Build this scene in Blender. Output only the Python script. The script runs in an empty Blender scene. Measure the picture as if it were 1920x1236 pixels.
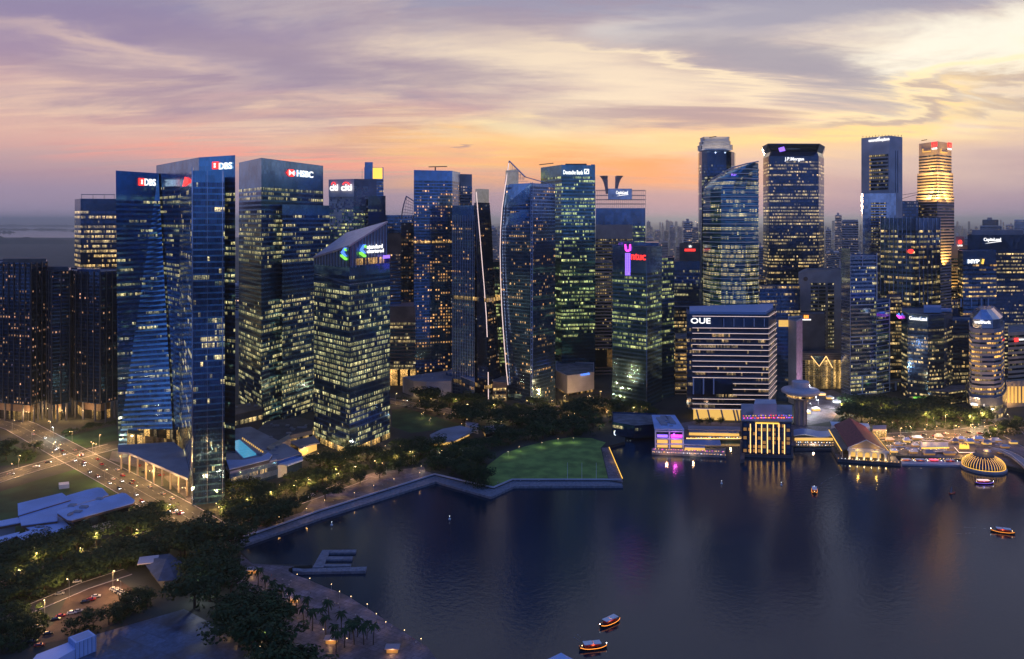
import bpy, bmesh, math, random
from mathutils import Vector, Matrix, noise as mnoise
random.seed(7)
R = math.radians
sc = bpy.context.scene
C = sc.collection
F, HOR, H = 1500.0, 412.0, 200.0     # focal length, horizon row and height used to survey the photograph

# ------------------------------------------------------------------ camera
cd = bpy.data.cameras.new('camera'); cam = bpy.data.objects.new('camera', cd); C.objects.link(cam)
cam.location = (0, 0, H); cam.rotation_euler = (R(90), 0, 0)
cd.sensor_width = 36; cd.lens = 36 * F / 1920; cd.shift_y = -(618 - HOR) / 1920
cd.clip_start = 1; cd.clip_end = 300000
sc.camera = cam
# ------------------------------------------------------------------ colour management and render options
sc.view_settings.view_transform = 'Standard'; sc.view_settings.look = 'None'
sc.view_settings.exposure = 0.0; sc.view_settings.gamma = 1.0
sc.render.engine = 'CYCLES'
cy = sc.cycles
cy.use_denoising = True
try:
    cy.denoiser = 'OPENIMAGEDENOISE'; cy.denoising_input_passes = 'RGB_ALBEDO_NORMAL'
except Exception: pass
cy.max_bounces = 6; cy.diffuse_bounces = 2; cy.glossy_bounces = 3; cy.transmission_bounces = 4
cy.transparent_max_bounces = 8; cy.volume_bounces = 0
cy.sample_clamp_indirect = 3.0; cy.use_light_tree = True
cy.caustics_reflective = False; cy.caustics_refractive = False

# ------------------------------------------------------------------ node helper
class NT:
    def __init__(s, tree): s.t = tree; s.n = tree.nodes; s.l = tree.links
    def new(s, typ, **kw):
        nd = s.n.new(typ)
        for k, v in kw.items():
            if k == 'inp':
                for a, b in v.items():
                    if isinstance(b, bpy.types.NodeSocket): s.l.new(b, nd.inputs[a])
                    else: nd.inputs[a].default_value = b
            else: setattr(nd, k, v)
        return nd
    def m(s, op, *a, clamp=False):
        nd = s.n.new('ShaderNodeMath'); nd.operation = op; nd.use_clamp = clamp
        for i, v in enumerate(a):
            if isinstance(v, bpy.types.NodeSocket): s.l.new(v, nd.inputs[i])
            else: nd.inputs[i].default_value = v
        return nd.outputs[0]
    def mix(s, f, a, b, blend='MIX'):
        nd = s.n.new('ShaderNodeMix'); nd.data_type = 'RGBA'; nd.blend_type = blend; nd.clamp_factor = True
        for i, v in ((0, f), (6, a), (7, b)):
            if isinstance(v, bpy.types.NodeSocket): s.l.new(v, nd.inputs[i])
            else: nd.inputs[i].default_value = v if i == 0 else (tuple(v) + (1,))[:4]
        return nd.outputs[2]
    def ramp(s, f, stops, interp='EASE'):
        nd = s.n.new('ShaderNodeValToRGB'); cr = nd.color_ramp; cr.interpolation = interp
        while len(cr.elements) < len(stops): cr.elements.new(0.5)
        for e, (p, c) in zip(cr.elements, stops):
            e.position = p; e.color = (tuple(c) + (1,))[:4] if not isinstance(c, (int, float)) else (c, c, c, 1)
        s.l.new(f, nd.inputs[0]); return nd.outputs[0]
    def mr(s, f, a, b, c=0.0, d=1.0, smooth=True):
        nd = s.n.new('ShaderNodeMapRange'); nd.interpolation_type = 'SMOOTHSTEP' if smooth else 'LINEAR'
        s.l.new(f, nd.inputs[0])
        for i, v in enumerate((a, b, c, d)): nd.inputs[i + 1].default_value = v
        return nd.outputs[0]

# ------------------------------------------------------------------ world: dusk sky with streaks of cloud
W_ = bpy.data.worlds.new('World'); sc.world = W_; W_.use_nodes = True
t = NT(W_.node_tree); t.n.clear()
tc = t.new('ShaderNodeTexCoord')
sp = t.new('ShaderNodeSeparateXYZ', inp={0: tc.outputs['Generated']})
X, Y, Z = sp.outputs
hor = t.m('SQRT', t.m('ADD', t.m('MULTIPLY', X, X), t.m('MULTIPLY', Y, Y)))
az = t.m('ARCTAN2', X, Y); el = t.m('ARCTAN2', Z, hor)
def warpnoise(scale, detail, sx, sy, rot, off, rough=0.55, dist=0.0, k0=.16):
    zz = t.m('ADD', t.m('MAXIMUM', Z, 0.0), k0)
    px = t.m('DIVIDE', X, zz); py = t.m('DIVIDE', Y, zz)
    v = t.new('ShaderNodeCombineXYZ', inp={0: px, 1: py})
    mp = t.new('ShaderNodeMapping', inp={0: v.outputs[0]})
    mp.inputs['Rotation'].default_value = (0, 0, rot); mp.inputs['Scale'].default_value = (sx, sy, 1); mp.inputs['Location'].default_value = off
    nz = t.new('ShaderNodeTexNoise', inp={0: mp.outputs[0], 'Scale': scale, 'Detail': detail, 'Roughness': rough, 'Distortion': dist})
    return nz.outputs[0]
# cloud shapes are placed by bearing and height, their outlines torn by this warp
wz = t.m('ADD', t.m('MAXIMUM', Z, 0.0), .16)
wv_ = t.new('ShaderNodeCombineXYZ', inp={0: t.m('DIVIDE', X, wz), 1: t.m('DIVIDE', Y, wz)})
wmp = t.new('ShaderNodeMapping', inp={0: wv_.outputs[0]}); wmp.inputs['Rotation'].default_value = (0, 0, R(-26)); wmp.inputs['Scale'].default_value = (.5, 1.1, 1)
wnz = t.new('ShaderNodeTexNoise', inp={0: wmp.outputs[0], 'Scale': 1.25, 'Detail': 9, 'Roughness': .62, 'Distortion': .5})
wsp = t.new('ShaderNodeSeparateColor', inp={0: wnz.outputs[1]})
azw = t.m('ADD', az, t.m('MULTIPLY', t.m('SUBTRACT', wsp.outputs[0], .5), R(34)))
elw = t.m('ADD', el, t.m('MULTIPLY', t.m('MULTIPLY', t.m('SUBTRACT', wsp.outputs[1], .5), R(13)), t.m('MULTIPLY', el, 6.0, clamp=True)))
def blob(ca, ce, wa, we, rot=0., p=1.0):
    a0 = t.m('SUBTRACT', azw, R(ca)); e0 = t.m('SUBTRACT', elw, R(ce)); c_, s_ = math.cos(R(rot)), math.sin(R(rot))
    a = t.m('DIVIDE', t.m('ADD', t.m('MULTIPLY', a0, c_), t.m('MULTIPLY', e0, s_)), R(wa)); e = t.m('DIVIDE', t.m('SUBTRACT', t.m('MULTIPLY', e0, c_), t.m('MULTIPLY', a0, s_)), R(we))
    q = t.m('ADD', t.m('MULTIPLY', a, a), t.m('MULTIPLY', e, e))
    if p != 1.0: q = t.m('POWER', q, p)
    return t.m('POWER', 2.718, t.m('MULTIPLY', q, -1.0))
elv = t.m('DIVIDE', el, R(90), clamp=True)
base = t.ramp(elv, [(0.0, (.33, .28, .42)), (.018, (.36, .28, .40)), (.038, (.48, .31, .37)), (.060, (.66, .35, .35)),
                    (.090, (.58, .36, .39)), (.12, (.40, .29, .41)), (.16, (.33, .32, .44)), (.25, (.30, .44, .64)),
                    (.42, (.09, .20, .52)), (1, (.045, .12, .46))])
c1 = warpnoise(.9, 8, .42, 1.25, R(-24), (3.1, 1.2, 0), .60, .7)
c2 = warpnoise(1.8, 9, .40, 1.3, R(-34), (9.4, 5.2, 0), .64, .6)
c3 = warpnoise(.62, 7, .55, 1.2, R(-18), (6.7, 2.9, 0), .60, .9)
c4 = warpnoise(3.2, 9, .22, 1.5, R(-46), (2.4, 7.7, 0), .62, .3, .10)
# cream gaps between the bands, strongest towards the sun
gap = t.ramp(c1, [(.44, 0), (.56, 1)])
lowf = t.mr(el, R(2), R(6))
k = t.m('MULTIPLY', t.m('MULTIPLY', gap, lowf), t.m('ADD', .26, t.m('MULTIPLY', blob(12, 10, 22, 9), .74)))
col = t.mix(k, base, (1.0, .76, .54))
col = t.mix(t.m('MULTIPLY', blob(6, 10.8, 11, 2.6), t.mr(c2, .36, .56, .25, .95)), col, (1.0, .82, .58))
col = t.mix(t.m('MULTIPLY', blob(2.5, 5.2, 13, 2.4), t.mr(c2, .34, .56, .45, 1.0)), col, (1.10, .62, .19))
col = t.mix(t.m('MULTIPLY', blob(9, 3.7, 9, 1.3), t.mr(c2, .34, .56, .7, 1.0)), col, (1.05, .33, .07))
col = t.mix(t.m('MULTIPLY', blob(-15, 4.5, 13, 1.1), t.mr(c4, .42, .56, .05, .9)), col, (1.0, .36, .28))
col = t.mix(t.m('MULTIPLY', blob(-14, 7.2, 18, 1.3), t.mr(c4, .44, .58, .0, .85)), col, (1.0, .70, .48))
col = t.mix(t.m('MULTIPLY', blob(1.5, 7.4, 4.5, 1.4), .9), col, (1.05, .86, .48))
# the bright veil at the upper right
col = t.mix(t.m('MULTIPLY', blob(30, 10.0, 12, 3.6), t.mr(c1, .30, .50, .7, 1.0)), col, (1.0, .90, .70))
col = t.mix(t.m('MULTIPLY', blob(24, 6.9, 13, 1.4), t.mr(c4, .38, .56, .2, 1.0)), col, (1.15, .88, .42))
col = t.mix(t.m('MULTIPLY', blob(28, 3.2, 12, 1.5), .6), col, (.50, .39, .43))
col = t.mix(t.m('MULTIPLY', blob(25, 4.6, 16, 2.4), .75), col, (.80, .60, .50))
col = t.mix(t.m('MULTIPLY', blob(14, 5.6, 14, 1.3), .8), col, (1.05, .70, .34))
# broken grey-violet cloud masses in front of the glow
dk = t.ramp(c3, [(.485, 0), (.60, 1)])
col = t.mix(t.m('MULTIPLY', t.m('MULTIPLY', dk, t.mr(el, R(6), R(10))), .55), col, (.35, .29, .40))
dk = t.ramp(c2, [(.50, 0), (.60, 1)])
col = t.mix(t.m('MULTIPLY', t.m('MULTIPLY', dk, t.mr(el, R(5), R(9))), .45), col, (.38, .29, .37))
col = t.mix(t.m('MULTIPLY', blob(-26, 13.4, 18, 3.0), .80), col, (.28, .22, .38))
col = t.mix(t.m('MULTIPLY', blob(-12, 11.5, 13, 1.6, -6), .75), col, (.35, .27, .37))
col = t.mix(t.m('MULTIPLY', blob(-22, 8.2, 14, 1.0, -3), .65), col, (.37, .26, .36))
col = t.mix(t.m('MULTIPLY', blob(-29, 10.6, 8, .8, -8), .8), col, (.72, .52, .46))
col = t.mix(t.m('MULTIPLY', blob(4, 11.2, 6.5, 2.6, -14), .92), col, (.96, .78, .58))
col = t.mix(t.m('MULTIPLY', blob(13.5, 13.2, 4.5, 1.6, -8), .85), col, (.88, .80, .70))
col = t.mix(t.m('MULTIPLY', blob(19, 10.6, 7.5, 2.0, -10, 1.6), .90), col, (.36, .34, .42))
col = t.mix(t.m('MULTIPLY', blob(20, 14.2, 8, 1.5, 4, 1.5), .85), col, (.37, .36, .46))
col = t.mix(t.m('MULTIPLY', blob(11.5, 10.3, 6.5, .55, -22), .85), col, (1.0, .82, .58))
col = t.mix(t.m('MULTIPLY', blob(10, 8.1, 7.5, .9, -7, 1.5), .85), col, (.42, .31, .36))
col = t.mix(t.m('MULTIPLY', blob(29.5, 10.4, 5.0, 2.3, 24, 1.3), .92), col, (1.05, .98, .82))
col = t.mix(t.m('MULTIPLY', blob(24, 8.4, 9, .55, 10), .85), col, (1.15, .92, .52))
col = t.mix(t.m('MULTIPLY', blob(22.5, 7.6, 4.5, .5, 8, 1.5), .75), col, (.50, .37, .36))
col = t.mix(t.m('MULTIPLY', blob(31, 8.0, 5, .55, 3, 1.5), .75), col, (.50, .38, .37))
col = t.mix(t.m('MULTIPLY', blob(22, 6.6, 7, .5, 10), .85), col, (1.15, .80, .32))
col = t.mix(t.m('MULTIPLY', blob(-2.6, 5.3, 1.3, .16, 0, 2), .8), col, (.42, .27, .30))
# the eastern half of the sky, behind the camera, is already deep blue
east = t.ramp(elv, [(0, (.20, .28, .54)), (.12, (.13, .23, .53)), (.35, (.07, .165, .50)), (1, (.045, .12, .46))])
bk = t.mr(Y, -.15, .55)
col = t.mix(bk, east, col)
below = t.mr(Z, -.02, 0.0); col = t.mix(below, (.02, .03, .06), col)
sky = t.new('ShaderNodeTexSky', sky_type='NISHITA'); sky.sun_disc = False
SUN_EL, SUN_AZ = 2.0, 14.0
sky.sun_elevation = R(SUN_EL); sky.sun_rotation = R(SUN_AZ)
bg1 = t.new('ShaderNodeBackground', inp={0: col, 1: 1.0})
bg2 = t.new('ShaderNodeBackground', inp={0: sky.outputs[0], 1: .006})
ad = t.new('ShaderNodeAddShader'); t.l.new(bg1.outputs[0], ad.inputs[0]); t.l.new(bg2.outputs[0], ad.inputs[1])
out = t.new('ShaderNodeOutputWorld'); t.l.new(ad.outputs[0], out.inputs[0])
W_.cycles.sampling_method = 'MANUAL'; W_.cycles.sample_map_resolution = 512
# ------------------------------------------------------------------ sun, almost gone behind the towers
sl = bpy.data.lights.new('sun', 'SUN'); sun = bpy.data.objects.new('sun', sl); C.objects.link(sun)
sl.energy = .25; sl.angle = R(3); sl.color = (1, .62, .35)
sd = Vector((math.sin(R(SUN_AZ)) * math.cos(R(SUN_EL)), math.cos(R(SUN_AZ)) * math.cos(R(SUN_EL)), math.sin(R(SUN_EL))))
sun.rotation_euler = (-sd).to_track_quat('-Z', 'Y').to_euler(); sun.location = (0, 0, 900)

# ------------------------------------------------------------------ survey helpers
def P(px, y): return ((px - 960) * y / F, y)
def G(px, py, z=2.5):
    y = (H - z) * F / (py - HOR); return ((px - 960) * y / F, y, z)
def ZT(py, y): return H + (HOR - py) * y / F
def ordn(n):
    return {1: 'first', 2: 'second', 3: 'third', 4: 'fourth', 5: 'fifth', 6: 'sixth', 7: 'seventh', 8: 'eighth', 9: 'ninth', 10: 'tenth', 11: 'eleventh', 12: 'twelfth',
            13: 'thirteenth', 14: 'fourteenth', 15: 'fifteenth', 16: 'sixteenth', 17: 'seventeenth', 18: 'eighteenth', 19: 'nineteenth', 20: 'twentieth'}.get(n, str(n) + 'th')
BASE = {}
def tag(o, label=None, cat=None, group=None, kind=None):
    if label:
        o['label'] = label
        if len(label.split()) > 16: print('LONG', label)
    if cat: o['category'] = cat
    if group: o['group'] = group
    if kind: o['kind'] = kind
    return o
def thing(name, label, cat, loc=(0, 0, 0), group=None, rz=0):
    o = bpy.data.objects.new(name, None); C.objects.link(o); o.empty_display_size = 1
    o.location = loc; o.rotation_euler = (0, 0, rz); BASE[o.name] = Vector(loc) if rz == 0 else Vector((0, 0, 0))
    return tag(o, label, cat, group)
def link(name, me, parent=None):
    o = bpy.data.objects.new(name, me); C.objects.link(o)
    if parent is not None:
        o.parent = parent; BASE[o.name] = BASE.get(parent.name, Vector((0, 0, 0)))
    return o
def mesh(name, vs, fs, mat, parent=None, uvs=None, smooth=False, mats=None, mi=None, local=False):
    b = BASE.get(parent.name, Vector((0, 0, 0))) if (parent is not None and not local) else Vector((0, 0, 0))
    me = bpy.data.meshes.new(name)
    me.from_pydata([tuple(Vector(v) - b) for v in vs], [], fs)
    for m_ in (mats or [mat]): me.materials.append(m_)
    if mi:
        for p, i in zip(me.polygons, mi): p.material_index = i
    if uvs:
        ul = me.uv_layers.new(name='UVMap').data; i = 0
        for f in uvs:
            for u in f: ul[i].uv = u; i += 1
    if smooth:
        for p in me.polygons: p.use_smooth = True
    me.update()
    return link(name, me, parent)
class MB:
    """collects boxes, prisms, tubes and lathes in one mesh"""
    def __init__(s): s.v = []; s.f = []; s.mi = []; s.cur = 0
    def add(s, vs, fs):
        n = len(s.v); s.v += [tuple(v) for v in vs]; s.f += [tuple(i + n for i in f) for f in fs]; s.mi += [s.cur] * len(fs); return s
    def box(s, x0, x1, y0, y1, z0, z1):
        return s.add([(x0, y0, z0), (x1, y0, z0), (x1, y1, z0), (x0, y1, z0), (x0, y0, z1), (x1, y0, z1), (x1, y1, z1), (x0, y1, z1)],
                     [(0, 3, 2, 1), (4, 5, 6, 7), (0, 1, 5, 4), (1, 2, 6, 5), (2, 3, 7, 6), (3, 0, 4, 7)])
    def prism(s, poly, z0, z1):
        n = len(poly)
        za = z0 if isinstance(z0, (list, tuple)) else [z0] * n
        zb = z1 if isinstance(z1, (list, tuple)) else [z1] * n
        vs = [(p[0], p[1], a) for p, a in zip(poly, za)] + [(p[0], p[1], b) for p, b in zip(poly, zb)]
        return s.add(vs, [tuple(range(n))[::-1], tuple(range(n, 2 * n))] + [(i, (i + 1) % n, n + (i + 1) % n, n + i) for i in range(n)])
    def tube(s, pts, r, n=6, r1=None):
        pts = [Vector(p) for p in pts]; N = len(pts); vs = []; fs = []
        for i, p in enumerate(pts):
            d = (pts[min(i + 1, N - 1)] - pts[max(i - 1, 0)]).normalized()
            u = d.cross(Vector((0, 0, 1)));
            if u.length < 1e-3: u = Vector((1, 0, 0))
            u.normalize(); w = d.cross(u); rr = r if r1 is None else r + (r1 - r) * i / max(1, N - 1)
            vs += [p + (u * math.cos(a) + w * math.sin(a)) * rr for a in [2 * math.pi * q / n for q in range(n)]]
        for i in range(N - 1):
            for q in range(n):
                a = i * n + q; b = i * n + (q + 1) % n; fs.append((a, b, b + n, a + n))
        fs.append(tuple(range(n))[::-1]); fs.append(tuple(range((N - 1) * n, N * n)))
        return s.add(vs, fs)
    def lathe(s, cx, cy_, prof, n=24, a0=0, a1=2 * math.pi):
        full = abs(a1 - a0 - 2 * math.pi) < 1e-6; m_ = n if full else n + 1; vs = []; fs = []
        for (r, z) in prof:
            for q in range(m_):
                a = a0 + (a1 - a0) * q / n; vs.append((cx + r * math.cos(a), cy_ + r * math.sin(a), z))
        for i in range(len(prof) - 1):
            for q in range(n):
                a = i * m_ + q; b = i * m_ + (q + 1) % m_; fs.append((a, b, b + m_, a + m_))
        return s.add(vs, fs)
    def obox(s, c, ax, ay, az_, hx, hy, hz):
        c = Vector(c); vs = []
        for k in (-1, 1):
            for (i, j) in ((-1, -1), (1, -1), (1, 1), (-1, 1)): vs.append(c + ax * (i * hx) + ay * (j * hy) + az_ * (k * hz))
        return s.add(vs, [(0, 3, 2, 1), (4, 5, 6, 7), (0, 1, 5, 4), (1, 2, 6, 5), (2, 3, 7, 6), (3, 0, 4, 7)])
    def beam(s, a, b, w, h=None):
        a = Vector(a); b = Vector(b); d = (b - a); L = d.length; d.normalize()
        u = d.cross(Vector((0, 0, 1)))
        if u.length < 1e-3: u = Vector((1, 0, 0))
        u.normalize(); v = u.cross(d)
        return s.obox((a + b) / 2, d, u, v, L / 2, w / 2, (h or w) / 2)
    def build(s, name, mat, parent=None, smooth=False, mats=None, local=False):
        return mesh(name, s.v, s.f, mat, parent, smooth=smooth, mats=mats, mi=s.mi if mats else None, local=local)

# ------------------------------------------------------------------ materials
def pmat(name, color, rough=.6, metal=0., emis=None, estr=0., nscale=0., namt=.25, bump=0., spec=.5, coord='Object', sample=False):
    m_ = bpy.data.materials.new(name); m_.use_nodes = True; q = NT(m_.node_tree); b = q.n['Principled BSDF']
    b.inputs['Roughness'].default_value = rough; b.inputs['Metallic'].default_value = metal
    b.inputs['Specular IOR Level'].default_value = spec
    c = (tuple(color) + (1,))[:4]
    if nscale:
        tcn = q.new('ShaderNodeTexCoord'); nz = q.new('ShaderNodeTexNoise', inp={0: tcn.outputs[coord], 'Scale': nscale, 'Detail': 5})
        f = q.mr(nz.outputs[0], .3, .7, 0, 1)
        q.l.new(q.mix(f, [x * (1 - namt) for x in c[:3]], [min(1, x * (1 + namt)) for x in c[:3]]), b.inputs['Base Color'])
        if bump:
            bp = q.new('ShaderNodeBump', inp={'Height': nz.outputs[0], 'Strength': bump, 'Distance': .3}); q.l.new(bp.outputs[0], b.inputs['Normal'])
    else: b.inputs['Base Color'].default_value = c
    if emis:
        b.inputs['Emission Color'].default_value = (tuple(emis) + (1,))[:4]; b.inputs['Emission Strength'].default_value = estr
    try: m_.cycles.emission_sampling = 'AUTO' if sample else 'NONE'
    except Exception: pass
    return m_
def glass(name, tint, rough=.12, metal=.85, wob=.02, pw=3.0):
    """coated curtain wall glass: every pane is tilted a hair so reflections break up"""
    m_ = bpy.data.materials.new(name); m_.use_nodes = True; q = NT(m_.node_tree); b = q.n['Principled BSDF']
    g = q.new('ShaderNodeNewGeometry')
    sn = q.new('ShaderNodeVectorMath', operation='SNAP'); q.l.new(g.outputs['Position'], sn.inputs[0]); sn.inputs[1].default_value = (pw, pw, 4.2)
    wn = q.new('ShaderNodeTexWhiteNoise', noise_dimensions='3D', inp={0: sn.outputs[0]})
    nz = q.new('ShaderNodeTexNoise', inp={0: g.outputs['Position'], 'Scale': .035, 'Detail': 4})
    cc = q.new('ShaderNodeVectorMath', operation='SUBTRACT', inp={0: wn.outputs['Color']}); cc.inputs[1].default_value = (.5, .5, .5)
    s1 = q.new('ShaderNodeVectorMath', operation='SCALE', inp={0: cc.outputs[0]}); s1.inputs['Scale'].default_value = wob
    n2 = q.new('ShaderNodeVectorMath', operation='ADD', inp={0: g.outputs['Normal'], 1: s1.outputs[0]})
    nn = q.new('ShaderNodeVectorMath', operation='NORMALIZE', inp={0: n2.outputs[0]}); q.l.new(nn.outputs[0], b.inputs['Normal'])
    f = q.m('ADD', q.m('MULTIPLY', wn.outputs[0], .35), q.mr(nz.outputs[0], .3, .7, 0, .65))
    q.l.new(q.mix(f, [x * .62 for x in tint], [min(1, x * 1.35) for x in tint]), b.inputs['Base Color'])
    b.inputs['Roughness'].default_value = rough; b.inputs['Metallic'].default_value = metal
    return m_
def winmat(name, tint, pane=1.6, clus=5, fill=.9, ca=(1, .93, .55), cb=(1, .62, .22), cc_=(.75, .95, .8), rough=.1, stray=.15, vlo=.0, vhi=1., full=.88):
    """one storey's ribbon of glazing. Object colour: r share lit, g warmth, b seed, a brightness"""
    m_ = bpy.data.materials.new(name); m_.use_nodes = True; q = NT(m_.node_tree); b = q.n['Principled BSDF']
    uv = q.new('ShaderNodeUVMap'); s_ = q.new('ShaderNodeSeparateXYZ', inp={0: uv.outputs[0]}); u, v = s_.outputs[0], s_.outputs[1]
    oi = q.new('ShaderNodeObjectInfo'); oc = q.new('ShaderNodeSeparateColor', inp={0: oi.outputs['Color']})
    prob, warm, seed = oc.outputs; bri = oi.outputs['Alpha']
    sd_ = q.m('MULTIPLY', seed, 991.0)
    cell = q.m('FLOOR', q.m('DIVIDE', u, pane)); cl = q.m('FLOOR', q.m('DIVIDE', u, q.m('MULTIPLY', pane * clus, q.m('ADD', .5, q.m('MULTIPLY', q.m('FRACT', q.m('MULTIPLY', seed, 7.0)), 2.2)))))
    def wn(a, o):
        vv = q.new('ShaderNodeCombineXYZ', inp={0: a, 1: q.m('ADD', sd_, o)})
        return q.new('ShaderNodeTexWhiteNoise', noise_dimensions='3D', inp={0: vv.outputs[0]}).outputs[0]
    w1, w2, w3, w4 = wn(cell, .0), wn(cl, 7.3), wn(cl, 3.1), wn(cell, 5.7)
    on = q.m('MULTIPLY', q.m('LESS_THAN', w2, prob), q.m('LESS_THAN', w1, full))
    on = q.m('MAXIMUM', on, q.m('LESS_THAN', w1, q.m('MULTIPLY', prob, stray)))
    fr = q.m('FRACT', q.m('DIVIDE', u, pane))
    op = q.m('LESS_THAN', q.m('ABSOLUTE', q.m('SUBTRACT', fr, .5)), fill / 2)
    op = q.m('MULTIPLY', op, q.m('MULTIPLY', q.m('GREATER_THAN', v, vlo), q.m('LESS_THAN', v, vhi)))
    g = q.new('ShaderNodeNewGeometry')
    nz = q.new('ShaderNodeTexNoise', inp={0: g.outputs['Position'], 'Scale': .9, 'Detail': 3})
    inner = q.mr(nz.outputs[0], .30, .70, .15, 1.5)
    lvl = q.m('MULTIPLY', q.m('MULTIPLY', on, op), q.m('MULTIPLY', q.m('MULTIPLY', q.m('MULTIPLY', bri, .80), inner), q.m('ADD', .12, q.m('MULTIPLY', q.m('POWER', w4, 1.4), .95))))
    lvl = q.m('MULTIPLY', lvl, q.m('ADD', .55, q.m('MULTIPLY', v, .75)))
    lvl = q.m('MULTIPLY', lvl, q.m('ADD', .30, q.m('MULTIPLY', w3, .95)))
    nz2 = q.new('ShaderNodeTexNoise', inp={0: g.outputs['Position'], 'Scale': .12, 'Detail': 2}); lvl = q.m('MULTIPLY', lvl, q.mr(nz2.outputs[0], .35, .65, .55, 1.35))
    wf = q.m('ADD', q.m('MULTIPLY', w3, .5), q.m('SUBTRACT', warm, .25), clamp=True)
    ec = q.mix(wf, ca, cb); ec = q.mix(q.m('MULTIPLY', q.m('LESS_THAN', w4, .16), .8), ec, cc_)
    q.l.new(ec, b.inputs['Emission Color']); q.l.new(lvl, b.inputs['Emission Strength'])
    f2 = q.m('MULTIPLY', w4, q.m('ADD', .4, op))
    q.l.new(q.mix(f2, [x * .45 for x in tint], [x * 1.2 for x in tint]), b.inputs['Base Color'])
    b.inputs['Roughness'].default_value = rough; b.inputs['Metallic'].default_value = .75
    try: m_.cycles.emission_sampling = 'NONE'
    except Exception: pass
    return m_
M = {}
M['g_blue'] = glass('blue_glass', (.14, .35, .60), .2); M['g_navy'] = glass('navy_glass', (.13, .28, .56))
M['g_deep'] = glass('deep_glass', (.09, .18, .36)); M['g_teal'] = glass('teal_glass', (.10, .28, .42))
M['g_sail'] = glass('sail_glass', (.24, .42, .68), pw=2); M['g_black'] = glass('black_glass', (.045, .08, .16))
M['g_brown'] = glass('bronze_glass', (.10, .11, .18)); M['g_mirror'] = glass('pale_glass', (.42, .50, .70))
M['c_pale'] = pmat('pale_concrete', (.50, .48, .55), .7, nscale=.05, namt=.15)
M['c_grey'] = pmat('grey_concrete', (.30, .30, .36), .7, nscale=.05, namt=.2)
M['c_dark'] = pmat('dark_concrete', (.07, .075, .10), .7, nscale=.08, namt=.3)
M['c_violet'] = pmat('violet_stone', (.36, .30, .34), .7, nscale=.05, namt=.2)
M['c_cream'] = pmat('cream_stone', (.42, .34, .27), .7, nscale=.1, namt=.2)
M['c_brown'] = pmat('brown_stone', (.15, .11, .10), .7, nscale=.08, namt=.3)
M['roof'] = pmat('roof_deck', (.16, .17, .20), .8, nscale=.12, namt=.35)
M['white'] = pmat('white_paint', (.75, .76, .80), .5, nscale=.3, namt=.06)
M['steel'] = pmat('steel', (.32, .34, .38), .4, .6); M['dark'] = pmat('dark_metal', (.018, .026, .05), .5)
M['frame_blue'] = pmat('blue_grey_frame', (.28, .38, .62), .5)
M['pink_metal'] = pmat('lilac_metal_sheet', (.55, .46, .58), .35, .3, nscale=.2, namt=.15)
EM = lambda n, c, s, sample=False: pmat(n, tuple(x * .3 for x in c), .5, emis=c, estr=s, sample=sample)
M['e_white'] = EM('sign_white', (1, .97, .93), 1.5); M['e_red'] = EM('sign_red', (1, .035, .03), 2.2)
M['e_warm'] = EM('warm_light', (1, .58, .2), 2.2); M['e_gold'] = EM('gold_light', (1, .55, .08), 1.7)
M['e_pinkwhite'] = EM('rosy_light_strip', (1, .74, .70), 1.15); M['e_blue'] = EM('sign_blue', (.10, .28, 1), 1.4)
M['e_green'] = EM('sign_green', (.30, 1, .10), 1.1); M['e_purple'] = EM('purple_light', (.33, .16, 1), 1.6)
M['e_magenta'] = EM('magenta_light', (1, .08, .75), 1.8); M['e_pink'] = EM('pink_light', (1, .15, .30), 1.5)
M['e_orange'] = EM('orange_light', (1, .30, .04), 2.6); M['e_cool'] = EM('cool_light', (.85, .95, 1), 2.5)
M['e_lamp'] = EM('street_lamp_glow', (1, .66, .30), 7.0); M['e_lampw'] = EM('white_lamp_glow', (.93, .97, 1), 12.0)
M['e_yellowglass'] = EM('lit_lobby_glass', (1, .58, .14), .9)
M['w_cool'] = winmat('office_ribbon_cool', (.055, .12, .27), 1.5, 6, .93, (.94, .96, .46), (1, .72, .28), (.60, .92, .76))
M['w_warm'] = winmat('office_ribbon_warm', (.055, .10, .22), 1.5, 8, .93, (1, .78, .34), (1, .56, .16), (1, .9, .6))
M['w_green'] = winmat('office_ribbon_green', (.05, .13, .17), 1.6, 6, .9, (.78, .98, .36), (.98, .85, .30), (.6, 1, .65))
M['w_home'] = winmat('apartment_windows', (.09, .17, .33), 3.2, 2, .55, (1, .72, .32), (1, .45, .12), (.75, .82, .9), stray=.7, vlo=.08, vhi=.85)
M['w_homedk'] = winmat('apartment_windows_dark', (.03, .05, .10), 3.4, 2, .42, (1, .66, .34), (.9, .42, .26), (.45, .42, .80), stray=.6, vlo=.1, vhi=.8)
M['w_punch'] = winmat('punched_windows', (.03, .045, .08), 3.0, 3, .6, (1, .85, .45), (1, .6, .2), (.8, .9, .8), stray=.5, vlo=.08, vhi=.9)
M['w_wide'] = winmat('wide_office_windows', (.04, .07, .14), 4.6, 2, .88, (1, .85, .40), (1, .50, .10), (1, .9, .6), stray=.3)
M['w_lobby'] = winmat('lobby_glazing', (.10, .10, .10), 3.0, 4, .9, (1, .66, .22), (1, .45, .1), (1, .8, .5))
M['w_brown'] = winmat('dark_bronze_ribbon', (.05, .045, .07), 1.5, 6, .93, (1, .80, .42), (1, .55, .2), (1, .9, .6))
M['w_far'] = winmat('far_windows', (.10, .13, .22), 5, 3, .6, (1, .8, .5), (1, .55, .25), (.9, .9, 1), stray=.5)

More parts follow.
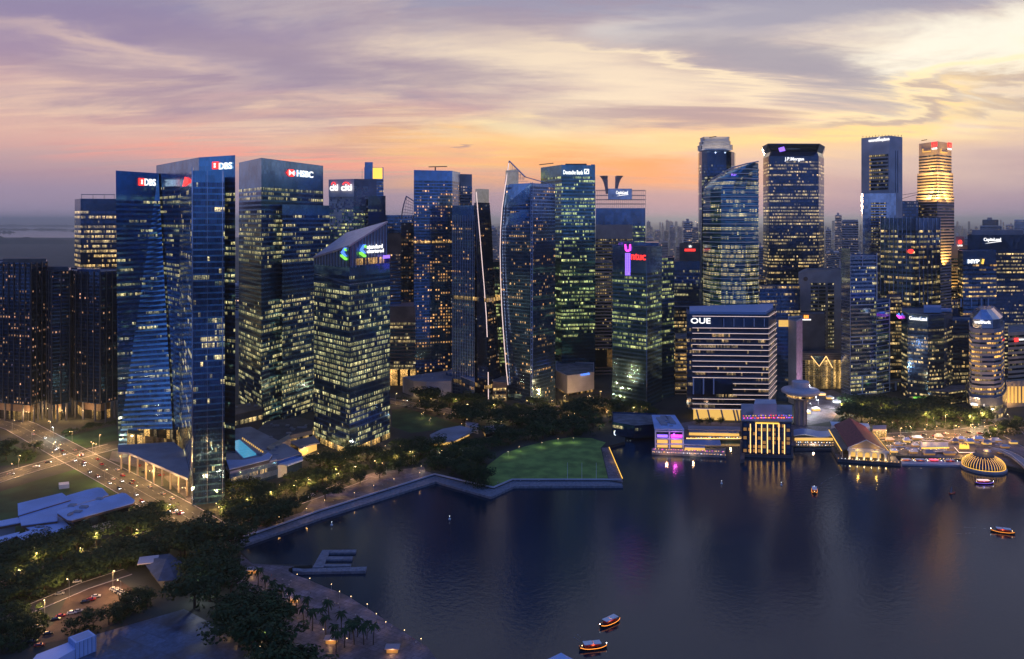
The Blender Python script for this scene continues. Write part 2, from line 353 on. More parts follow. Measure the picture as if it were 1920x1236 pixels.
# ------------------------------------------------------------------ building helpers
def cent(poly): return (sum(p[0] for p in poly) / len(poly), sum(p[1] for p in poly) / len(poly))
def offset(poly, d):
    n = len(poly); out_ = []
    for i in range(n):
        a = Vector(poly[i - 1][:2]); b = Vector(poly[i][:2]); c = Vector(poly[(i + 1) % n][:2])
        e1 = (b - a).normalized(); e2 = (c - b).normalized()
        n1 = Vector((e1.y, -e1.x)); n2 = Vector((e2.y, -e2.x)); m_ = (n1 + n2)
        m_ = m_ / max(.35, m_.dot(n1)) if m_.length > 1e-4 else n1
        out_.append(tuple(b + m_ * d))
    return out_
def foot(front, dep):
    f = [P(*p) for p in front]
    bk_ = [P(front[-1][0], front[-1][1] + dep), P(front[0][0], front[0][1] + dep)]
    return f + bk_
def lerp(a, b, t_): return [(p[0] + (q[0] - p[0]) * t_, p[1] + (q[1] - p[1]) * t_) for p, q in zip(a, b)]
def bandmesh(name, lo, hi, z0, z1, mat):
    n = len(lo); vs = []; fs = []; uv = []; u = 0.
    for i in range(n):
        j = (i + 1) % n; L = (Vector(lo[i]) - Vector(lo[j])).length; k = len(vs)
        vs += [(lo[i][0], lo[i][1], z0), (lo[j][0], lo[j][1], z0), (hi[j][0], hi[j][1], z1), (hi[i][0], hi[i][1], z1)]
        fs.append((k, k + 1, k + 2, k + 3)); uv.append([(u, 0), (u + L, 0), (u + L, 1), (u, 1)]); u += math.ceil(L / 1.6) * 1.6 + 16
    return vs, fs, uv
def vol(root, front, dep, z0, z1, fh=4.2, bh=2.5, body='g_navy', win='w_cool', lit=.4, warm=.3, bri=1., top=None, levels=None,
        crown=0., name='facade', bname='window_band', roofm='roof', bands=True, step=1, proud=.10, dark=(), seed=0, full=0.):
    """one volume of a building: a body with a roof and parapet, and every storey's ribbon of glazing as a part"""
    rnd = random.Random(seed + int(front[0][0] * 7 + z1 * 3))
    lo = foot(front, dep)
    if levels: L = [(zz, foot(fr, dep)) for zz, fr in levels]
    elif top: L = [(z0, lo), (z1, foot(top, dep))]
    else: L = [(z0, lo), (z1, lo)]
    def at(z):
        if z <= L[0][0]: return L[0][1]
        for (za, a), (zb, b) in zip(L, L[1:]):
            if z <= zb: return lerp(a, b, (z - za) / (zb - za))
        return L[-1][1]
    n = len(lo); vs = []; fs = []; mi = []
    for zz, pl in L: vs += [(p[0], p[1], zz) for p in pl]
    for k in range(len(L) - 1):
        for i in range(n): j = (i + 1) % n; fs.append((k * n + i, k * n + j, (k + 1) * n + j, (k + 1) * n + i)); mi.append(0)
    tp = L[-1][1]; k = len(vs); inn = offset(tp, -.8); zt = L[-1][0]
    vs += [(p[0], p[1], zt) for p in inn] + [(p[0], p[1], zt - 1.4) for p in inn]; b0 = (len(L) - 1) * n
    for i in range(n):
        j = (i + 1) % n; fs.append((b0 + i, b0 + j, k + j, k + i)); mi.append(0); fs.append((k + i, k + j, k + n + j, k + n + i)); mi.append(0)
    fs.append(tuple(range(k + n, k + 2 * n))); mi.append(1)
    fs.append(tuple(range(n))[::-1]); mi.append(0)
    bo = mesh(name, vs, fs, None, root, mats=[M[body], M[roofm]], mi=mi)
    if not bands: return bo
    static = not (top or levels); me = None; z = z0 + (fh - bh) / 2 + .4; nf = 0; mood = .5
    while z + bh < z1 - crown:
        fr = (z - z0) / (z1 - z0)
        if static and me is not None:
            o = link(bname, me, root); o.location.z = z - zfirst
        else:
            a = offset(at(z), proud); b = offset(at(z + bh), proud); vv, ff, uu = bandmesh(bname, a, b, z, z + bh, None)
            o = mesh(bname, vv, ff, M[win], root, uvs=uu); me = o.data; zfirst = z
        mood = .55 * mood + .45 * rnd.random()
        pr = lit(fr) if callable(lit) else lit
        if any(d0 <= fr <= d1 for d0, d1 in dark): pr = .015
        pr = min(1., pr * (.15 + 1.35 * mood)) if pr > .02 else pr
        if rnd.random() < full or (pr > .25 and rnd.random() < .13): pr = 1.
        elif pr > .1 and rnd.random() < .12: pr *= .15
        o.color = (pr, min(1, max(0, warm + rnd.uniform(-.15, .15))), rnd.random(), bri * rnd.uniform(.75, 1.15))
        z += fh * step; nf += 1
    return bo
def tower(name, label, cat, front, dep, z1, z0=2.5, group='office towers of the downtown skyline', **kw):
    c = cent(foot(front, dep)); r = thing(name, label, cat, (c[0], c[1], 2.5), group)
    vol(r, front, dep, z0, z1, **kw); return r
def roofbox(root, px0, px1, y, dep, z0, z1, mat='c_dark', name='roof_plant'):
    a, b = P(px0, y), P(px1, y); c, d = P(px1, y + dep), P(px0, y + dep)
    return MB().prism([a, b, c, d], z0, z1).build(name, M[mat], root)
def wallpt(px, py, A, B, out_=.6):
    a = Vector(P(*A)); b = Vector(P(*B)); d = Vector(((px - 960) / F, 1.)); e = b - a
    den = d.x * e.y - d.y * e.x; s_ = (a.x * e.y - a.y * e.x) / den; p = d * s_
    nrm = Vector((e.y, -e.x)).normalized()
    if nrm.dot(d) > 0: nrm = -nrm
    y = p.y; p = p + nrm * out_; return Vector((p.x, p.y, H + (HOR - py) * y / F)), e.normalized(), nrm, y
_txt = {}
def text_mesh(s, bold=.02):
    if (s, bold) in _txt: return _txt[(s, bold)]
    cu = bpy.data.curves.new('lettering', 'FONT'); cu.body = s; cu.size = 1; cu.extrude = .04; cu.offset = bold; cu.resolution_u = 3
    cu.align_x = 'LEFT'
    o = bpy.data.objects.new('tmp', cu); C.objects.link(o); bpy.context.view_layer.update()
    me = bpy.data.meshes.new_from_object(o.evaluated_get(bpy.context.evaluated_depsgraph_get()))
    bpy.data.objects.remove(o); xs = [v.co.x for v in me.vertices]; ys = [v.co.y for v in me.vertices]
    bb = (min(xs), max(xs), min(ys), max(ys)); _txt[(s, bold)] = (me, bb); return me, bb
def sign(root, s, px0, px1, py0, py1, A, B, mat='e_white', name='sign_lettering', out_=.7, bold=.02):
    """lettering fixed to the wall between A and B, spanning px0..px1 and py0..py1"""
    p0, e, nrm, y0 = wallpt(px0, py1, A, B, out_); p1, _, _, y1 = wallpt(px1, py1, A, B, out_)
    me0, bb = text_mesh(s, bold); me = me0.copy(); me.materials.clear(); me.materials.append(M[mat])
    wd = (p1 - p0).length; ht = (py1 - py0) * (y0 + y1) / 2 / F
    if e.x < 0: e = -e
    up = Vector((0, 0, 1)); ex = Vector((e.x, e.y, 0)); ey = up; ez = Vector((nrm.x, nrm.y, 0))
    b = BASE[root.name]
    for v in me.vertices:
        x, y, z = v.co; q = p0 + ex * ((x - bb[0]) / (bb[1] - bb[0]) * wd) + ey * ((y - bb[2]) / (bb[3] - bb[2]) * ht) + ez * (z * 6)
        v.co = q - b
    return link(name, me, root)
def emblem(root, polys, px0, px1, py0, py1, A, B, name='sign_emblem', out_=.7):
    """flat shapes in a 0..1 square fixed to a wall; polys = [(material, [(u, v)...], depth)]"""
    p0, e, nrm, y = wallpt(px0, py1, A, B, out_); p1, _, _, _ = wallpt(px1, py1, A, B, out_)
    if e.x < 0: e = -e
    wd = (p1 - p0).length; ht = (py1 - py0) * y / F; mb = MB(); mats = []
    for mname, pl, dp in polys:
        if M[mname] not in mats: mats.append(M[mname])
        mb.cur = mats.index(M[mname]); n = len(pl); vs = []
        for k in (0, 1):
            for u, v in pl: vs.append(p0 + Vector((e.x, e.y, 0)) * (u * wd) + Vector((0, 0, v * ht)) + Vector((nrm.x, nrm.y, 0)) * (k * .5 + dp))
        mb.add(vs, [tuple(range(n, 2 * n)), tuple(range(n))[::-1]] + [(i, (i + 1) % n, n + (i + 1) % n, n + i) for i in range(n)])
    return mb.build(name, None, root, mats=mats)
def sq(a=0, b=1, c=0, d=1): return [(a, c), (b, c), (b, d), (a, d)]

# =================================================================== THE SETTING
def struct(o): o['kind'] = 'structure'; return o
def sheet(name, pts, z, mat, parent=None):
    vs = [(p[0], p[1], z) for p in pts]; return mesh(name, vs, [tuple(range(len(vs)))], mat, parent)
# water
wm = bpy.data.materials.new('bay_water'); wm.use_nodes = True; q = NT(wm.node_tree); b = q.n['Principled BSDF']
g = q.new('ShaderNodeNewGeometry')
def wv(scale, det, sx, sy, rot):
    mp = q.new('ShaderNodeMapping', inp={0: g.outputs['Position']}); mp.inputs['Scale'].default_value = (sx, sy, 1); mp.inputs['Rotation'].default_value = (0, 0, rot)
    return q.new('ShaderNodeTexNoise', inp={0: mp.outputs[0], 'Scale': scale, 'Detail': det, 'Roughness': .55}).outputs[0]
patch = q.mr(wv(.006, 3, 1, 1, .4), .35, .65, .55, 1.1)
hgt = q.m('ADD', q.m('MULTIPLY', wv(.34, 5, 1, .8, .3), 1.0), q.m('MULTIPLY', wv(1.3, 3, 1, .8, -.5), .35))
hgt = q.m('MULTIPLY', hgt, patch)
bp = q.new('ShaderNodeBump', inp={'Height': hgt, 'Strength': .13, 'Distance': 1.0}); q.l.new(bp.outputs[0], b.inputs['Normal'])
b.inputs['Base Color'].default_value = (.004, .020, .042, 1); q.l.new(q.mr(wv(.010, 5, 1, 1, 1.1), .38, .62, .05, .13), b.inputs['Roughness']); b.inputs['IOR'].default_value = 1.38
M['water'] = wm
S = 90000
struct(mesh('bay_water', [(-S, -500, 0), (S, -500, 0), (S, S, 0), (-S, S, 0)], [(0, 1, 2, 3)], wm))
# the open sea far off: ripples too fine to see from here leave a soft sheen
sm = bpy.data.materials.new('far_sea'); sm.use_nodes = True; q_ = sm.node_tree.nodes['Principled BSDF']; q_.inputs['Base Color'].default_value = (.02, .035, .06, 1); q_.inputs['Roughness'].default_value = .05; q_.inputs['IOR'].default_value = 1.33
struct(mesh('sea', [(-S, 8000, .3), (500, 8000, .3), (500, S, .3), (-S, S, .3)], [(0, 1, 2, 3)], sm))
# land with its quay line
gm = pmat('city_ground', (.035, .042, .040), .9, nscale=.02, namt=.45)
M['grass'] = pmat('lawn_grass', (.17, .27, .055), .9, nscale=.09, namt=.35)
M['grassd'] = pmat('park_grass', (.030, .085, .024), .95, nscale=.05, namt=.4)
M['asphalt'] = pmat('asphalt', (.060, .058, .058), .8, nscale=.15, namt=.25)
M['paving'] = pmat('stone_paving', (.15, .125, .15), .75, nscale=.4, namt=.22)
def paved(name, col, tile, wet=.7, mort=.55):
    m_ = bpy.data.materials.new(name); m_.use_nodes = True; q = NT(m_.node_tree); b = q.n['Principled BSDF']; g = q.new('ShaderNodeNewGeometry')
    mp = q.new('ShaderNodeMapping', inp={0: g.outputs['Position']}); mp.inputs['Rotation'].default_value = (0, 0, .5); mp.inputs['Scale'].default_value = (1 / tile, 1 / tile, 1)
    br = q.new('ShaderNodeTexBrick', inp={0: mp.outputs[0], 'Scale': 1.0, 'Mortar Size': .03, 'Brick Width': 1.0, 'Row Height': .6})
    br.inputs['Color1'].default_value = (tuple(x * .82 for x in col) + (1,)); br.inputs['Color2'].default_value = (tuple(x * 1.15 for x in col) + (1,)); br.inputs['Mortar'].default_value = (tuple(x * mort for x in col) + (1,))
    n1 = q.new('ShaderNodeTexNoise', inp={0: g.outputs['Position'], 'Scale': .05, 'Detail': 7, 'Roughness': .65}); n2 = q.new('ShaderNodeTexNoise', inp={0: g.outputs['Position'], 'Scale': .6, 'Detail': 4})
    f = q.m('MULTIPLY', q.mr(n1.outputs[0], .35, .62, .45, 1.2), q.mr(n2.outputs[0], .3, .7, .8, 1.15))
    cc = q.new('ShaderNodeCombineColor', inp={0: f, 1: f, 2: f}); q.l.new(q.mix(1.0, br.outputs[0], cc.outputs[0], 'MULTIPLY'), b.inputs['Base Color']); q.l.new(q.mr(n1.outputs[0], .3, .6, wet - .2, wet + .15), b.inputs['Roughness']); return m_
M['paving'] = paved('stone_paving', (.17, .145, .175), 5.0)
M['boards'] = pmat('boardwalk_planks', (.19, .20, .25), .7, nscale=.5, namt=.25)
M['paint'] = pmat('road_paint', (.55, .54, .50), .7)
M['soil'] = pmat('planting_soil', (.02, .028, .018), .95, nscale=.2, namt=.4)
SH = [G(*p) for p in [(980, 1420), (900, 1330), (822, 1240), (800, 1213), (740, 1175), (690, 1142), (648, 1116), (610, 1101), (575, 1086), (550, 1077), (540, 1071), (541, 1066), (552, 1062), (585, 1059.5),
      (530, 1058), (474, 1057), (452, 1035), (440, 1014), (600, 958), (815, 890), (925, 915), (960, 900), (1165, 900), (1163, 892), (1128, 840), (1172, 828), (1172, 820), (1146, 815), (1160, 803),
      (1232, 803), (1232, 822), (1390, 822), (1390, 838), (1565, 838), (1565, 850), (1690, 855), (1800, 862), (1880, 872), (1925, 882), (2150, 900)]]
landp = SH + [(4000, 500, 0), (60000, 3000, 0), (60000, 60000, 0), (-300, 60000, 0), (-1500, 9200, 0), (-4500, 8700, 0), (-5500, 8900, 0), (-12000, 8600, 0), (-12000, 150, 0), (-400, 150, 0)]
mb = MB(); mb.prism([(p[0], p[1]) for p in landp], -3, 2.5); struct(mb.build('ground', gm))
# promenade paving and boardwalk
def psheet(name, pts, z, mat, zp=None):
    return struct(sheet(name, [G(px, py, z if zp is None else zp) for px, py in pts], z, M[mat]))
psheet('waterfront_promenade', [(432, 1004), (598, 950), (700, 912), (760, 893), (800, 884), (815, 889.6), (600, 957), (441, 1013)], 2.56, 'paving')
psheet('paved_plaza', [(560, 968), (600, 920), (700, 886), (795, 875), (798, 884), (760, 893), (700, 912), (598, 949.8)], 2.55, 'paving')
mb = MB()
for a, b_ in zip([(430, 1012), (440, 1014), (600, 958), (815, 890), (925, 915), (960, 900)], [(440, 1014), (600, 958), (815, 890), (925, 915), (960, 900), (1165, 900)]): pass
inn = [G(p[0], p[1], 2.5) for p in [(440, 1014), (600, 958), (815, 890), (925, 915), (960, 900), (1165, 900)]]
outp = [G(p[0], p[1], 1.6) for p in [(450, 1024), (604, 970), (817, 903), (921, 932), (964, 912), (1168, 911)]]
poly = [(p[0], p[1]) for p in outp] + [(p[0], p[1]) for p in inn[::-1]]
mb.prism(poly, -1, 1.6); struct(mb.build('boardwalk', M['boards']))
mb = MB()
for i in range(len(inn) - 1): mb.beam((inn[i][0], inn[i][1], 2.9), (inn[i + 1][0], inn[i + 1][1], 2.9), 1.0, .9)
struct(mb.build('quay_coping', M['c_pale']))
p = [G(*x) for x in [(1128, 840), (1142, 838.5), (1166, 893), (1168, 905), (1146, 901), (1141, 897)]]
struct(sheet('quay_steps', p, 2.58, M['paving']))
psheet('event_lawn', [(913, 909), (903, 893), (915, 872), (945, 850), (985, 837), (1030, 826), (1070, 820), (1110, 822), (1136, 830), (1126, 840), (1140, 897), (1144, 899.5), (960, 899.4), (927, 912)], 2.60, 'grass')
psheet('park_lawn', [(735, 768), (760, 766), (870, 797), (905, 803), (820, 806), (770, 812), (735, 800)], 2.55, 'grassd')
psheet('field_lawn', [(-60, 940), (70, 900), (150, 878), (250, 925), (250, 970), (60, 1010), (-60, 1010)], 2.55, 'grassd')
psheet('corner_lawn', [(112, 822), (150, 812), (218, 797), (222, 825), (150, 842)], 2.55, 'grassd')
psheet('side_lawn', [(-60, 880), (-60, 825), (10, 828), (70, 855), (60, 868)], 2.55, 'grassd')
psheet('bay_promenade', [(452, 1040), (474, 1057.3), (552, 1062.3), (541, 1066), (541, 1071), (551, 1077), (576, 1086), (611, 1101), (649, 1116), (691, 1142), (741, 1175), (801, 1213), (822, 1241), (900, 1330), (600, 1330), (560, 1236), (500, 1160), (440, 1090)], 2.60, 'paving')
psheet('event_platform', [(345, 1142), (395, 1168), (500, 1245), (600, 1330), (20, 1330), (60, 1262), (110, 1225), (180, 1190)], 2.62, 'asphalt')
M['asphaltw'] = paved('dark_blue_deck', (.075, .11, .19), 14.0, .55, .8); bpy.data.objects['event_platform'].data.materials[0] = M['asphaltw']
psheet('car_park', [(40, 1215), (100, 1170), (130, 1112), (215, 1083), (272, 1118), (228, 1150), (210, 1172), (120, 1200)], 2.57, 'asphalt')
bpy.data.objects['car_park'].data.materials[0] = pmat('red_brown_tarmac', (.075, .048, .042), .85, nscale=.2, namt=.3)
def road(name, pts, wdt, z=2.60, lines=True, mat='asphalt'):
    P3 = [Vector(G(px, py, z)) for px, py in pts]; n = len(P3); Lf = []; Rt = []
    for i in range(n):
        d = (P3[min(i + 1, n - 1)] - P3[max(i - 1, 0)]).normalized(); s_ = Vector((-d.y, d.x, 0)); Lf.append(P3[i] + s_ * wdt / 2); Rt.append(P3[i] - s_ * wdt / 2)
    vs = Lf + Rt; fs = [(i, n + i, n + i + 1, i + 1) for i in range(n - 1)]
    struct(mesh(name, vs, fs, M[mat]))
    mb = MB()
    for sgn in (1, -1):
        for i in range(n - 1):
            a = P3[i] + (Lf[i] - P3[i]) * sgn * 1.02; b = P3[i + 1] + (Lf[i + 1] - P3[i + 1]) * sgn * 1.02; mb.beam((a.x, a.y, z + .06), (b.x, b.y, z + .06), .4, .16)
    struct(mb.build('kerb', M['c_pale']))
    if lines:
        mb = MB()
        for i in range(n - 1):
            L = (P3[i + 1] - P3[i]).length; d = (P3[i + 1] - P3[i]) / L; s_ = Vector((-d.y, d.x, 0)); k = int(L / 9)
            for off in (-wdt / 4, 0, wdt / 4):
                for j in range(k):
                    a = P3[i] + d * (j * 9 + 1) + s_ * off; b = a + d * (3.5 if off else 8.5)
                    w = s_ * .12; zz = Vector((0, 0, .012)); mb.add([a - w + zz, b - w + zz, b + w + zz, a + w + zz], [(0, 1, 2, 3)])
        struct(mb.build('lane_marking', M['paint']))
road('boulevard_road', [(-40, 772), (40, 800), (125, 846), (230, 902), (330, 958), (420, 1012)], 26)
road('cross_road', [(-60, 915), (40, 884), (130, 858), (215, 836)], 20, 2.605)
road('avenue_road', [(-60, 1130), (80, 1078), (180, 1042), (290, 1004), (350, 976)], 20, 2.59)
road('service_road', [(-60, 1180), (60, 1140), (160, 1098), (240, 1072)], 10, 2.585, False)
road('bayfront_road', [(430, 985), (520, 955), (590, 930), (680, 897)], 10, 2.59, False)
road('park_drive', [(700, 745), (760, 757), (850, 772), (930, 782), (1050, 765), (1150, 752)], 16, 2.59)
road('quayside_road', [(1600, 822), (1700, 818), (1800, 812), (1900, 800), (1990, 788)], 22, 2.6)
road('riverside_avenue', [(1960, 850), (1905, 820), (1880, 790), (1860, 780), (1780, 772), (1560, 770)], 18, 2.59, False)
psheet('river_terrace', [(1660, 838), (1780, 828), (1900, 824), (1930, 850), (1925, 880), (1880, 870), (1800, 861), (1692, 853)], 2.62, 'paving')
psheet('hotel_forecourt', [(1235, 800), (1300, 790), (1560, 800), (1600, 812), (1640, 835), (1564, 836), (1392, 835), (1388, 820), (1236, 820)], 2.57, 'paving')
psheet('market_plaza', [(1500, 745), (1560, 730), (1590, 745), (1560, 790), (1500, 800)], 2.58, 'paving')
# two low islands and the harbour basin far off to the left
def island(px0, px1, yd, dp, hgt_, seed):
    n = 60; vs = []; fs = []; rnd = random.Random(seed)
    for i in range(n + 1):
        t_ = i / n; px = px0 + (px1 - px0) * t_; e = min(1, 6 * t_, 6 * (1 - t_)); hh = hgt_ * e * (.55 + .9 * mnoise.noise(Vector((i * .23, seed, 0))) + .25 * mnoise.noise(Vector((i * 1.1, seed, 4))))
        hh = max(hh, 1)
        for (yy, z) in ((yd, -1), (yd + dp * .3, hh), (yd + dp * .7, hh * .9), (yd + dp, -1)): vs.append(((px - 960) * yy / F, yy, z))
    for i in range(n):
        for k in range(3): a = i * 4 + k; fs.append((a, a + 4, a + 5, a + 1))
    return struct(mesh('island', vs, fs, M['isle'], smooth=True))
M['isle'] = pmat('wooded_island', (.022, .035, .03), 1, nscale=.01, namt=.3)
island(-120, 140, 15500, 900, 42, 1); island(-200, 205, 24000, 1500, 80, 2); island(-80, 30, 12200, 500, 50, 3); island(110, 280, 13800, 600, 30, 4)
island(-500, 205, 6400, 1500, 62, 5)
struct(sheet('harbour_basin', [G(-40, 512), G(150, 512), G(150, 503), G(-40, 501)], 3.2, wm))
print('setting done')
# =================================================================== TOWERS, left to right
GRP = 'office towers of the downtown skyline'
# dark residential blocks at the left edge, raised on tall columns
def resid(label, front, dep, z1, cols, seed, podium=14, win='w_homedk', lit=.10):
    r = tower('apartment_tower', label, 'apartment tower', front, dep, z1, z0=20, group='dark apartment towers at the left edge', fh=3.6, bh=2.5,
              body='g_deep', win=win, lit=lit, warm=.6, bri=1.5, seed=seed)
    f = foot(front, dep)
    for k in range(cols):
        t_ = (k + .5) / cols; i = min(len(front) - 2, int(t_ * (len(front) - 1))); tt = t_ * (len(front) - 1) - i
        a, b = f[i], f[i + 1]; x = a[0] + (b[0] - a[0]) * tt; y = a[1] + (b[1] - a[1]) * tt + 2
        MB().tube([(x, y, 2.5), (x, y, 20)], 1.0, 8).build('column', M['c_dark'], r)
    inn_ = offset(f, -7); v, fc, uu = bandmesh('lobby', inn_, inn_, 2.5, 11, None)
    o = mesh('lobby_glazing', v, fc, M['w_lobby'], r, uvs=uu); o.color = (.55, .4, .3, 1.1)
    MB().prism(inn_, 2.5, 20).build('core', M['c_dark'], r) if False else None
    MB().prism(offset(f, -7.3), 2.5, 20).build('core', M['c_brown'], r)
    # vertical fins between the window bays
    mb = MB()
    for i in range(len(front) - 1):
        a = Vector(f[i]); b = Vector(f[i + 1]); L = (b - a).length; n_ = int(L / 6.8); e = (b - a) / L; nr = Vector((e.y, -e.x))
        for k in range(n_ + 1):
            p_ = a + e * (k * L / n_) + nr * .35; mb.box(p_.x - .35, p_.x + .35, p_.y - .5, p_.y + .5, 20, z1 + .5)
    mb.build('facade_fins', M['dark'], r)
    return r
r = resid('dark apartment tower with small dim windows, cut by the left frame edge', [(-75, 800), (58, 775), (88, 800)], 40, 158, 8, 1, lit=.22)
roofbox(r, 5, 87, 800, 30, 156, 161, 'c_brown')
r = resid('dark apartment tower with few amber windows between the leftmost block and the notch', [(88, 790), (97, 776), (131, 788)], 38, 150, 4, 2, lit=.06)
roofbox(r, 90, 128, 800, 20, 149, 153)
r = resid('dark apartment tower with stacks of yellow windows in front of the gold-banded office', [(131, 812), (142, 792), (188, 780), (221, 800)], 40, 149, 6, 3, lit=.10)
roofbox(r, 145, 188, 800, 25, 148, 150.5, 'g_navy')
r = tower('office_tower', 'dark square office tower with solid gold lit storeys behind the apartment blocks', 'office tower',
          [(140, 985), (151, 950), (222, 962)], 40, 225, group=GRP, body='g_black', win='w_warm', lit=.52, warm=.35, bri=1.7, crown=12, fh=5.8, bh=3.0, seed=5, full=.45)
mb = MB(); a = P(152, 955); b_ = P(216, 962)
mb.beam((a[0], a[1], 230), (b_[0], b_[1], 230), .8)
for t_ in (.02, .35, .68, .98): x = a[0] + (b_[0] - a[0]) * t_; y = a[1] + (b_[1] - a[1]) * t_; mb.beam((x, y, 224), (x, y, 230), .5)
mb.build('roof_rail', M['steel'], r)

# blue tower with two white-lettered signs: three joined volumes
f0 = [(222, 700), (325, 706)]; f1 = [(217, 700), (297, 742)]
r = tower('office_tower', 'tall deep blue glass tower with white letters and red emblem on both high corners', 'office tower', f0, 55, 243, group=GRP, top=f1,
          body='g_blue', win='w_cool', lit=.20, warm=.3, bri=1.05, crown=22, fh=4.3, bh=2.2, seed=11)
vol(r, [(293, 752), (373, 655), (441, 632)], 70, 2.5, 251, body='g_blue', win='w_cool', lit=.32, warm=.3, bri=.95, crown=18, fh=4.3, bh=2.2, seed=12)
vol(r, [(337, 677), (361, 553), (421, 560)], 75, 2.5, 234, body='g_blue', win='w_cool', lit=.14, warm=.6, bri=1.25, crown=8, fh=4.3, bh=3.1, seed=13)
A1, B1 = (217, 700), (297, 742)
sign(r, 'DBS', 270, 291, 335, 348, A1, B1, bold=.015)
star = [(.5, 1), (.62, .62), (1, .5), (.62, .38), (.5, 0), (.38, .38), (0, .5), (.38, .62)]
emb = [('e_red', sq(), 0), ('e_white', [(.35, .2), (.65, .2), (.58, .5), (.65, .8), (.35, .8), (.42, .5)], .6)]
emblem(r, emb, 259, 269, 334, 348, A1, B1)
A2, B2 = (373, 655), (441, 632)
sign(r, 'DBS', 412, 436, 305.5, 318, A2, B2, bold=.015); emblem(r, emb, 400, 411, 304, 317.5, A2, B2)
emblem(r, [('e_red', [(0, 0), (1, .1), (1, .45), (.45, 1)], 0)], 345, 356, 335, 350, (337, 677), (361, 553))
# glass fin rising on the front corner and slender mullions
mb = MB(); a = P(361, 552); mb.beam((a[0], a[1], 2.5), (a[0], a[1], 236), .9); a = P(417.5, 558.5); mb.beam((a[0], a[1], 2.5), (a[0], a[1], 234), .6)
a = P(389, 556); mb.beam((a[0], a[1] - .2, 2.5), (a[0], a[1] - .2, 234), .4)
mb.build('corner_mullion', M['g_mirror'], r)
mb = MB()
for k in range(1, 17):
    px = 361 + k * 3.5; y = 552.5 + k * .41; a = P(px, y); mb.beam((a[0], a[1], 8), (a[0], a[1], 233), .16)
mb.build('facade_mullions', M['g_navy'], r)
# canopy over the forecourt with its columns
can = [G(*p, 17) for p in [(221, 836), (325, 830), (345, 846), (357, 890), (352, 899), (241, 850), (221, 849)]]
MB().prism([(p[0], p[1]) for p in can], 16, 17.6).build('canopy', M['c_grey'], r)
for k in range(9):
    t_ = k / 8; a = G(226 + 124 * t_, 848 + 46 * t_, 17); MB().tube([(a[0] - 1, a[1] + 3, 2.5), (a[0] - 1, a[1] + 3, 16)], .7, 8).build('column', M['c_cream'], r)
lob = [G(*p) for p in [(236, 872), (300, 892), (352, 940), (350, 850), (240, 848)]]
psheet('lit_forecourt', [(205, 862), (300, 888), (358, 945), (360, 870), (335, 850), (210, 846)], 2.63, 'paving')
v, fc, uu = bandmesh('x', [P(238, 690), P(334, 668), P(336, 700), P(240, 705)], [P(238, 690), P(334, 668), P(336, 700), P(240, 705)], 2.6, 15.8, None)
o = mesh('lobby_glazing', v, fc, M['w_lobby'], r, uvs=uu); o.color = (.75, .4, .5, 1.6)

# HSBC tower
r = tower('office_tower', 'broad blue office tower with red and white hexagon sign near its roof', 'office tower', [(448, 824), (490, 760), (606, 873)], 50, 258.8, group=GRP,
          body='g_blue', win='w_cool', lit=lambda f: .66 if f < .42 else (.40 if f > .62 else .25), warm=.35, bri=1.15, crown=24, dark=[(.455, .60), (.80, .83)], fh=4.4, bh=2.6, seed=21)
vol(r, [(529, 782), (618, 852)], 45, 2.5, 215, body='g_blue', win='w_cool', lit=lambda f: .75 if f < .55 else .5, warm=.35, bri=1.15, crown=8, dark=[(.58, .72)], fh=4.4, bh=2.6, seed=22)
A1, B1 = (490, 760), (606, 873)
sign(r, 'HSBC', 556, 586, 319, 331, A1, B1, bold=.02)
emblem(r, [('e_red', [(0, .5), (.25, 0), (.75, 0), (1, .5), (.75, 1), (.25, 1)], 0), ('e_white', [(.22, .1), (.5, .5), (.22, .9)], .55), ('e_white', [(.78, .1), (.78, .9), (.5, .5)], .55)], 536, 553, 317, 330, A1, B1)

# citi group
r = tower('office_tower', 'grey pixel-clad office block with twin white signs under red arcs', 'office tower', [(617, 1000), (663, 985)], 45, 249, group=GRP, body='g_brown', win='w_green', lit=.42, warm=.5, bri=1., crown=36, seed=31)
vol(r, [(663, 1000), (706, 1008)], 45, 2.5, 251, body='g_brown', win='w_green', lit=.35, warm=.5, crown=34, seed=32)
vol(r, [(690, 955), (723, 970)], 40, 2.5, 229, body='g_deep', win='w_cool', lit=.22, crown=14, seed=33)
rnd = random.Random(4); mb = MB()
for (pa, ya, pb, yb, pyt, pyb, den) in ((617, 1000, 663, 985, 366, 430, .62), (663, 1000, 690, 1004, 350, 450, .4)):
    n_ = int((pb - pa) / 3)
    for i in range(n_):
        for j in range(int((pyb - pyt) / 4)):
            if rnd.random() < den * (1 - j / 40):
                px0 = pa + (pb - pa) * i / n_; px1 = pa + (pb - pa) * (i + 1) / n_; p0, e, nr, y = wallpt(px0, pyt + 4 * j + 3.6, (pa, ya), (pb, yb), .35); p1 = wallpt(px1, 0, (pa, ya), (pb, yb), .35)[0]
                h_ = 3.6 * y / F; q0 = p0 - Vector((nr.x, nr.y, 0)) * .3; q1 = Vector((p1.x, p1.y, p0.z)); q2 = q1 - Vector((nr.x, nr.y, 0)) * .3
                mb.add([p0, q1, q2, q0] + [x + Vector((0, 0, h_)) for x in (p0, q1, q2, q0)], [(0, 1, 5, 4), (1, 2, 6, 5), (3, 0, 4, 7), (4, 5, 6, 7)])
mb.build('pixel_cladding', M['c_pale'], r)
p0 = [P(617, 998), P(663, 983), P(663, 984), P(617, 999)]; MB().prism(offset(p0, .5), 228, 250).build('sign_wall', M['c_pale'], r)
arc = [(.5 + .5 * math.cos(a), .0 + math.sin(a)) for a in [math.pi * k / 10 for k in range(11)]] + [(.5 + .36 * math.cos(a), .0 + .78 * math.sin(a)) for a in [math.pi * (10 - k) / 10 for k in range(11)]]
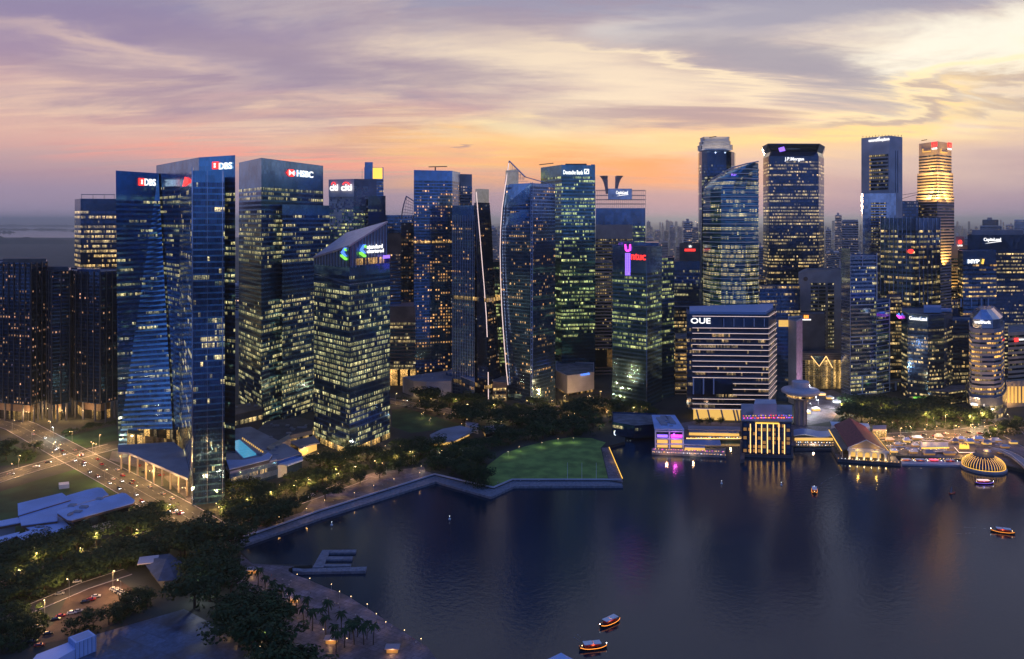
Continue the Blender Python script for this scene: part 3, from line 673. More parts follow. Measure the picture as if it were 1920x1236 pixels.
for x0, x1 in ((619, 634), (640, 660)):
    sign(r, 'citi', x0, x1, 346, 358, (617, 996), (663, 981), bold=.02); emblem(r, [('e_red', arc, 0)], x0 + 3, x1 - 4, 341.5, 347, (617, 996), (663, 981))
r = tower('office_tower', 'slim tower with a golden lit crown rising behind the pixel-clad block', 'office tower', [(683, 1250), (719, 1255)], 40, 282, group=GRP, body='g_navy', win='w_warm', lit=.45, warm=.6, crown=18, seed=34)
roofbox(r, 699, 717, 1249, 6, 264, 281, 'e_gold', 'crown_screen'); roofbox(r, 684, 699, 1252, 20, 281, 290, 'g_navy')
a = P(679, 1200); MB().tube([(a[0], a[1], 240), (a[0], a[1], 276)], .5, 5, .2).build('mast', M['steel'], r)

# sloping-roof tower
r = tower('office_tower', 'blue faceted office tower under a slanted lilac wedge roof', 'office tower', [(589, 714), (655, 668), (731, 722)], 48, 161, group=GRP, body='g_navy', win='w_cool',
          lit=lambda f: .82 if f < .80 else .42, warm=.22, bri=1.2, dark=[(.885, .94), (.28, .31)], fh=4.3, bh=2.7, crown=6, seed=41)
Lp, Fp, Rp, Bp = P(589, 713), P(655, 667), P(725, 722), P(650, 765)
zz = [166, 178, 198, 187]
mb = MB(); pl = [Lp, Fp, Rp, Bp]; n = 4
mb.prism(offset(pl, .8), [z - .8 for z in zz], [z + .8 for z in zz]); mb.build('slanted_roof', M['pink_metal'], r)
scr = pmat('crown_screen_glass', (.13, .17, .30), .25, .5)
mb = MB()
for (a, za, b_, zb) in ((Lp, 165, Fp, 177), (Fp, 177, Rp, 197)):
    for k in range(12):
        t0, t1 = k / 12, (k + .9) / 12
        pa = (a[0] + (b_[0] - a[0]) * t0, a[1] + (b_[1] - a[1]) * t0); pb = (a[0] + (b_[0] - a[0]) * t1, a[1] + (b_[1] - a[1]) * t1)
        mb.add([(pa[0], pa[1], 161), (pb[0], pb[1], 161), (pb[0], pb[1], za + (zb - za) * t1), (pa[0], pa[1], za + (zb - za) * t0)], [(0, 1, 2, 3)])
mb.build('crown_screen', scr, r)
mb = MB()
for (a, za, b_, zb) in ((Lp, 165, Fp, 177), (Fp, 177, Rp, 197)):
    for k in range(13):
        t0 = k / 12; x, y = a[0] + (b_[0] - a[0]) * t0, a[1] + (b_[1] - a[1]) * t0; mb.beam((x, y - .3, 160), (x, y - .3, za + (zb - za) * t0), .5)
mb.build('crown_posts', M['frame_blue'], r)
inn_ = [P(597, 720), P(655, 676), P(722, 726)] + [P(700, 750), P(610, 750)]
v, fc, uu = bandmesh('x', offset(foot([(589, 714), (655, 668), (731, 722)], 48), .2), offset(foot([(589, 714), (655, 668), (731, 722)], 48), .2), 161.5, 167, None)
o = mesh('crown_lounge', v, fc, M['w_warm'], r, uvs=uu); o.color = (.6, .95, .37, 1.3)
mk = [('e_blue', [(.1, .62), (.55, 1), (.95, 1), (.5, .62), (.75, .45), (.95, .3), (.6, .3), (.1, .55)], 0), ('e_green', [(0, .42), (.35, .45), (1, .12), (.95, 0), (.65, 0), (0, .28)], 0), ('e_green', [(.62, .78), (.98, .72), (.9, .95), (.7, .95)], .55)]
A1, B1 = (655, 667), (731, 722)
emblem(r, mk, 672, 685, 459, 483, A1, B1); sign(r, 'standard', 687, 716, 459, 467, A1, B1, bold=.015); sign(r, 'chartered', 687, 718, 468, 475, A1, B1, bold=.015)
emblem(r, mk, 640, 653, 464, 487, (589, 713), (655, 667)); emblem(r, [('e_purple', sq(), 0)], 717, 729, 479, 485, A1, B1)
mb = MB(); q0, q1, q2 = P(589, 713.4), P(655, 667.2), P(731, 721.4)
mb.beam((q0[0], q0[1], 152), (q1[0], q1[1], 146), .8); mb.beam((q1[0], q1[1], 146), (q2[0], q2[1], 146), .8); mb.build('ledge', M['g_mirror'], r)
v, fc, uu = bandmesh('x', offset(foot([(589, 714), (655, 668), (731, 722)], 48), .3), offset(foot([(589, 714), (655, 668), (731, 722)], 48), .3), 3, 8, None)
o = mesh('lobby_glazing', v, fc, M['w_lobby'], r, uvs=uu); o.color = (.9, .2, .37, 1.6)

# behind it
r = tower('office_tower', 'plain blue slab topped flat, half hidden behind the wedge-roofed tower', 'office tower', [(722, 1050), (776, 1055)], 40, 206, group=GRP, body='g_navy', win='w_home', lit=.10, seed=51)
r = tower('office_tower', 'brownish narrow block with a pale cap just right of the wedge-roofed tower', 'office tower', [(727, 985), (752, 990)], 30, 183, group=GRP, body='c_brown', win='w_home', lit=.14, seed=52, crown=22)
r = tower('office_tower', 'slim dark tower carrying an open latticed sail crown', 'office tower', [(752, 1010), (777, 1015)], 30, 196, group=GRP, body='g_brown', win='w_home', lit=.28, warm=.8, seed=53)
mb = MB(); y = 1008
def pt(px, py, y_=y): a = P(px, y_); return (a[0], a[1], ZT(py, y_))
for k in range(8):
    t_ = k / 7; mb.beam(pt(753 + 9 * t_ ** 1.6, 410 - 42 * t_), pt(777, 410 - 32 * t_), .5)
cur = [pt(753 + 9 * (k / 8) ** 1.6, 410 - 42 * k / 8) for k in range(9)]
mb.tube(cur, .8, 5); mb.tube([pt(762, 368), pt(777, 378)], .7, 5)
for k in range(4): mb.beam(pt(758 + 5 * k, 410), pt(763 + 4 * k, 370 + 2 * k), .4)
mb.build('lattice_crown', M['pink_metal'], r)
r = tower('office_tower', 'lower office block with a smooth grey metal roof and bright cream storeys', 'office tower', [(727, 950), (779, 950)], 230, 97, group=GRP, body='c_brown', win='w_warm', lit=.9, warm=.05, bri=1.15, seed=54, crown=16, dark=[(.30, .42)], fh=4.2, bh=2.6, roofm='pink_metal')
v, fc, uu = bandmesh('x', offset(foot([(727, 950), (779, 950)], 100), .3), offset(foot([(727, 950), (779, 950)], 100), .3), 3, 22, None)
o = mesh('lobby_glazing', v, fc, M['w_lobby'], r, uvs=uu); o.color = (1, .5, .67, 2.)

# apartment towers beside the park
r = tower('apartment_tower', 'navy apartment tower with columns of amber windows and a bright mid storey', 'apartment tower', [(776, 950), (848, 965), (863, 1000)], 45, 259, group=GRP, body='g_navy', win='w_home',
          lit=.24, warm=.75, bri=1.8, crown=12, fh=3.7, bh=2.6, dark=[(.93, 1)], seed=61)
vol(r, [(850, 1012), (885, 1022)], 30, 2.5, 258, body='c_grey', win='w_home', lit=.18, crown=14, seed=62, fh=3.7)
v, fc, uu = bandmesh('x', offset(foot([(776, 950), (848, 965), (863, 1000)], 45), .5), offset(foot([(776, 950), (848, 965), (863, 1000)], 45), .5), ZT(456, 955), ZT(452, 955), None)
o = mesh('sky_terrace', v, fc, M['w_warm'], r, uvs=uu); o.color = (.95, .9, .67, 2.)
mb = MB(); a = pt(815, 316, 955); mb.tube([(a[0], a[1] + 8, 258), (a[0], a[1] + 8, 263)], .8, 6); mb.beam((a[0] - 8, a[1] + 8, 263.5), (a[0] + 14, a[1] + 8, 264), 1.0); mb.build('cleaning_crane', M['c_brown'], r)
# curved pair of towers with light lines
pys = [(757, 0), (700, 0), (600, 0), (500, 0), (430, 0), (395, 0), (356, 0)]
lev = [(ZT(py, 880) if py < 757 else 2.5, [(a, 892), (b, 872), (c, 895)]) for py, a, b, c in
       [(757, 889, 916, 944), (700, 889, 914.5, 938), (600, 889, 911, 931), (500, 889, 905, 925), (430, 889, 898, 922), (380, 889, 893, 918)]]
r = tower('apartment_tower', 'dark curved apartment tower with a glowing white line down its prow', 'apartment tower', [(889, 892), (916, 872), (944, 895)], 30, lev[-1][0], group=GRP, levels=lev, body='g_brown', win='w_home',
          lit=.14, warm=.6, bri=1.6, fh=3.7, seed=71)
vol(r, [(848, 908), (889, 888)], 40, 2.5, 216, body='g_sail', win='w_home', lit=.13, warm=.45, bri=1.2, fh=3.7, seed=72, crown=14)
for zt in (ZT(563, 890), ZT(722, 890)):
    ff = [(848, 907), (889, 887), (912, 868), (938, 890)]; q_ = offset(foot(ff, 20), .6); v, fc, uu = bandmesh('x', q_, q_, zt, zt + 4, None); o = mesh('sky_terrace', v, fc, M['w_warm'], r, uvs=uu); o.color = (.8, .9, .27, 1.5)
fr = [(891, 890), (897, 876), (917, 893)]; q_ = foot(fr, 18); MB().prism(offset(q_, -.2), lev[-1][0], ZT(354, 876)).build('crown_screen', pmat('pale_crown_glass', (.42, .40, .38), .3, .2, emis=(1, .85, .65), estr=.16, nscale=.25), r)
mb = MB()
for k in range(14):
    px = 848 + 41 * k / 13; a = P(px, 908 - 20 * k / 13 - .6); mb.beam((a[0], a[1], 14), (a[0], a[1], 205), .45)
mb.build('facade_fins', M['frame_blue'], r)
def pl_(pts, y): return [pt(px, py, y - .9) for px, py in pts]
MB().tube(pl_([(893, 360), (898, 420), (903, 480), (908, 540), (912, 595), (913.5, 632)], 873), .42, 5).build('light_strip', M['e_pinkwhite'], r)
MB().tube(pl_([(915.3, 698), (915.6, 725), (915.8, 752)], 872), .42, 5).build('light_strip', M['e_pinkwhite'], r)
lev = [(ZT(py, 872) if py < 760 else 2.5, [(a, 880), (997, 850), (1041, 884)]) for py, a in
       [(760, 953), (700, 950), (640, 945), (580, 941), (520, 938.5), (470, 937.5), (430, 938), (390, 941), (345, 947)]]
r = tower('apartment_tower', 'blue curved apartment tower rising to a sharp sail point with a white edge line', 'apartment tower', [(953, 880), (997, 850), (1041, 884)], 36, lev[-1][0], group=GRP, levels=lev, body='g_sail', win='w_home',
          lit=.16, warm=.5, bri=1.6, fh=3.7, bh=2.6, seed=73)
mb = MB(); y1 = 878
mb.prism([P(948, y1), P(972, y1 - 10), P(972, y1 + 8), P(948, y1 + 8)], [238, 238, 238, 238], [ZT(320, y1), ZT(318, y1), ZT(318, y1), ZT(320, y1)])
mb.build('crown_screen', bpy.data.materials['pale_crown_glass'], r)
mb = MB(); mb.tube([pt(947, 345, 878), pt(955, 302, 878)], .7, 5); mb.tube([pt(955, 302, 876), pt(985, 332, 862)], .8, 5); mb.tube([pt(985, 332, 862), pt(1041, 348, 882)], .5, 5)
for k in range(9):
    t_ = (k + 1) / 10; mb.beam(pt(955 + 30 * t_, 302 + 30 * t_, 876 - 14 * t_), pt(955 + 30 * t_, 338, 876 - 14 * t_), .45)
for k in range(4): mb.beam(pt(951, 322 + 6 * k, 877), pt(975 + 5 * k, 322 + 6 * k, 866), .35)
mb.build('sail_frame', M['pink_metal'], r)
mb = MB(); 
for k in range(40):
    a = pt(997, 345 + 10 * k, 849.3); mb.box(a[0] - .9, a[0] + .9, a[1] - .4, a[1] + .2, a[2] - .5, a[2] + .5)
a = P(995.4, 849.4); mb.beam((a[0], a[1], 4), (a[0], a[1], 240), .5); a = P(998.6, 849.4); mb.beam((a[0], a[1], 4), (a[0], a[1], 240), .5)
mb.build('ladder_frame', M['frame_blue'], r)
MB().tube(pl_([(954, 306), (948, 345), (941.5, 390), (938.5, 430), (937.5, 470), (938.5, 520), (941, 580), (945, 640), (949.5, 695), (952.5, 722)], 878), .45, 5).build('light_strip', M['e_pinkwhite'], r)
r = tower('office_tower', 'narrow dark building with green-lit storeys glimpsed between the curved apartment towers', 'office tower', [(914, 1000), (952, 1003)], 40, 148, group=GRP, body='g_black', win='w_green', lit=.55, bri=1.2, seed=75)

# green-lit tower with bank sign
r = tower('office_tower', 'tall dark tower with green-yellow storeys and a square slash logo at its top', 'office tower', [(1014, 1030), (1053, 975), (1116, 985)], 45, 267, group=GRP, body='g_teal', win='w_green', lit=lambda f: .72 if f < .42 else .48,
          warm=.18, bri=1.35, crown=13, dark=[(.0, .20)], fh=4.4, bh=2.5, seed=81)
A1, B1 = (1053, 975), (1116, 985)
sign(r, 'Deutsche Bank', 1056, 1093, 319, 327, A1, B1, bold=.015)
emblem(r, [('e_white', sq(0, 1, 0, .14), 0), ('e_white', sq(0, 1, .86, 1), 0), ('e_white', sq(0, .14, .14, .86), 0), ('e_white', sq(.86, 1, .14, .86), 0), ('e_white', [(.22, .2), (.42, .2), (.78, .8), (.58, .8)], 0)], 1095, 1104, 317, 326.5, A1, B1)
roofbox(r, 1108, 1115.5, 984, 6, 250, 268, 'g_teal', 'glass_corner'); roofbox(r, 1060, 1100, 1000, 20, 267, 270); mb = MB()
a = pt(1020, 312, 1020); mb.beam((a[0] - 6, a[1], 270), (a[0] + 12, a[1], 272), 1); mb.build('cleaning_crane', M['c_brown'], r)
r = thing('exhibition_hall', 'windowless white box hall with small blue lettering at the foot of the green-lit tower', 'hall', (P(1078, 905)[0], 905, 2.5))
vol(r, [(1042, 925), (1064, 892), (1114, 915)], 60, 6, 26, body='c_pale', bands=False)
v, fc, uu = bandmesh('x', foot([(1046, 930), (1066, 897), (1112, 918)], 40), foot([(1046, 930), (1066, 897), (1112, 918)], 40), 2.5, 6.4, None); o = mesh('lobby_glazing', v, fc, M['w_lobby'], r, uvs=uu); o.color = (.9, .7, .2, 2.4)
sign(r, 'oceania', 1088, 1105, 700, 705, (1064, 892), (1114, 915), 'e_blue')

# tower with flared horns
r = tower('office_tower', 'squat-topped tower with white swoosh lettering beneath twin flared horn sculptures', 'office tower', [(1117, 1110), (1210, 1112)], 50, 216, group=GRP, body='g_deep', win='w_green', lit=.5, warm=.3, bri=1., crown=24, seed=91)
mb = MB()
for k in range(25): a = P(1117 + 93 * k / 24, 1110.2); mb.beam((a[0], a[1], 216), (a[0], a[1], 241), .45); a2 = P(1117 + 93 * k / 24, 1140); mb.beam((a2[0], a2[1], 216), (a2[0], a2[1], 241), .45)
for z in (222, 228, 234, 241): a, b_ = P(1117, 1110.2), P(1210, 1112); mb.beam((a[0], a[1], z), (b_[0], b_[1], z), .6); a, b_ = P(1117, 1140), P(1210, 1140); mb.beam((a[0], a[1], z), (b_[0], b_[1], z), .6)
mb.build('open_crown_frame', M['c_grey'], r)
roofbox(r, 1140, 1185, 1109, 10, 228, 243, 'g_mirror', 'sign_wall'); MB()
for dx, lean in ((1140, -1), (1153, 1)):
    mb = MB(); c0 = P(dx, 1118); prof = [(3.4, 236), (3.9, 244), (5.2, 251), (7.4, 257), (10.6, 261)]
    vs = []; fs = []; n_ = 12
    for (rr, z) in prof:
        for q_ in range(n_ + 1):
            a_ = math.pi * q_ / n_ + (math.pi / 2 if lean < 0 else -math.pi / 2)
            vs.append((c0[0] + rr * math.cos(a_) + lean * (z - 236) * .05, c0[1] + rr * .8 * math.sin(a_), z))
    for i in range(len(prof) - 1):
        for q_ in range(n_): a = i * (n_ + 1) + q_; fs.append((a, a + 1, a + n_ + 2, a + n_ + 1))
        fs.append((i * (n_ + 1) + n_, i * (n_ + 1), (i + 1) * (n_ + 1), (i + 1) * (n_ + 1) + n_))
    fs.append(tuple(range(4 * (n_ + 1), 5 * (n_ + 1)))); mb.add(vs, fs); mb.build('horn', M.setdefault('mauve', pmat('mauve_sheet', (.50, .36, .42), .8)), r)
sign(r, 'CapitaLand', 1155, 1177, 358, 366, (1117, 1108), (1210, 1110), bold=.015); emblem(r, [('e_white', [(0, 0), (1, .7), (1, .9), (.3, .45)], 0)], 1156, 1178, 364, 368, (1117, 1108), (1210, 1110), 'sign_swoosh')
r = tower('office_tower', 'older brown-grey tower with dim strip windows and warm uplit base left of the union tower', 'office tower', [(1116, 1020), (1153, 1022)], 35, 145, group=GRP, body='c_violet', win='w_punch', lit=.45, warm=.5, bri=.8, seed=92)
v, fc, uu = bandmesh('x', offset(foot([(1116, 1020), (1153, 1022)], 35), .8), offset(foot([(1116, 1020), (1153, 1022)], 35), .8), 12, 34, None); o = mesh('lit_screen', v, fc, M['w_lobby'], r, uvs=uu); o.color = (.7, .8, .2, .8)
r = tower('office_tower', 'grey mid-height block with a flat violet roof in front of the horned tower', 'office tower', [(1117, 1070), (1186, 1072)], 40, 193, group=GRP, body='c_violet', win='w_punch', lit=.35, warm=.5, bri=.7, seed=93, crown=16)

# union tower with red letters
r = tower('office_tower', 'dark tower with red italic letters and a purple-blue vertical light panel', 'office tower', [(1148, 865), (1212, 835), (1241, 872)], 45, 171.5, group=GRP, body='g_navy', win='w_green', lit=lambda f: .0 if f < .33 else .42,
          warm=.25, bri=1.2, crown=24, dark=[(0, .36)], fh=4.3, bh=2.4, seed=101)
vol(r, [(1238, 880), (1264, 896)], 35, 2.5, 158, body='g_navy', win='w_green', lit=.40, dark=[(0, .25)], seed=102)
sign(r, 'ntuc', 1184, 1211, 475, 487, (1148, 865), (1212, 835), 'e_red', bold=.015)
A1, B1 = (1148, 865), (1212, 835)
mb = MB()
for i in range(3):
    for j in range(14): 
        p0, e, nr, y = wallpt(1174 + 3.4 * i, 476 + 3 * j, A1, B1, .5); mb.obox(p0, Vector((e.x, e.y, 0)), Vector((nr.x, nr.y, 0)), Vector((0, 0, 1)), .85, .2, .75)
mb.build('light_panel', M['e_purple'], r)
emblem(r, [('e_magenta', [(0, 1), (.25, 1), (.3, .35), (.5, .2), (.7, .35), (.75, 1), (1, 1), (.95, .2), (.6, 0), (.3, 0), (.05, .25)], 0)], 1172, 1184, 458, 472, A1, B1)
for k, (px, pyy) in enumerate(((1212.5, 0),)):
    a = P(px, 834.4); MB().beam((a[0], a[1], 4), (a[0], a[1], 171), .6).build('corner_mullion', M['g_mirror'], r)
roofbox(r, 1160, 1235, 880, 20, 171, 175, 'g_navy')
r = thing('pier_hall', 'low dark glass hall with a curved row of blue ring lights on the quay', 'hall', (P(1190, 740)[0], 740, 2.5))
vol(r, [(1148, 735), (1190, 722), (1232, 728)], 40, 2.5, 14, body='g_deep', win='w_cool', lit=.15, seed=3, fh=5)
for k in range(6):
    a = G(1154 + 5.6 * k, 813, 4); mb = MB(); ring = [(a[0] + 1.3 * math.cos(t_ * math.pi / 8), a[1], 4.5 + 2.0 * math.sin(t_ * math.pi / 8)) for t_ in range(17)]; mb.tube(ring, .22, 5); mb.build('ring_light', M['e_cool'], r)

r = tower('office_tower', 'dark grey block carrying red lettering under a white star', 'office tower', [(1263, 1005), (1312, 1000)], 40, 148, group=GRP, body='g_deep', win='w_cool', lit=.42, warm=.3, seed=111, crown=10, dark=[(.62, .7)])
vol(r, [(1274, 1003), (1313, 1000)], 30, 148, 170, body='c_dark', bands=False)
sign(r, 'HOLIDAY', 1284, 1304, 466, 471, (1274, 1003), (1313, 1000), 'e_red', bold=.05) if False else None
mb = MB()
for k in range(7):
    p0, e, nr, y = wallpt(1285 + 2.9 * k, 469, (1274, 1003), (1313, 1000), .6); mb.obox(p0, Vector((e.x, e.y, 0)), Vector((nr.x, nr.y, 0)), Vector((0, 0, 1)), .8, .2, 1.5)
mb.build('sign_lettering', M['e_red'], r)
st = []
for k in range(10): rr = .5 if k % 2 == 0 else .22; st.append((.5 + rr * math.sin(k * math.pi / 5), .5 + rr * math.cos(k * math.pi / 5)))
emblem(r, [('e_white', st, 0)], 1290, 1298, 459, 465, (1274, 1003), (1313, 1000))
r = tower('office_tower', 'warm-lit narrow facade shining in the gap left of the light-striped block', 'office building', [(1266, 905), (1289, 905)], 40, 66, group=GRP, body='c_cream', win='w_lobby', lit=.95, warm=.2, bri=1.4, seed=112)

# rounded dark tower with slatted crown
rf = [(1309, 1140), (1311, 1118), (1316, 1103), (1326, 1094), (1362, 1094), (1371, 1103), (1377, 1118), (1379, 1140)]
r = tower('office_tower', 'tall dark round-cornered tower with a tiered white slatted crown', 'office tower', rf, 45, 294, group=GRP, body='g_black', win='w_cool', lit=.20, warm=.3, bri=1.1, crown=16, seed=121)
for (a, b_, z0_, z1_) in ((1315, 1373, 296.5, 303), (1318, 1369, 303.5, 308), (1320, 1367, 308.5, 314)):
    mb = MB(); n_ = 26
    q0, q1 = P(a, 1105), P(b_, 1105); 
    for k in range(n_ + 1):
        x = q0[0] + (q1[0] - q0[0]) * k / n_; mb.beam((x, q0[1], z0_), (x, q0[1], z1_), .7)
    for z in (z0_, z1_): mb.beam((q0[0], q0[1], z), (q1[0], q1[1], z), 1.0)
    for x in (q0[0], q1[0]):
        for k in range(6): mb.beam((x, q0[1] + 4 * k, z0_), (x, q0[1] + 4 * k, z1_), .7)
        mb.beam((x, q0[1], z1_), (x, q0[1] + 22, z1_), 1.0)
    mb.prism([(q0[0] + 1.5, q0[1] + 1.5), (q1[0] - 1.5, q0[1] + 1.5), (q1[0] - 1.5, q0[1] + 22), (q0[0] + 1.5, q0[1] + 22)], z0_ - 1, z1_ - 1.5)
    mb.build('slatted_crown', M['white'], r)
MB().beam(pt(1330, 258, 1105), pt(1343, 256, 1105), 1.1).build('cleaning_crane', M['dark'], r)

# curved-top cream-banded tower
def ofc(px0): return [(px0, 985)] + [(px, y) for px, y in ((1330, 962), (1350, 948), (1372, 942), (1398, 944)) if px > px0 + 1] + [(1422, 956)]
base_ = [(1319, 985), (1332, 962), (1352, 948), (1374, 942), (1398, 944), (1422, 956)]
def sh(lft): return [(lft + (px - 1319) / 103 * (1422 - lft), y) for px, y in base_]
lev = [(2.5, sh(1319)), (236, sh(1319)), (247, sh(1332)), (256, sh(1352)), (262, sh(1374)), (267, sh(1400))]
r = tower('office_tower', 'curved tower with pale slab edges and a roof arcing up to its right', 'office tower', base_, 40, 267, group=GRP, levels=lev, body='g_teal', win='w_cool', lit=lambda f: 1. if f < .62 else .35,
          warm=.6, bri=1.7, fh=5.4, bh=3.3, crown=8, seed=131, proud=.3)
mb = MB(); z = 6
while z < 262:
    pl = None
    for (za, a), (zb, b_) in zip(lev, lev[1:]):
        if za <= z <= zb: pl = foot(lerp(a, b_, (z - za) / (zb - za)), 40)
    o_ = offset(pl, .75); mb.prism(o_[:6] + [pl[6], pl[7]], z - .5, z + .5); z += 5.4
mb.build('slab_edges', pmat('cream_slab_edge', (.78, .74, .66), .5), r)
sign(r, 'Regus', 1371, 1388, 326, 331, (1352, 947), (1398, 943), 'e_purple', bold=.02)
mb = MB(); mb.tube([pt(1319, 352, 984), pt(1335, 336, 962), pt(1352, 326, 950), pt(1374, 314, 945), pt(1400, 307, 945), pt(1422, 303, 956)], .8, 5)
for k in range(10): t_ = k / 9; mb.beam(pt(1374 + 47 * t_, 314 - 10 * t_ + .5, 946 + 9 * t_), pt(1374 + 47 * t_, 320, 946 + 9 * t_), .35)
mb.build('roof_arc', M['c_pale'], r)

# octagonal flared tower
of = [(1431, 1095), (1442, 1056), (1535, 1058), (1545, 1096)]
lev = [(2.5, of), (284, of), (290, [(1434, 1095), (1445, 1060), (1532, 1062), (1542, 1096)]), (300, [(1429, 1095), (1440, 1050), (1537, 1052), (1547, 1096)])]
r = tower('office_tower', 'broad dark tower full of yellow windows with serif white lettering and flared top', 'office tower', of, 50, 300, group=GRP, levels=lev, body='g_black', win='w_warm', lit=.68, warm=.22, bri=1.35, fh=4.3, bh=2.2, crown=22,
          dark=[(.20, .265), (.43, .45)], seed=141)
sign(r, 'J.P.Morgan', 1471, 1507, 295, 303, (1442, 1056), (1535, 1058), bold=.015)
emblem(r, [('e_purple', [(.2, 0), (1, .2), (.8, 1), (0, .7)], 0)], 1459, 1472, 275, 285, (1442, 1051), (1535, 1053), 'lit_window')

# light-striped waterfront block
fo = [(1287, 800), (1288, 786), (1441, 780), (1455, 824)]
r = tower('office_tower', 'wide waterfront block wrapped in thin white light strips with round white letters', 'office building', fo, 40, 107.4, z0=14, group=GRP, body='g_black', win='w_brown', lit=.42, warm=.5, bri=.9, fh=5.35, bh=3.0, crown=13, seed=151)
A1, B1 = (1288, 786), (1441, 780)
pysl = [593, 615, 625, 635.5, 646, 656, 666.5, 677, 687, 697.5, 708, 718.5, 729, 739.5, 748, 757.5, 767]
for k, py in enumerate(pysl):
    x0 = 1298 if py < 712 or py > 743 else 1374
    z = ZT(py, 783); a = P(x0, 784.2 - (x0 - 1298) * .04); b_ = P(1441.3, 779.2); c = P(1455.5, 823)
    pts_ = [(a[0], a[1] - .9, z), (b_[0] + .1, b_[1] - .7, z)] + ([(c[0] + .6, c[1], z)] if py < 755 else [])
    MB().tube(pts_, .19, 5).build('light_strip', M['e_pinkwhite'], r)
sign(r, 'OUE', 1295, 1332, 596, 606.5, A1, B1, out_=1., bold=.015)
a0, b0_ = P(1299, 784.5), P(1372, 781.8)
MB().prism([(a0[0], a0[1] - .6), (b0_[0], b0_[1] - .6), (b0_[0], b0_[1]), (a0[0], a0[1])], ZT(739, 783), ZT(709, 783)).build('void_shade_panel', M['g_black'], r)  # shade of the open sky garden put on as a black glass slab
for px in (1300, 1319, 1338, 1357): a = P(px, 782.6); MB().beam((a[0], a[1], ZT(739, 783)), (a[0], a[1], ZT(709, 783)), 1.1).build('post', M['frame_blue'], r)
for px in (1357, 1376, 1395, 1414, 1433): a = P(px, 780.6); MB().beam((a[0], a[1], ZT(612, 783)), (a[0], a[1], ZT(597, 783)), .7).build('post', M['frame_blue'], r)
roofp = foot([(1287, 800), (1288, 786), (1441, 780), (1455, 824)], 40)
mb = MB(); o_ = offset(roofp, -3); mb.prism(o_, 107, 109.5); mb.build('roof_deck', M['frame_blue'], r)
inn_ = [P(1300, 790), P(1388, 786), P(1388, 812), P(1300, 812)]; v, fc, uu = bandmesh('x', inn_, inn_, 2.6, 14, None); o = mesh('lobby_glazing', v, fc, M['e_yellowglass'], r, uvs=uu)
for px in (1306, 1327, 1352, 1375, 1381): a = P(px, 783); b_ = P(px + 5, 784); MB().beam((a[0], a[1], 14), (b_[0], b_[1], 2.5), 1.2).build('slanted_column', M['c_grey'], r)

# slab, core and dark block beside it
r = tower('office_tower', 'dark glass block with a small lit top corner beside the striped block', 'office building', [(1456, 872), (1479, 868)], 30, 90, group=GRP, body='g_deep', win='w_warm', lit=.16, seed=161, crown=6)
roofbox(r, 1460, 1478, 866.5, 1.5, 84, 91, 'e_yellowglass', 'crown_screen')
r = tower('office_tower', 'blank pale blue slab tower with a pink washed side above the disc restaurant', 'office building', [(1478, 866), (1493, 850), (1504, 876)], 25, 92, group=GRP, body='c_pale', bands=False)
a, b_ = P(1493.4, 850), P(1503.8, 875.3); MB().prism([(a[0] + .2, a[1]), (b_[0] + .5, b_[1]), (b_[0] + .1, b_[1] + .2), (a[0], a[1] + .3)], 8, 91).build('side_wall', pmat('pink_lit_panel', (.42, .30, .42), .6, nscale=.3), r)  # pink light on this face is put into its colour, besides the washer
L_ = bpy.data.lights.new('wall_washer', 'SPOT'); L_.energy = 26000; L_.color = (1, .35, .75); L_.spot_size = R(60); L_.shadow_soft_size = .5
lo = bpy.data.objects.new('wall_washer', L_); C.objects.link(lo); lo.parent = r; pq = Vector((a[0] + 16, a[1] - 2, 6)); lo.location = pq - BASE[r.name]
lo.rotation_euler = (Vector((a[0] + 3, a[1] + 10, 50)) - pq).to_track_quat('-Z', 'Y').to_euler()

# grey concrete block
lev = [(2.5, [(1497, 1000), (1577, 1010)]), (132, [(1497, 1000), (1577, 1010)]), (137, [(1512, 1001), (1577, 1010)])]
r = tower('office_tower', 'grey concrete office block with a round emblem and paired lit window bays', 'office building', [(1497, 1000), (1577, 1010)], 40, 137, group=GRP, levels=lev, body='c_grey', bands=False)
for k in range(22):
    for (xa, xb) in ((1520, 1534), (1535.5, 1548), (1552, 1564)):
        z = 118 - k * 4.6
        if z < 20: continue
        q_ = [P(xa, 1002.4), P(xb, 1004), P(xb, 1005), P(xa, 1004)]; v, fc, uu = bandmesh('x', q_, q_, z, z + 2.6, None); o = mesh('window', v, fc, M['w_punch'], r, uvs=uu)
        o.color = (random.choice((.1, .6, .95)) if k < 15 else .95, .15, random.random(), 1.25)
em = [(.5 + .5 * math.cos(a), .5 + .5 * math.sin(a)) for a in [k * math.pi / 8 for k in range(16)]]; emblem(r, [('c_brown', em, 0)], 1506, 1514, 519, 527, (1497, 1000), (1577, 1010))
r = tower('office_tower', 'small dark block with an orange sign over tiny white lettering', 'office building', [(1500, 950), (1547, 952)], 30, 88, group=GRP, body='c_dark', bands=False)
emblem(r, [('e_orange', sq(0, .25), 0), ('e_orange', sq(.4, .62), 0), ('e_orange', sq(.78, 1), 0)], 1507, 1515, 591, 597, (1500, 950), (1547, 952))
mb = MB()
for k in range(9):
    p0, e, nr, y = wallpt(1502.5 + 2.1 * k, 599.5, (1500, 950), (1547, 952), .6); mb.obox(p0, Vector((e.x, e.y, 0)), Vector((nr.x, nr.y, 0)), Vector((0, 0, 1)), .45, .2, .8)
mb.build('sign_lettering', M['e_white'], r)
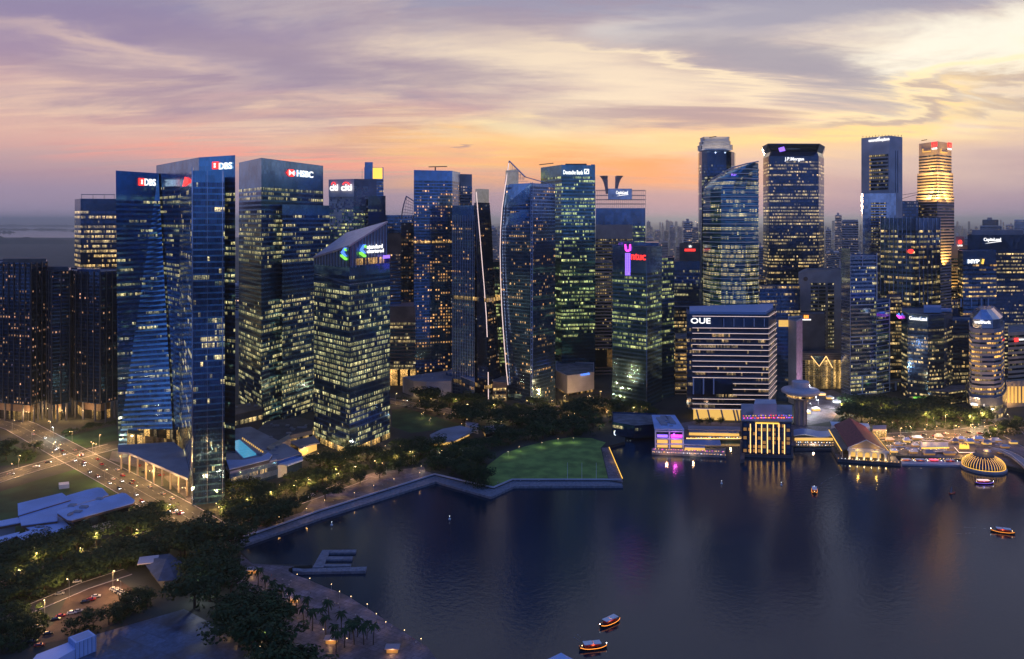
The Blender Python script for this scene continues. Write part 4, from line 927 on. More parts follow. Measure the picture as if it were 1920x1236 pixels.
# lit market hall with an inverted triangle skylight
r = thing('market_hall', 'brightly lit atrium with orange outlined triangular skylight in front of the grey block', 'hall', (P(1540, 930)[0], 930, 2.5))
v, fc, uu = bandmesh('x', foot([(1500, 935), (1580, 935)], 30), foot([(1500, 935), (1580, 935)], 30), 2.5, 36, None); o = mesh('glazed_wall', v, fc, M['w_lobby'], r, uvs=uu); o.color = (1., .3, .27, 1.5)
MB().prism(foot([(1500, 935.2), (1580, 935.2)], 29), 2.5, 44).build('body', M['c_brown'], r)
mb = MB()
for k in range(11): z = 44 - k * 2.6; a, b_ = P(1502 + (k > 3) * 0, 933.6), P(1579, 933.6); mb.beam((a[0], a[1], z), (b_[0], b_[1], z), .22)
mb.build('louvre', M['c_cream'], r)
a, b_, c = pt(1521, 668, 932.5), pt(1549, 668, 932.5), pt(1536, 687, 932.5)
MB().add([a, c, b_, (a[0], a[1] + .4, a[2]), (c[0], c[1] + .4, c[2]), (b_[0], b_[1] + .4, b_[2])], [(0, 1, 2), (5, 4, 3), (0, 2, 5, 3), (2, 1, 4, 5), (1, 0, 3, 4)]).build('triangular_skylight', M['g_deep'], r)
mb = MB(); mb.tube([a, c, b_], .5, 5); mb.tube([b_, pt(1561, 690, 932.5)], .5, 5); mb.build('skylight_frame', M['e_warm'], r)

# blue framed tower
r = tower('office_tower', 'light blue tower with exposed white frame grid stepping down to the right', 'office tower', [(1594, 893), (1644, 903)], 40, 160, group=GRP, body='g_mirror', win='w_cool', lit=.38, warm=.5, bri=1.4, fh=4.4, seed=171, crown=4)
vol(r, [(1577, 908), (1594, 889)], 40, 2.5, 168, body='g_mirror', bands=False)
vol(r, [(1644, 900), (1668, 915)], 36, 2.5, 108, body='g_blue', win='w_cool', lit=.45, warm=.5, fh=4.4, seed=172)
vol(r, [(1644, 903), (1691, 925)], 30, 2.5, 12, body='g_navy', win='w_cool', lit=.2, fh=5)
mb = MB()
def fgrid(pa, ya, pb, yb, za, zb, cols, zs):
    for px in cols:
        t_ = (px - pa) / (pb - pa); a = P(px, ya + (yb - ya) * t_ - 1.2); mb.beam((a[0], a[1], za), (a[0], a[1], zb), .8)
    for z in zs: a, b_ = P(pa, ya - 1.2), P(pb, yb - 1.2); mb.beam((a[0], a[1], z), (b_[0], b_[1], z), .7)
fgrid(1594, 893, 1644, 903, 4, 162, (1594, 1644), [ZT(py, 898) for py in (480, 486, 493, 500, 571, 630, 637, 645, 704, 711, 718, 738)])
fgrid(1594, 893, 1644, 903, ZT(500, 898), ZT(480, 898), (1617,), []); fgrid(1594, 893, 1644, 903, ZT(645, 898), ZT(630, 898), (1617,), []); fgrid(1594, 893, 1644, 903, ZT(738, 898), ZT(704, 898), (1617,), [])
fgrid(1644, 900, 1668, 915, 4, 110, (1668,), [ZT(py, 907) for py in range(568, 740, 8)]); fgrid(1644, 903, 1691, 925, 4, 14, (1656, 1680, 1691), [14])
mb.build('exposed_frame', M['frame_blue'], r)
mb = MB()
for k in range(44): z = 6 + k * 3.7; a, b_ = P(1577.2, 907.5), P(1594, 888.4); mb.beam((a[0], a[1] - .3, z), (b_[0], b_[1] - .3, z), .3)
mb.build('panel_joints', M['c_grey'], r)

# tall white slab
r = tower('office_tower', 'tallest plain white slab tower with thin white script near its sloping top', 'office tower', [(1615, 1090), (1668, 1056), (1692, 1076)], 35, 311, group=GRP, body='c_pale', bands=False)
o_ = r
for k in range(30):
    z = 296 - 4.9 * k - 12
    if z < 238: break
    q_ = [P(1632, 1078.1), P(1665, 1057), P(1665, 1058), P(1632, 1079)]; v, fc, uu = bandmesh('x', q_, q_, z, z + 2.8, None); o = mesh('window_band', v, fc, M['w_punch'], r, uvs=uu); o.color = (.25, .3, random.random(), 1.1)
    q_ = [P(1630.6, 1079), P(1631.8, 1078.2), P(1631.8, 1080), P(1630.6, 1080)]; MB().prism(q_, z + .2, z + 2.6).build('window', M['e_yellowglass'], r)
mb = MB(); a = P(1679, 1065.3); mb.beam((a[0], a[1] - .2, 236), (a[0], a[1] - .2, 292), .9); a = P(1683, 1068.5); mb.beam((a[0], a[1] - .2, 236), (a[0], a[1] - .2, 292), .9); mb.build('slot_windows', M['g_black'], r)
vol(r, [(1615, 1062), (1617.5, 1040), (1680, 1030)], 22, 2.5, 234, body='g_mirror', bands=False)
for k in range(26):
    z = ZT(380 + 5.2 * k, 1035); 
    if k > 17: break
    q_ = [P(1633, 1036.9), P(1662, 1032.4), P(1662, 1033), P(1633, 1038)]; v, fc, uu = bandmesh('x', q_, q_, z - 2, z, None); o = mesh('window_band', v, fc, M['w_punch'], r, uvs=uu); o.color = (.6, .3, random.random(), 1.1)
sign(r, 'onerafflesplace', 1629, 1668, 261, 268, (1615, 1090), (1668, 1056), bold=.02)
emblem(r, [('e_white', [(0, 0), (.8, .2), (1, 1), (.6, .35)], 0)], 1644, 1650, 256, 263, (1615, 1090), (1668, 1056), 'sign_stroke')
mb = MB()
for px in range(1618, 1691, 6): a = pt(px, 0, 1070 if px > 1640 else 1082); mb.beam((a[0], a[1], 311), (a[0], a[1], 313.5), .5)
mb.build('roof_rail', M['c_brown'], r)
r = tower('office_tower', 'low dark gridded block with a sloping roof between the two tallest towers', 'office building', [(1680, 1110), (1722, 1112)], 40, 226, group=GRP, body='g_brown', win='w_home', lit=.08, seed=181)
mb = MB(); mb.beam(pt(1690, 373, 1108), pt(1722, 364, 1108), .5); mb.beam(pt(1690, 366, 1108), pt(1722, 361, 1108), .5); mb.build('roof_cable', M['dark'], r)

# stepped stone tower with golden floodlights
r = tower('office_tower', 'stepped stone skyscraper bathed in golden floodlight with red emblem signs', 'office tower', [(1718, 1150), (1757, 1106), (1789, 1140)], 60, 234, group=GRP, body='c_violet', win='w_punch', lit=.25, warm=.6, bri=1., fh=4.2, bh=1.9, seed=191)
vol(r, [(1720, 1152), (1757, 1109), (1787, 1142)], 56, 234, 266, body='c_violet', win='w_punch', lit=.06, fh=4.2, bh=1.9, seed=192)
vol(r, [(1723, 1150), (1757, 1113), (1784, 1143)], 52, 266, 309, body='c_violet', win='w_punch', lit=.12, fh=4.2, bh=1.9, seed=193, crown=16)
for (A_, B_, xx, x2, yy) in (((1723, 1150), (1757, 1113), 1748, 1758, 267), ((1757, 1113), (1784, 1143), 1776, 1783, 267)):
    emblem(r, [('e_red', sq(0, 1), 0), ('c_violet', sq(.3, .36, 0, .6), .3), ('c_violet', sq(.62, .68, 0, .6), .3)], xx, x2, yy, yy + 9, A_, B_); sign(r, 'UOB', xx, x2, yy + 10.5, yy + 14, A_, B_)
for (A_, B_, xa, xb) in (((1723, 1150), (1757, 1113), 1731, 1746), ((1757, 1113), (1784, 1143), 1763, 1775)):
    emblem(r, [('e_yellowglass', sq(0, 1, 0, .2), 0), ('e_yellowglass', sq(0, .06, .2, 1), 0)], xa, xb, 279, 286, A_, B_, 'lit_ledge')
def flood(parent, loc, tgt, energy, color, size=60, soft=.6):
    L_ = bpy.data.lights.new('floodlight', 'SPOT'); L_.energy = energy; L_.color = color; L_.spot_size = R(size); L_.spot_blend = .6; L_.shadow_soft_size = soft
    o = bpy.data.objects.new('floodlight', L_); C.objects.link(o); o.parent = parent; o.location = Vector(loc) - BASE[parent.name]
    o.rotation_euler = (Vector(tgt) - Vector(loc)).to_track_quat('-Z', 'Y').to_euler(); return o
GOLD = (1, .56, .10)
for (px, y, px2, y2) in ((1729, 1126, 1733, 1134), (1746, 1106, 1748, 1117), (1766, 1104, 1765, 1116), (1781, 1118, 1780, 1130)):
    for z0_, e_ in ((226, 420000), (258, 110000)):
        a, b_ = P(px, y), P(px2, y2); flood(r, (a[0], a[1] - 11, z0_), (b_[0], b_[1], z0_ + 22), e_, GOLD, 100)
a, b_ = P(1776, 1112), P(1776, 1130); flood(r, (a[0], a[1] - 5, 130), (b_[0], b_[1], 175), 500000, GOLD, 80)
MB().beam(pt(1728, 264, 1120), pt(1738, 262, 1120), 1.2).build('cleaning_crane', M['c_brown'], r)

for px_ in (1326, 1344, 1362):
    cr_ = [x for x in bpy.data.objects if str(x.get('label', '')).startswith('tall dark round-cornered')][0]; a, b_ = P(px_, 1092), P(px_, 1106); flood(cr_, (a[0], a[1] - 3, 292), (b_[0], b_[1], 306), 6500, (1, .78, .55), 110)
# blue ribbed tower with red logo
r = tower('office_tower', 'blue ribbed office tower with wide lit strips and a small red oval logo', 'office tower', [(1651, 985), (1716, 948), (1763, 985)], 45, 202, group=GRP, body='g_deep', win='w_wide', lit=.66, warm=.3, bri=1.6, fh=6.2, bh=2.7, crown=12, seed=201)
ov = [(.5 + .5 * math.cos(a), .5 + .5 * math.sin(a)) for a in [k * math.pi / 8 for k in range(16)]]; emblem(r, [('e_red', ov, 0)], 1703, 1714, 467, 475, (1651, 985), (1716, 948))
mb = MB()
for k in range(9): t_ = k / 8; a = P(1651 + 65 * t_, 984 - 37 * t_); mb.beam((a[0], a[1], 4), (a[0], a[1], 203), .5)
for k in range(7): t_ = k / 6; a = P(1716 + 47 * t_, 947 + 37 * t_); mb.beam((a[0], a[1], 4), (a[0], a[1], 203), .5)
mb.build('facade_fins', M['g_mirror'], r)
r = tower('office_tower', 'stone block with gold floodlit side and small red logo sign, right of the ribbed tower', 'office tower', [(1784, 1050), (1817, 1052)], 30, 166, group=GRP, body='c_violet', win='w_punch', lit=.3, warm=.6, seed=202, crown=14)
emblem(r, [('e_red', ov, 0)], 1796, 1803, 450, 458, (1784, 1048), (1817, 1050)); sign(r, 'UOB', 1795, 1804, 459, 462, (1784, 1048), (1817, 1050))
roofbox(r, 1792, 1808, 1051, 10, 166, 178, 'c_violet', 'sign_pylon')
a, b_ = P(1787, 1040), P(1788, 1052); flood(r, (a[0], a[1] - 3, 100), (b_[0], b_[1], 140), 90000, GOLD, 70)

# curved dark tower with magenta star sign
gf = [(1690, 905), (1702, 880), (1740, 866), (1770, 872), (1786, 895)]
r = tower('office_tower', 'dark curved-front tower with white lettering and a magenta and blue star emblem', 'office tower', gf, 40, 97, group=GRP, body='g_deep', win='w_warm', lit=.45, warm=.15, bri=1.5, fh=4.4, bh=2.1, crown=12, seed=211)
A1, B1 = (1702, 880), (1740, 866)
sign(r, 'GuocoLand', 1705, 1738, 592.5, 599.5, (1702, 878), (1740, 864), bold=.02)
emblem(r, [('e_magenta', [(0, .3), (.5, 0), (1, .3), (.8, .6), (.2, .6)], 0), ('e_blue', [(0, .62), (.35, .7), (.5, 1), (.65, .7), (1, .62), (.5, .5)], .3)], 1693, 1704, 589, 600, (1690, 903), (1702, 878))
roofbox(r, 1732, 1765, 885, 25, 97, 103, 'frame_blue'); roofbox(r, 1765, 1784, 895, 15, 97, 99.5, 'frame_blue')
vol(r, [(1740, 858), (1780, 850), (1812, 862)], 30, 2.5, 17, body='g_deep', win='w_warm', lit=.6, warm=.2, bri=1.2, fh=3.6, bh=1.4, seed=212)
mb = MB()
for k in range(12):
    p0, e, nr, y = wallpt(1714 + 2.4 * k, 745.5, (1702, 879), (1740, 865), .7); mb.obox(p0, Vector((e.x, e.y, 0)), Vector((nr.x, nr.y, 0)), Vector((0, 0, 1)), .5, .2, .8)
mb.build('sign_lettering', M['e_green'], r)

# right edge group
r = tower('office_tower', 'black wide tower with white swoosh lettering at the right frame edge', 'office tower', [(1814, 1000), (1930, 1002)], 40, 181, group=GRP, body='g_black', win='w_warm', lit=.66, warm=.15, bri=1.6, crown=14, fh=4.6, bh=1.9, seed=221)
roofbox(r, 1822, 1918, 1004, 20, 181, 187, 'c_violet'); sign(r, 'CapitaLand', 1844, 1876, 446, 454, (1814, 1000), (1930, 1002), bold=.015)
emblem(r, [('e_white', [(0, 0), (1, .8), (1, 1), (.3, .45)], 0)], 1846, 1877, 452, 457, (1814, 1000), (1930, 1002), 'sign_swoosh')
r = tower('office_tower', 'tower with glowing yellow initials and orange strip windows in front of the black tower', 'office tower', [(1796, 975), (1806, 942), (1868, 948)], 35, 163, group=GRP, body='g_deep', win='w_wide', lit=.75, warm=.6, bri=1.9, crown=16, fh=5.2, bh=2., seed=222, dark=[(.56, .66)])
sign(r, 'MYP', 1814, 1836, 486.5, 494, (1806, 942), (1868, 948), bold=.05); MB().beam(pt(1842, 495, 944), pt(1844, 486, 944), 1.6).build('sign_stroke', M['e_gold'], r)
for px in (1802, 1821, 1840, 1853): a = P(px, 943); MB().beam((a[0], a[1], ZT(576, 943)), (a[0], a[1], ZT(560, 943)), 1.2).build('post', M['frame_blue'], r)
wf = [(1817, 815), (1822, 795), (1838, 789), (1864, 789), (1877, 796), (1883, 818)]
r = tower('office_tower', 'grey chamfered tower with glowing orange windows and white lowercase sign at its cap', 'office tower', wf, 35, 92, group=GRP, body='c_grey', win='w_wide', lit=.72, warm=.8, bri=2.2, fh=4.55, bh=2.0, seed=231)
hat = foot([(1819, 812), (1824, 798), (1840, 792), (1862, 792), (1875, 798), (1880, 815)], 30); h2 = offset(hat, -8)
mb = MB(); n_ = len(hat); mb.add([(x, y, 92) for x, y in hat] + [(x, y, 101) for x, y in hat] + [(x, y, 110) for x, y in h2], [(i, (i + 1) % n_, n_ + (i + 1) % n_, n_ + i) for i in range(n_)] + [(n_ + i, n_ + (i + 1) % n_, 2 * n_ + (i + 1) % n_, 2 * n_ + i) for i in range(n_)] + [tuple(range(2 * n_, 3 * n_))])
mb.build('chamfered_cap', M['g_mirror'], r)
sign(r, 'wework', 1826, 1858, 600.5, 606.5, (1822, 791), (1864, 786), bold=.05)
vol(r, [(1813, 818), (1818, 786), (1838, 780), (1868, 780), (1880, 788), (1888, 818)], 40, 2.5, 26, body='g_mirror', win='w_wide', lit=.75, warm=.4, bri=1.3, fh=9, bh=3.4, seed=232)
sign(r, 'wework', 1819, 1846, 754.5, 760, (1818, 784), (1868, 778), bold=.05)
r = tower('stone_hotel', 'cream stone building with tall floodlit arches at the right frame edge', 'hotel', [(1890, 850), (1935, 862)], 60, 80, group=None, body='c_cream', win='w_punch', lit=.25, warm=.4, fh=5, bh=2.2, seed=233)
vol(r, [(1886, 838), (1935, 850)], 10, 2.5, 30, body='c_cream', bands=False)
for k in range(5): a, b_ = P(1890 + 7 * k, 838.3), P(1893 + 7 * k, 839); MB().prism([(a[0], a[1]), (b_[0], b_[1]), (b_[0], b_[1] + 1), (a[0], a[1] + 1)], 8, 25).build('window', M['e_yellowglass'], r)
emblem(r, [('e_red', sq(0, .4), 0), ('e_white', sq(.5, 1, .3, .7), 0)], 1901, 1918, 634, 641, (1890, 850), (1935, 862))
a, b_ = P(1898, 826), P(1900, 840); flood(r, (a[0], a[1] - 4, 3), (b_[0], b_[1], 25), 30000, (1, .6, .2), 110)

# fill-in blocks seen between the towers
fill = [('mid-rise block of dim windows behind the apartment tower base', [(720, 1000), (780, 1005)], 60), 
        ('shadowed office slab between the curved-roof tower and the flared tower', [(1418, 1010), (1436, 1015)], 125),
        ('dark banded office slab behind the light-striped block', [(1262, 960), (1320, 962)], 95),
        ('blackish glass block behind the pale slab tower', [(1424, 960), (1500, 965)], 120),
        ('shaded office block between the framed tower and the curved dark tower', [(1662, 960), (1700, 962)], 110),
        ('narrow shaded tower between the curved dark tower and the chamfered one', [(1784, 940), (1800, 945)], 105),
        ('brown strip-windowed block behind the chamfered tower', [(1785, 900), (1822, 905)], 88)]
for k, (lb, ff, z1) in enumerate(fill):
    tower('office_building', lb, 'office building', ff, 30, z1, group='mid-rise buildings between the towers', body=('g_deep', 'g_brown', 'g_black')[k % 3], win='w_warm', lit=.5, warm=.45, bri=1.3, seed=300 + k)

# hazy housing blocks and the far skyline
rnd = random.Random(11); nfar = 0
def far(px, w, y, z1, kind, label, grp):
    r = thing('apartment_block', label, 'apartment block', (P(px, y)[0], y, 2.5), grp)
    f_ = foot([(px, y), (px + w, y + rnd.uniform(-30, 40))], 30 + w)
    MB().prism(f_, 2.5, z1).build('body', M[kind], r)
    z_ = z1 - 3
    v, fc, uu = bandmesh('x', offset(f_, .4), offset(f_, .4), 20, z_, None)
    # storeys share one facade sheet: v runs 0..1 per storey
    me_v = []; me_f = []; me_u = []
    k = 0; z = z_
    while z > max(20, z_ - 130) and k < 26:
        vv, ff, uu2 = bandmesh('x', offset(f_, .4), offset(f_, .4), z - 3.2, z - .8, None); n_ = len(me_v); me_v += vv; me_f += [tuple(i + n_ for i in q) for q in ff]; me_u += [[(u + 37 * k, v) for u, v in fu] for fu in uu2]; z -= 4.5; k += 1
    o = mesh('window_band', me_v, me_f, M['w_far'], r, uvs=me_u); o.color = (rnd.uniform(.05, .22), .5, rnd.random(), 1.3)
    if rnd.random() < .6: roofbox(r, px + w * .3, px + w * .6, y + 8, 12, z1, z1 + 6, 'c_grey')
    return r
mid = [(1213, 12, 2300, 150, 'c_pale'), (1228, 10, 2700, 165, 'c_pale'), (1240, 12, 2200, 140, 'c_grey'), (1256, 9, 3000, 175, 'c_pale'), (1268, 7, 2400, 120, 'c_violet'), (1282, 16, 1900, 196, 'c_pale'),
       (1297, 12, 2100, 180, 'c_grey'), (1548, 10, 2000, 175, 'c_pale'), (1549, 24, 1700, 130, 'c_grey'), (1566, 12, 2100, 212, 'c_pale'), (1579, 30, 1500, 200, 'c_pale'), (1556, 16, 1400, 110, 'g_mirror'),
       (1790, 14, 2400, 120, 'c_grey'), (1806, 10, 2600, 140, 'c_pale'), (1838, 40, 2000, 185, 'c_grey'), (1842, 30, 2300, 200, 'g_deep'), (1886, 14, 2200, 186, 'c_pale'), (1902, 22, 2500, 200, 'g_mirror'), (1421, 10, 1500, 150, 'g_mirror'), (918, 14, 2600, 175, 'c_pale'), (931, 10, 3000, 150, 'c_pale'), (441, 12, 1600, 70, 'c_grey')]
places = ['hazy blue housing block, %s from the left among the mid-distance slabs']
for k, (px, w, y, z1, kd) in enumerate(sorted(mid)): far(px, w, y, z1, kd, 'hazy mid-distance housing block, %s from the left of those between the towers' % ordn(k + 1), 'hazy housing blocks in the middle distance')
k = 0
farl = []
for (a, b_, n_, gap_) in ((916, 942, 5, 'between the two curved towers'), (1208, 1310, 34, 'right of the horned tower'), (1545, 1618, 22, 'right of the flared tower'), (1786, 1925, 44, 'at the right edge')):
    for i in range(n_):
        px = a + (b_ - a) * (i + rnd.random() * .8) / n_; farl.append((px, rnd.uniform(2, 7), rnd.uniform(3800, 9000), rnd.uniform(60, 195), ordn(i + 1), gap_))
for px, w, y, z1, o_n, gap_ in farl:
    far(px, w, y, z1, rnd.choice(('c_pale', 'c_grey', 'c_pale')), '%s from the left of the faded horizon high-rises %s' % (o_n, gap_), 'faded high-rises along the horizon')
print('towers done')
# =================================================================== WATERFRONT AND PARK BUILDINGS
def gp(px, py, z=2.5): return Vector(G(px, py, z))
def roofslab(root, pts, z, th, mat, name='roof', fascia=None):
    pl = [gp(a, b_, z) for a, b_ in pts]
    MB().prism([(p_.x, p_.y) for p_ in pl], z - th, z).build(name, M[mat], root)
    return [(p_.x, p_.y) for p_ in pl]
def ccw(pl):
    a = sum(pl[i - 1][0] * pl[i][1] - pl[i][0] * pl[i - 1][1] for i in range(len(pl))); return pl if a > 0 else pl[::-1]
def block(root, pts, z, zb=2.5, mat='c_grey', roof='roof', name='body', win=None, wz=None, lit=.5, warm=.4, bri=1.2):
    pl = ccw([(gp(a, b_, z).x, gp(a, b_, z).y) for a, b_ in pts]); n = len(pl)
    mb = MB(); mb.prism(pl, zb, z - .6); mb.cur = 1; inn_ = offset(pl, -.5); mb.prism(pl, z - .6, z) if roof else None
    o = mb.build(name, None, root, mats=[M[mat], M[roof or mat]])
    if win:
        q_ = offset(pl, .12); v, fc, uu = bandmesh('x', q_, q_, wz[0], wz[1], None); o = mesh('window_band', v, fc, M[win], root, uvs=uu); o.color = (lit, warm, random.random(), bri)
    return pl
M['roofblue'] = pmat('pale_blue_roof_sheet', (.42, .54, .86), .55, nscale=.06, namt=.12)
M['fascia'] = pmat('brown_fascia', (.16, .08, .055), .6)
LATE = []
# flat-roofed pavilion complex at the lower left
r = thing('exhibition_pavilion', 'sprawling low building with overlapping pale blue flat roofs and brown edges', 'pavilion', gp(130, 1000), None)
def slab(pts, z, nm='roof'):
    pl = ccw([(gp(a, b_, z).x, gp(a, b_, z).y) for a, b_ in pts]); MB().prism(pl, z - .5, z).build(nm, M['roofblue'], r)
    MB().prism(offset(pl, -.15), z - 1.9, z - .51).build('fascia', M['fascia'], r)
    q_ = offset(pl, -3.5); MB().prism(q_, 2.6, z - 1.9).build('wall', M['c_pale'], r); return q_
slab([(33, 944), (116, 924), (133, 936), (34, 966)], 14); slab([(126, 929), (160, 919), (182, 914), (192, 915), (204, 928), (108, 957), (108, 976), (40, 985), (35, 967)], 12.8)
q_ = slab([(108, 957), (229, 924), (236, 925), (253, 938), (250, 943), (135, 975), (126, 974), (107, 961)], 16.5)
v, fc, uu = bandmesh('x', offset(q_, .15), offset(q_, .15), 8, 13.5, None); o = mesh('window_band', v, fc, M['g_black'], r, uvs=uu)
slab([(44, 986), (111, 968), (133, 988), (111, 999), (82, 1008), (60, 1017), (48, 1016), (30, 1003), (58, 994)], 11); slab([(-30, 1014), (37, 997), (32, 1004), (14, 1012), (-30, 1030)], 10.5); slab([(-30, 982), (40, 969), (41, 979), (-30, 992)], 12)
pl = [gp(112, 1001, 9), gp(155, 985, 9)]; MB().prism(offset([(pl[0].x, pl[0].y), (pl[1].x, pl[1].y), (pl[1].x, pl[1].y + 4), (pl[0].x, pl[0].y + 4)], 0), 2.6, 9).build('timber_wall', pmat('rust_timber', (.35, .12, .05), .7, nscale=.5), r)
r = thing('site_office', 'small white box hut standing alone on the dark field', 'hut', gp(120, 912)); block(r, [(110, 905), (129, 903), (130, 908), (111, 910)], 5.5, mat='white', roof='white')
# container-like cabins bottom left
r = thing('site_cabin', 'taller pale blue metal cabin box beside the deck', 'cabin', gp(160, 1215))
pl = block(r, [(129, 1194.6), (166, 1181), (179.4, 1191), (142, 1206)], 10, mat='roofblue', roof='roofblue')
mb = MB(); q_ = offset(pl, .12)
for i in range(len(q_)):
    a, b_ = Vector(q_[i]), Vector(q_[(i + 1) % 4])
    for k in range(5): p_ = a.lerp(b_, k / 5); mb.box(p_.x - .12, p_.x + .12, p_.y - .12, p_.y + .12, 2.6, 9.9)
mb.build('cladding_ribs', M['frame_blue'], r)
MB().prism(offset(pl, -.8), 10.0, 10.05).build('roof_recess', M['frame_blue'], r)
r = thing('site_cabin', 'lower long pale blue metal cabin box running out of the frame bottom', 'cabin', gp(100, 1225))
block(r, [(69, 1227), (129, 1204), (143, 1216), (62, 1262), (40, 1262)], 7.4, mat='roofblue', roof='roofblue')
r = thing('park_pavilion', 'dark hipped pavilion roof among the trees above the deck', 'pavilion', gp(310, 1085))
pl = [gp(*x, 10) for x in ((262, 1046), (318, 1038), (357, 1066), (330, 1088), (296, 1090))]; apx = gp(312, 1048, 13)
mb = MB(); vs = [tuple(p_) for p_ in pl] + [tuple(apx)]; mb.add(vs, [(i, (i + 1) % 5, 5) for i in range(5)] + [(4, 3, 2, 1, 0)]); mb.build('roof', M['frame_blue'] if False else pmat('slate_roof', (.05, .07, .13), .6, nscale=.3), r)
MB().prism(offset(ccw([(p_.x, p_.y) for p_ in pl]), -4), 2.6, 10).build('wall', M['c_dark'], r)
a = gp(278, 1050, 11.3); MB().obox(a, Vector((1, .3, 0)).normalized(), Vector((-.3, 1, .1)).normalized(), Vector((0, 0, 1)), 5, 4, .25).build('skylight', M['c_pale'], r)
# podium with the pool
r = thing('podium_building', 'podium building with a turquoise pool on its roof and vertical white fins', 'building', gp(470, 905))
block(r, [(424, 880), (431, 888), (519, 864), (566, 850), (540, 835), (470, 800), (424, 806)], 15.6, mat='g_navy', roof='c_grey', win='w_warm', wz=(9, 12), lit=.3, warm=.5)
rim = [(gp(a, b_, 16.2).x, gp(a, b_, 16.2).y) for a, b_ in ((423, 878), (431, 886), (519, 862), (517, 859), (432, 882), (425, 875))]; MB().prism(ccw(rim), 15.6, 16.6).build('roof_edge', M['c_pale'], r)
pool = [(gp(a, b_, 16).x, gp(a, b_, 16).y) for a, b_ in ((428, 830), (449, 824.5), (483, 853), (457, 859))]
MB().prism(offset(ccw(pool), 1.2), 15.6, 16.0).build('pool_deck', M['frame_blue'], r)
mesh('pool', [(x, y, 16.06) for x, y in ccw(pool)], [(0, 1, 2, 3)], pmat('lit_pool_water', (.05, .30, .42), .1, emis=(.06, .42, .68), estr=.62, nscale=.2), r)
mb = MB(); q0, q1 = gp(432, 889, 15), gp(519, 865, 15)
for k in range(40): t_ = k / 39; p_ = q0.lerp(q1, t_); mb.beam((p_.x, p_.y - .8, 5), (p_.x, p_.y - .8, 15.2), .35)
mb.build('facade_fins', M['frame_blue'], r)
block(r, [(424, 862), (458, 862), (490, 856), (503, 848), (510, 853), (505, 861), (430, 880)], 18.5, zb=15.6, mat='c_dark', roof='roofblue', name='plant_room')
for k in range(12): a = gp(455 + 3.4 * k, 822 + 2.3 * k, 16.4); MB().lathe(a.x, a.y, [(.01, 15.7), (.4, 15.7), (.55, 16.6), (.35, 17.1), (.01, 17.2)], 6).build('deck_lamp', M['e_yellowglass'], r)
r = thing('retail_wing', 'angular dark-roofed retail wing with glowing amber shopfronts between two blue towers', 'building', gp(550, 830))
block(r, [(478, 810), (500, 836), (512, 838), (545, 815), (585, 806), (592, 790), (560, 782), (500, 790)], 15, mat='c_cream', roof='c_dark', win='w_lobby', wz=(4, 11), lit=.95, warm=.35, bri=2.2)
block(r, [(500, 838), (505, 842), (545, 822), (543, 814)], 17, mat='c_cream', roof='c_cream', name='parapet_wall')
r = thing('retail_wing', 'long low brown-roofed wing with a lit window strip behind the pool', 'building', gp(460, 800))
block(r, [(422, 782), (492, 766), (492, 752), (422, 762)], 22, mat='c_dark', roof='c_brown', win='w_warm', wz=(12, 16), lit=1, warm=.3, bri=1.8)
r = thing('entrance_canopy', 'white curved canopy wing lit beneath at the podium corner', 'canopy', gp(545, 885))
block(r, [(519, 862), (560, 849), (566, 852), (568, 862), (540, 872), (519, 868)], 13, zb=12, mat='roofblue', roof='roofblue', name='roof')
block(r, [(521, 870), (538, 866), (538, 869), (521, 873)], 12, mat='white', roof='white', name='wall')
for px, py in ((560, 880), (552, 884)): a = gp(px, py); MB().tube([(a.x, a.y, 2.5), (a.x, a.y, 12)], .5, 8).build('column', M['white'], r)
r = thing('drop_off_court', 'amber lit entrance court wall under the wedge-roofed tower', 'building', gp(575, 850))
block(r, [(560, 838), (594, 826), (594, 830), (562, 842)], 9, mat='e_yellowglass', roof='c_grey')
block(r, [(535, 826), (585, 812), (600, 830), (560, 838)], 9.5, zb=8.6, mat='c_grey', roof='c_grey', name='canopy')
def clutter(root, pts, z, n, seed, mat='c_grey'):
    rnd_ = random.Random(seed); pl = [(gp(a, b_, z).x, gp(a, b_, z).y) for a, b_ in pts]; xs = [p_[0] for p_ in pl]; ys = [p_[1] for p_ in pl]; k = 0
    for _ in range(n * 30):
        if k >= n: break
        x, y = rnd_.uniform(min(xs), max(xs)), rnd_.uniform(min(ys), max(ys))
        if inpoly(x, y, pl): w_, d_, h_ = rnd_.uniform(.8, 2.6), rnd_.uniform(.8, 2), rnd_.uniform(.6, 1.5); MB().box(x - w_, x + w_, y - d_, y + d_, z - .1, z + h_).build('roof_unit', M[mat], root); k += 1
for nm_, pts_, z_, n_ in (('podium building with', [(470, 862), (525, 852), (520, 835), (490, 845)], 15.6, 9), ('angular dark-roofed', [(505, 832), (540, 814), (580, 802), (560, 788), (505, 796)], 15, 12), ('long low brown', [(424, 778), (490, 764), (490, 756), (424, 764)], 22, 8), ('sprawling low', [(120, 950), (225, 928), (235, 935), (130, 968)], 16.5, 5), ('sprawling low', [(50, 986), (105, 972), (120, 986), (60, 1010)], 11, 4), ('curved fronted', [(765, 708), (840, 700), (840, 708), (780, 712)], 20, 8), ('dark glass hotel', [(1396, 778), (1480, 777), (1478, 770), (1398, 771)], 30.8, 10), ('blue-white pier', [(1240, 800), (1276, 800), (1276, 785), (1244, 785)], 18.8, 4)):
    LATE.append((nm_, pts_, z_, n_))
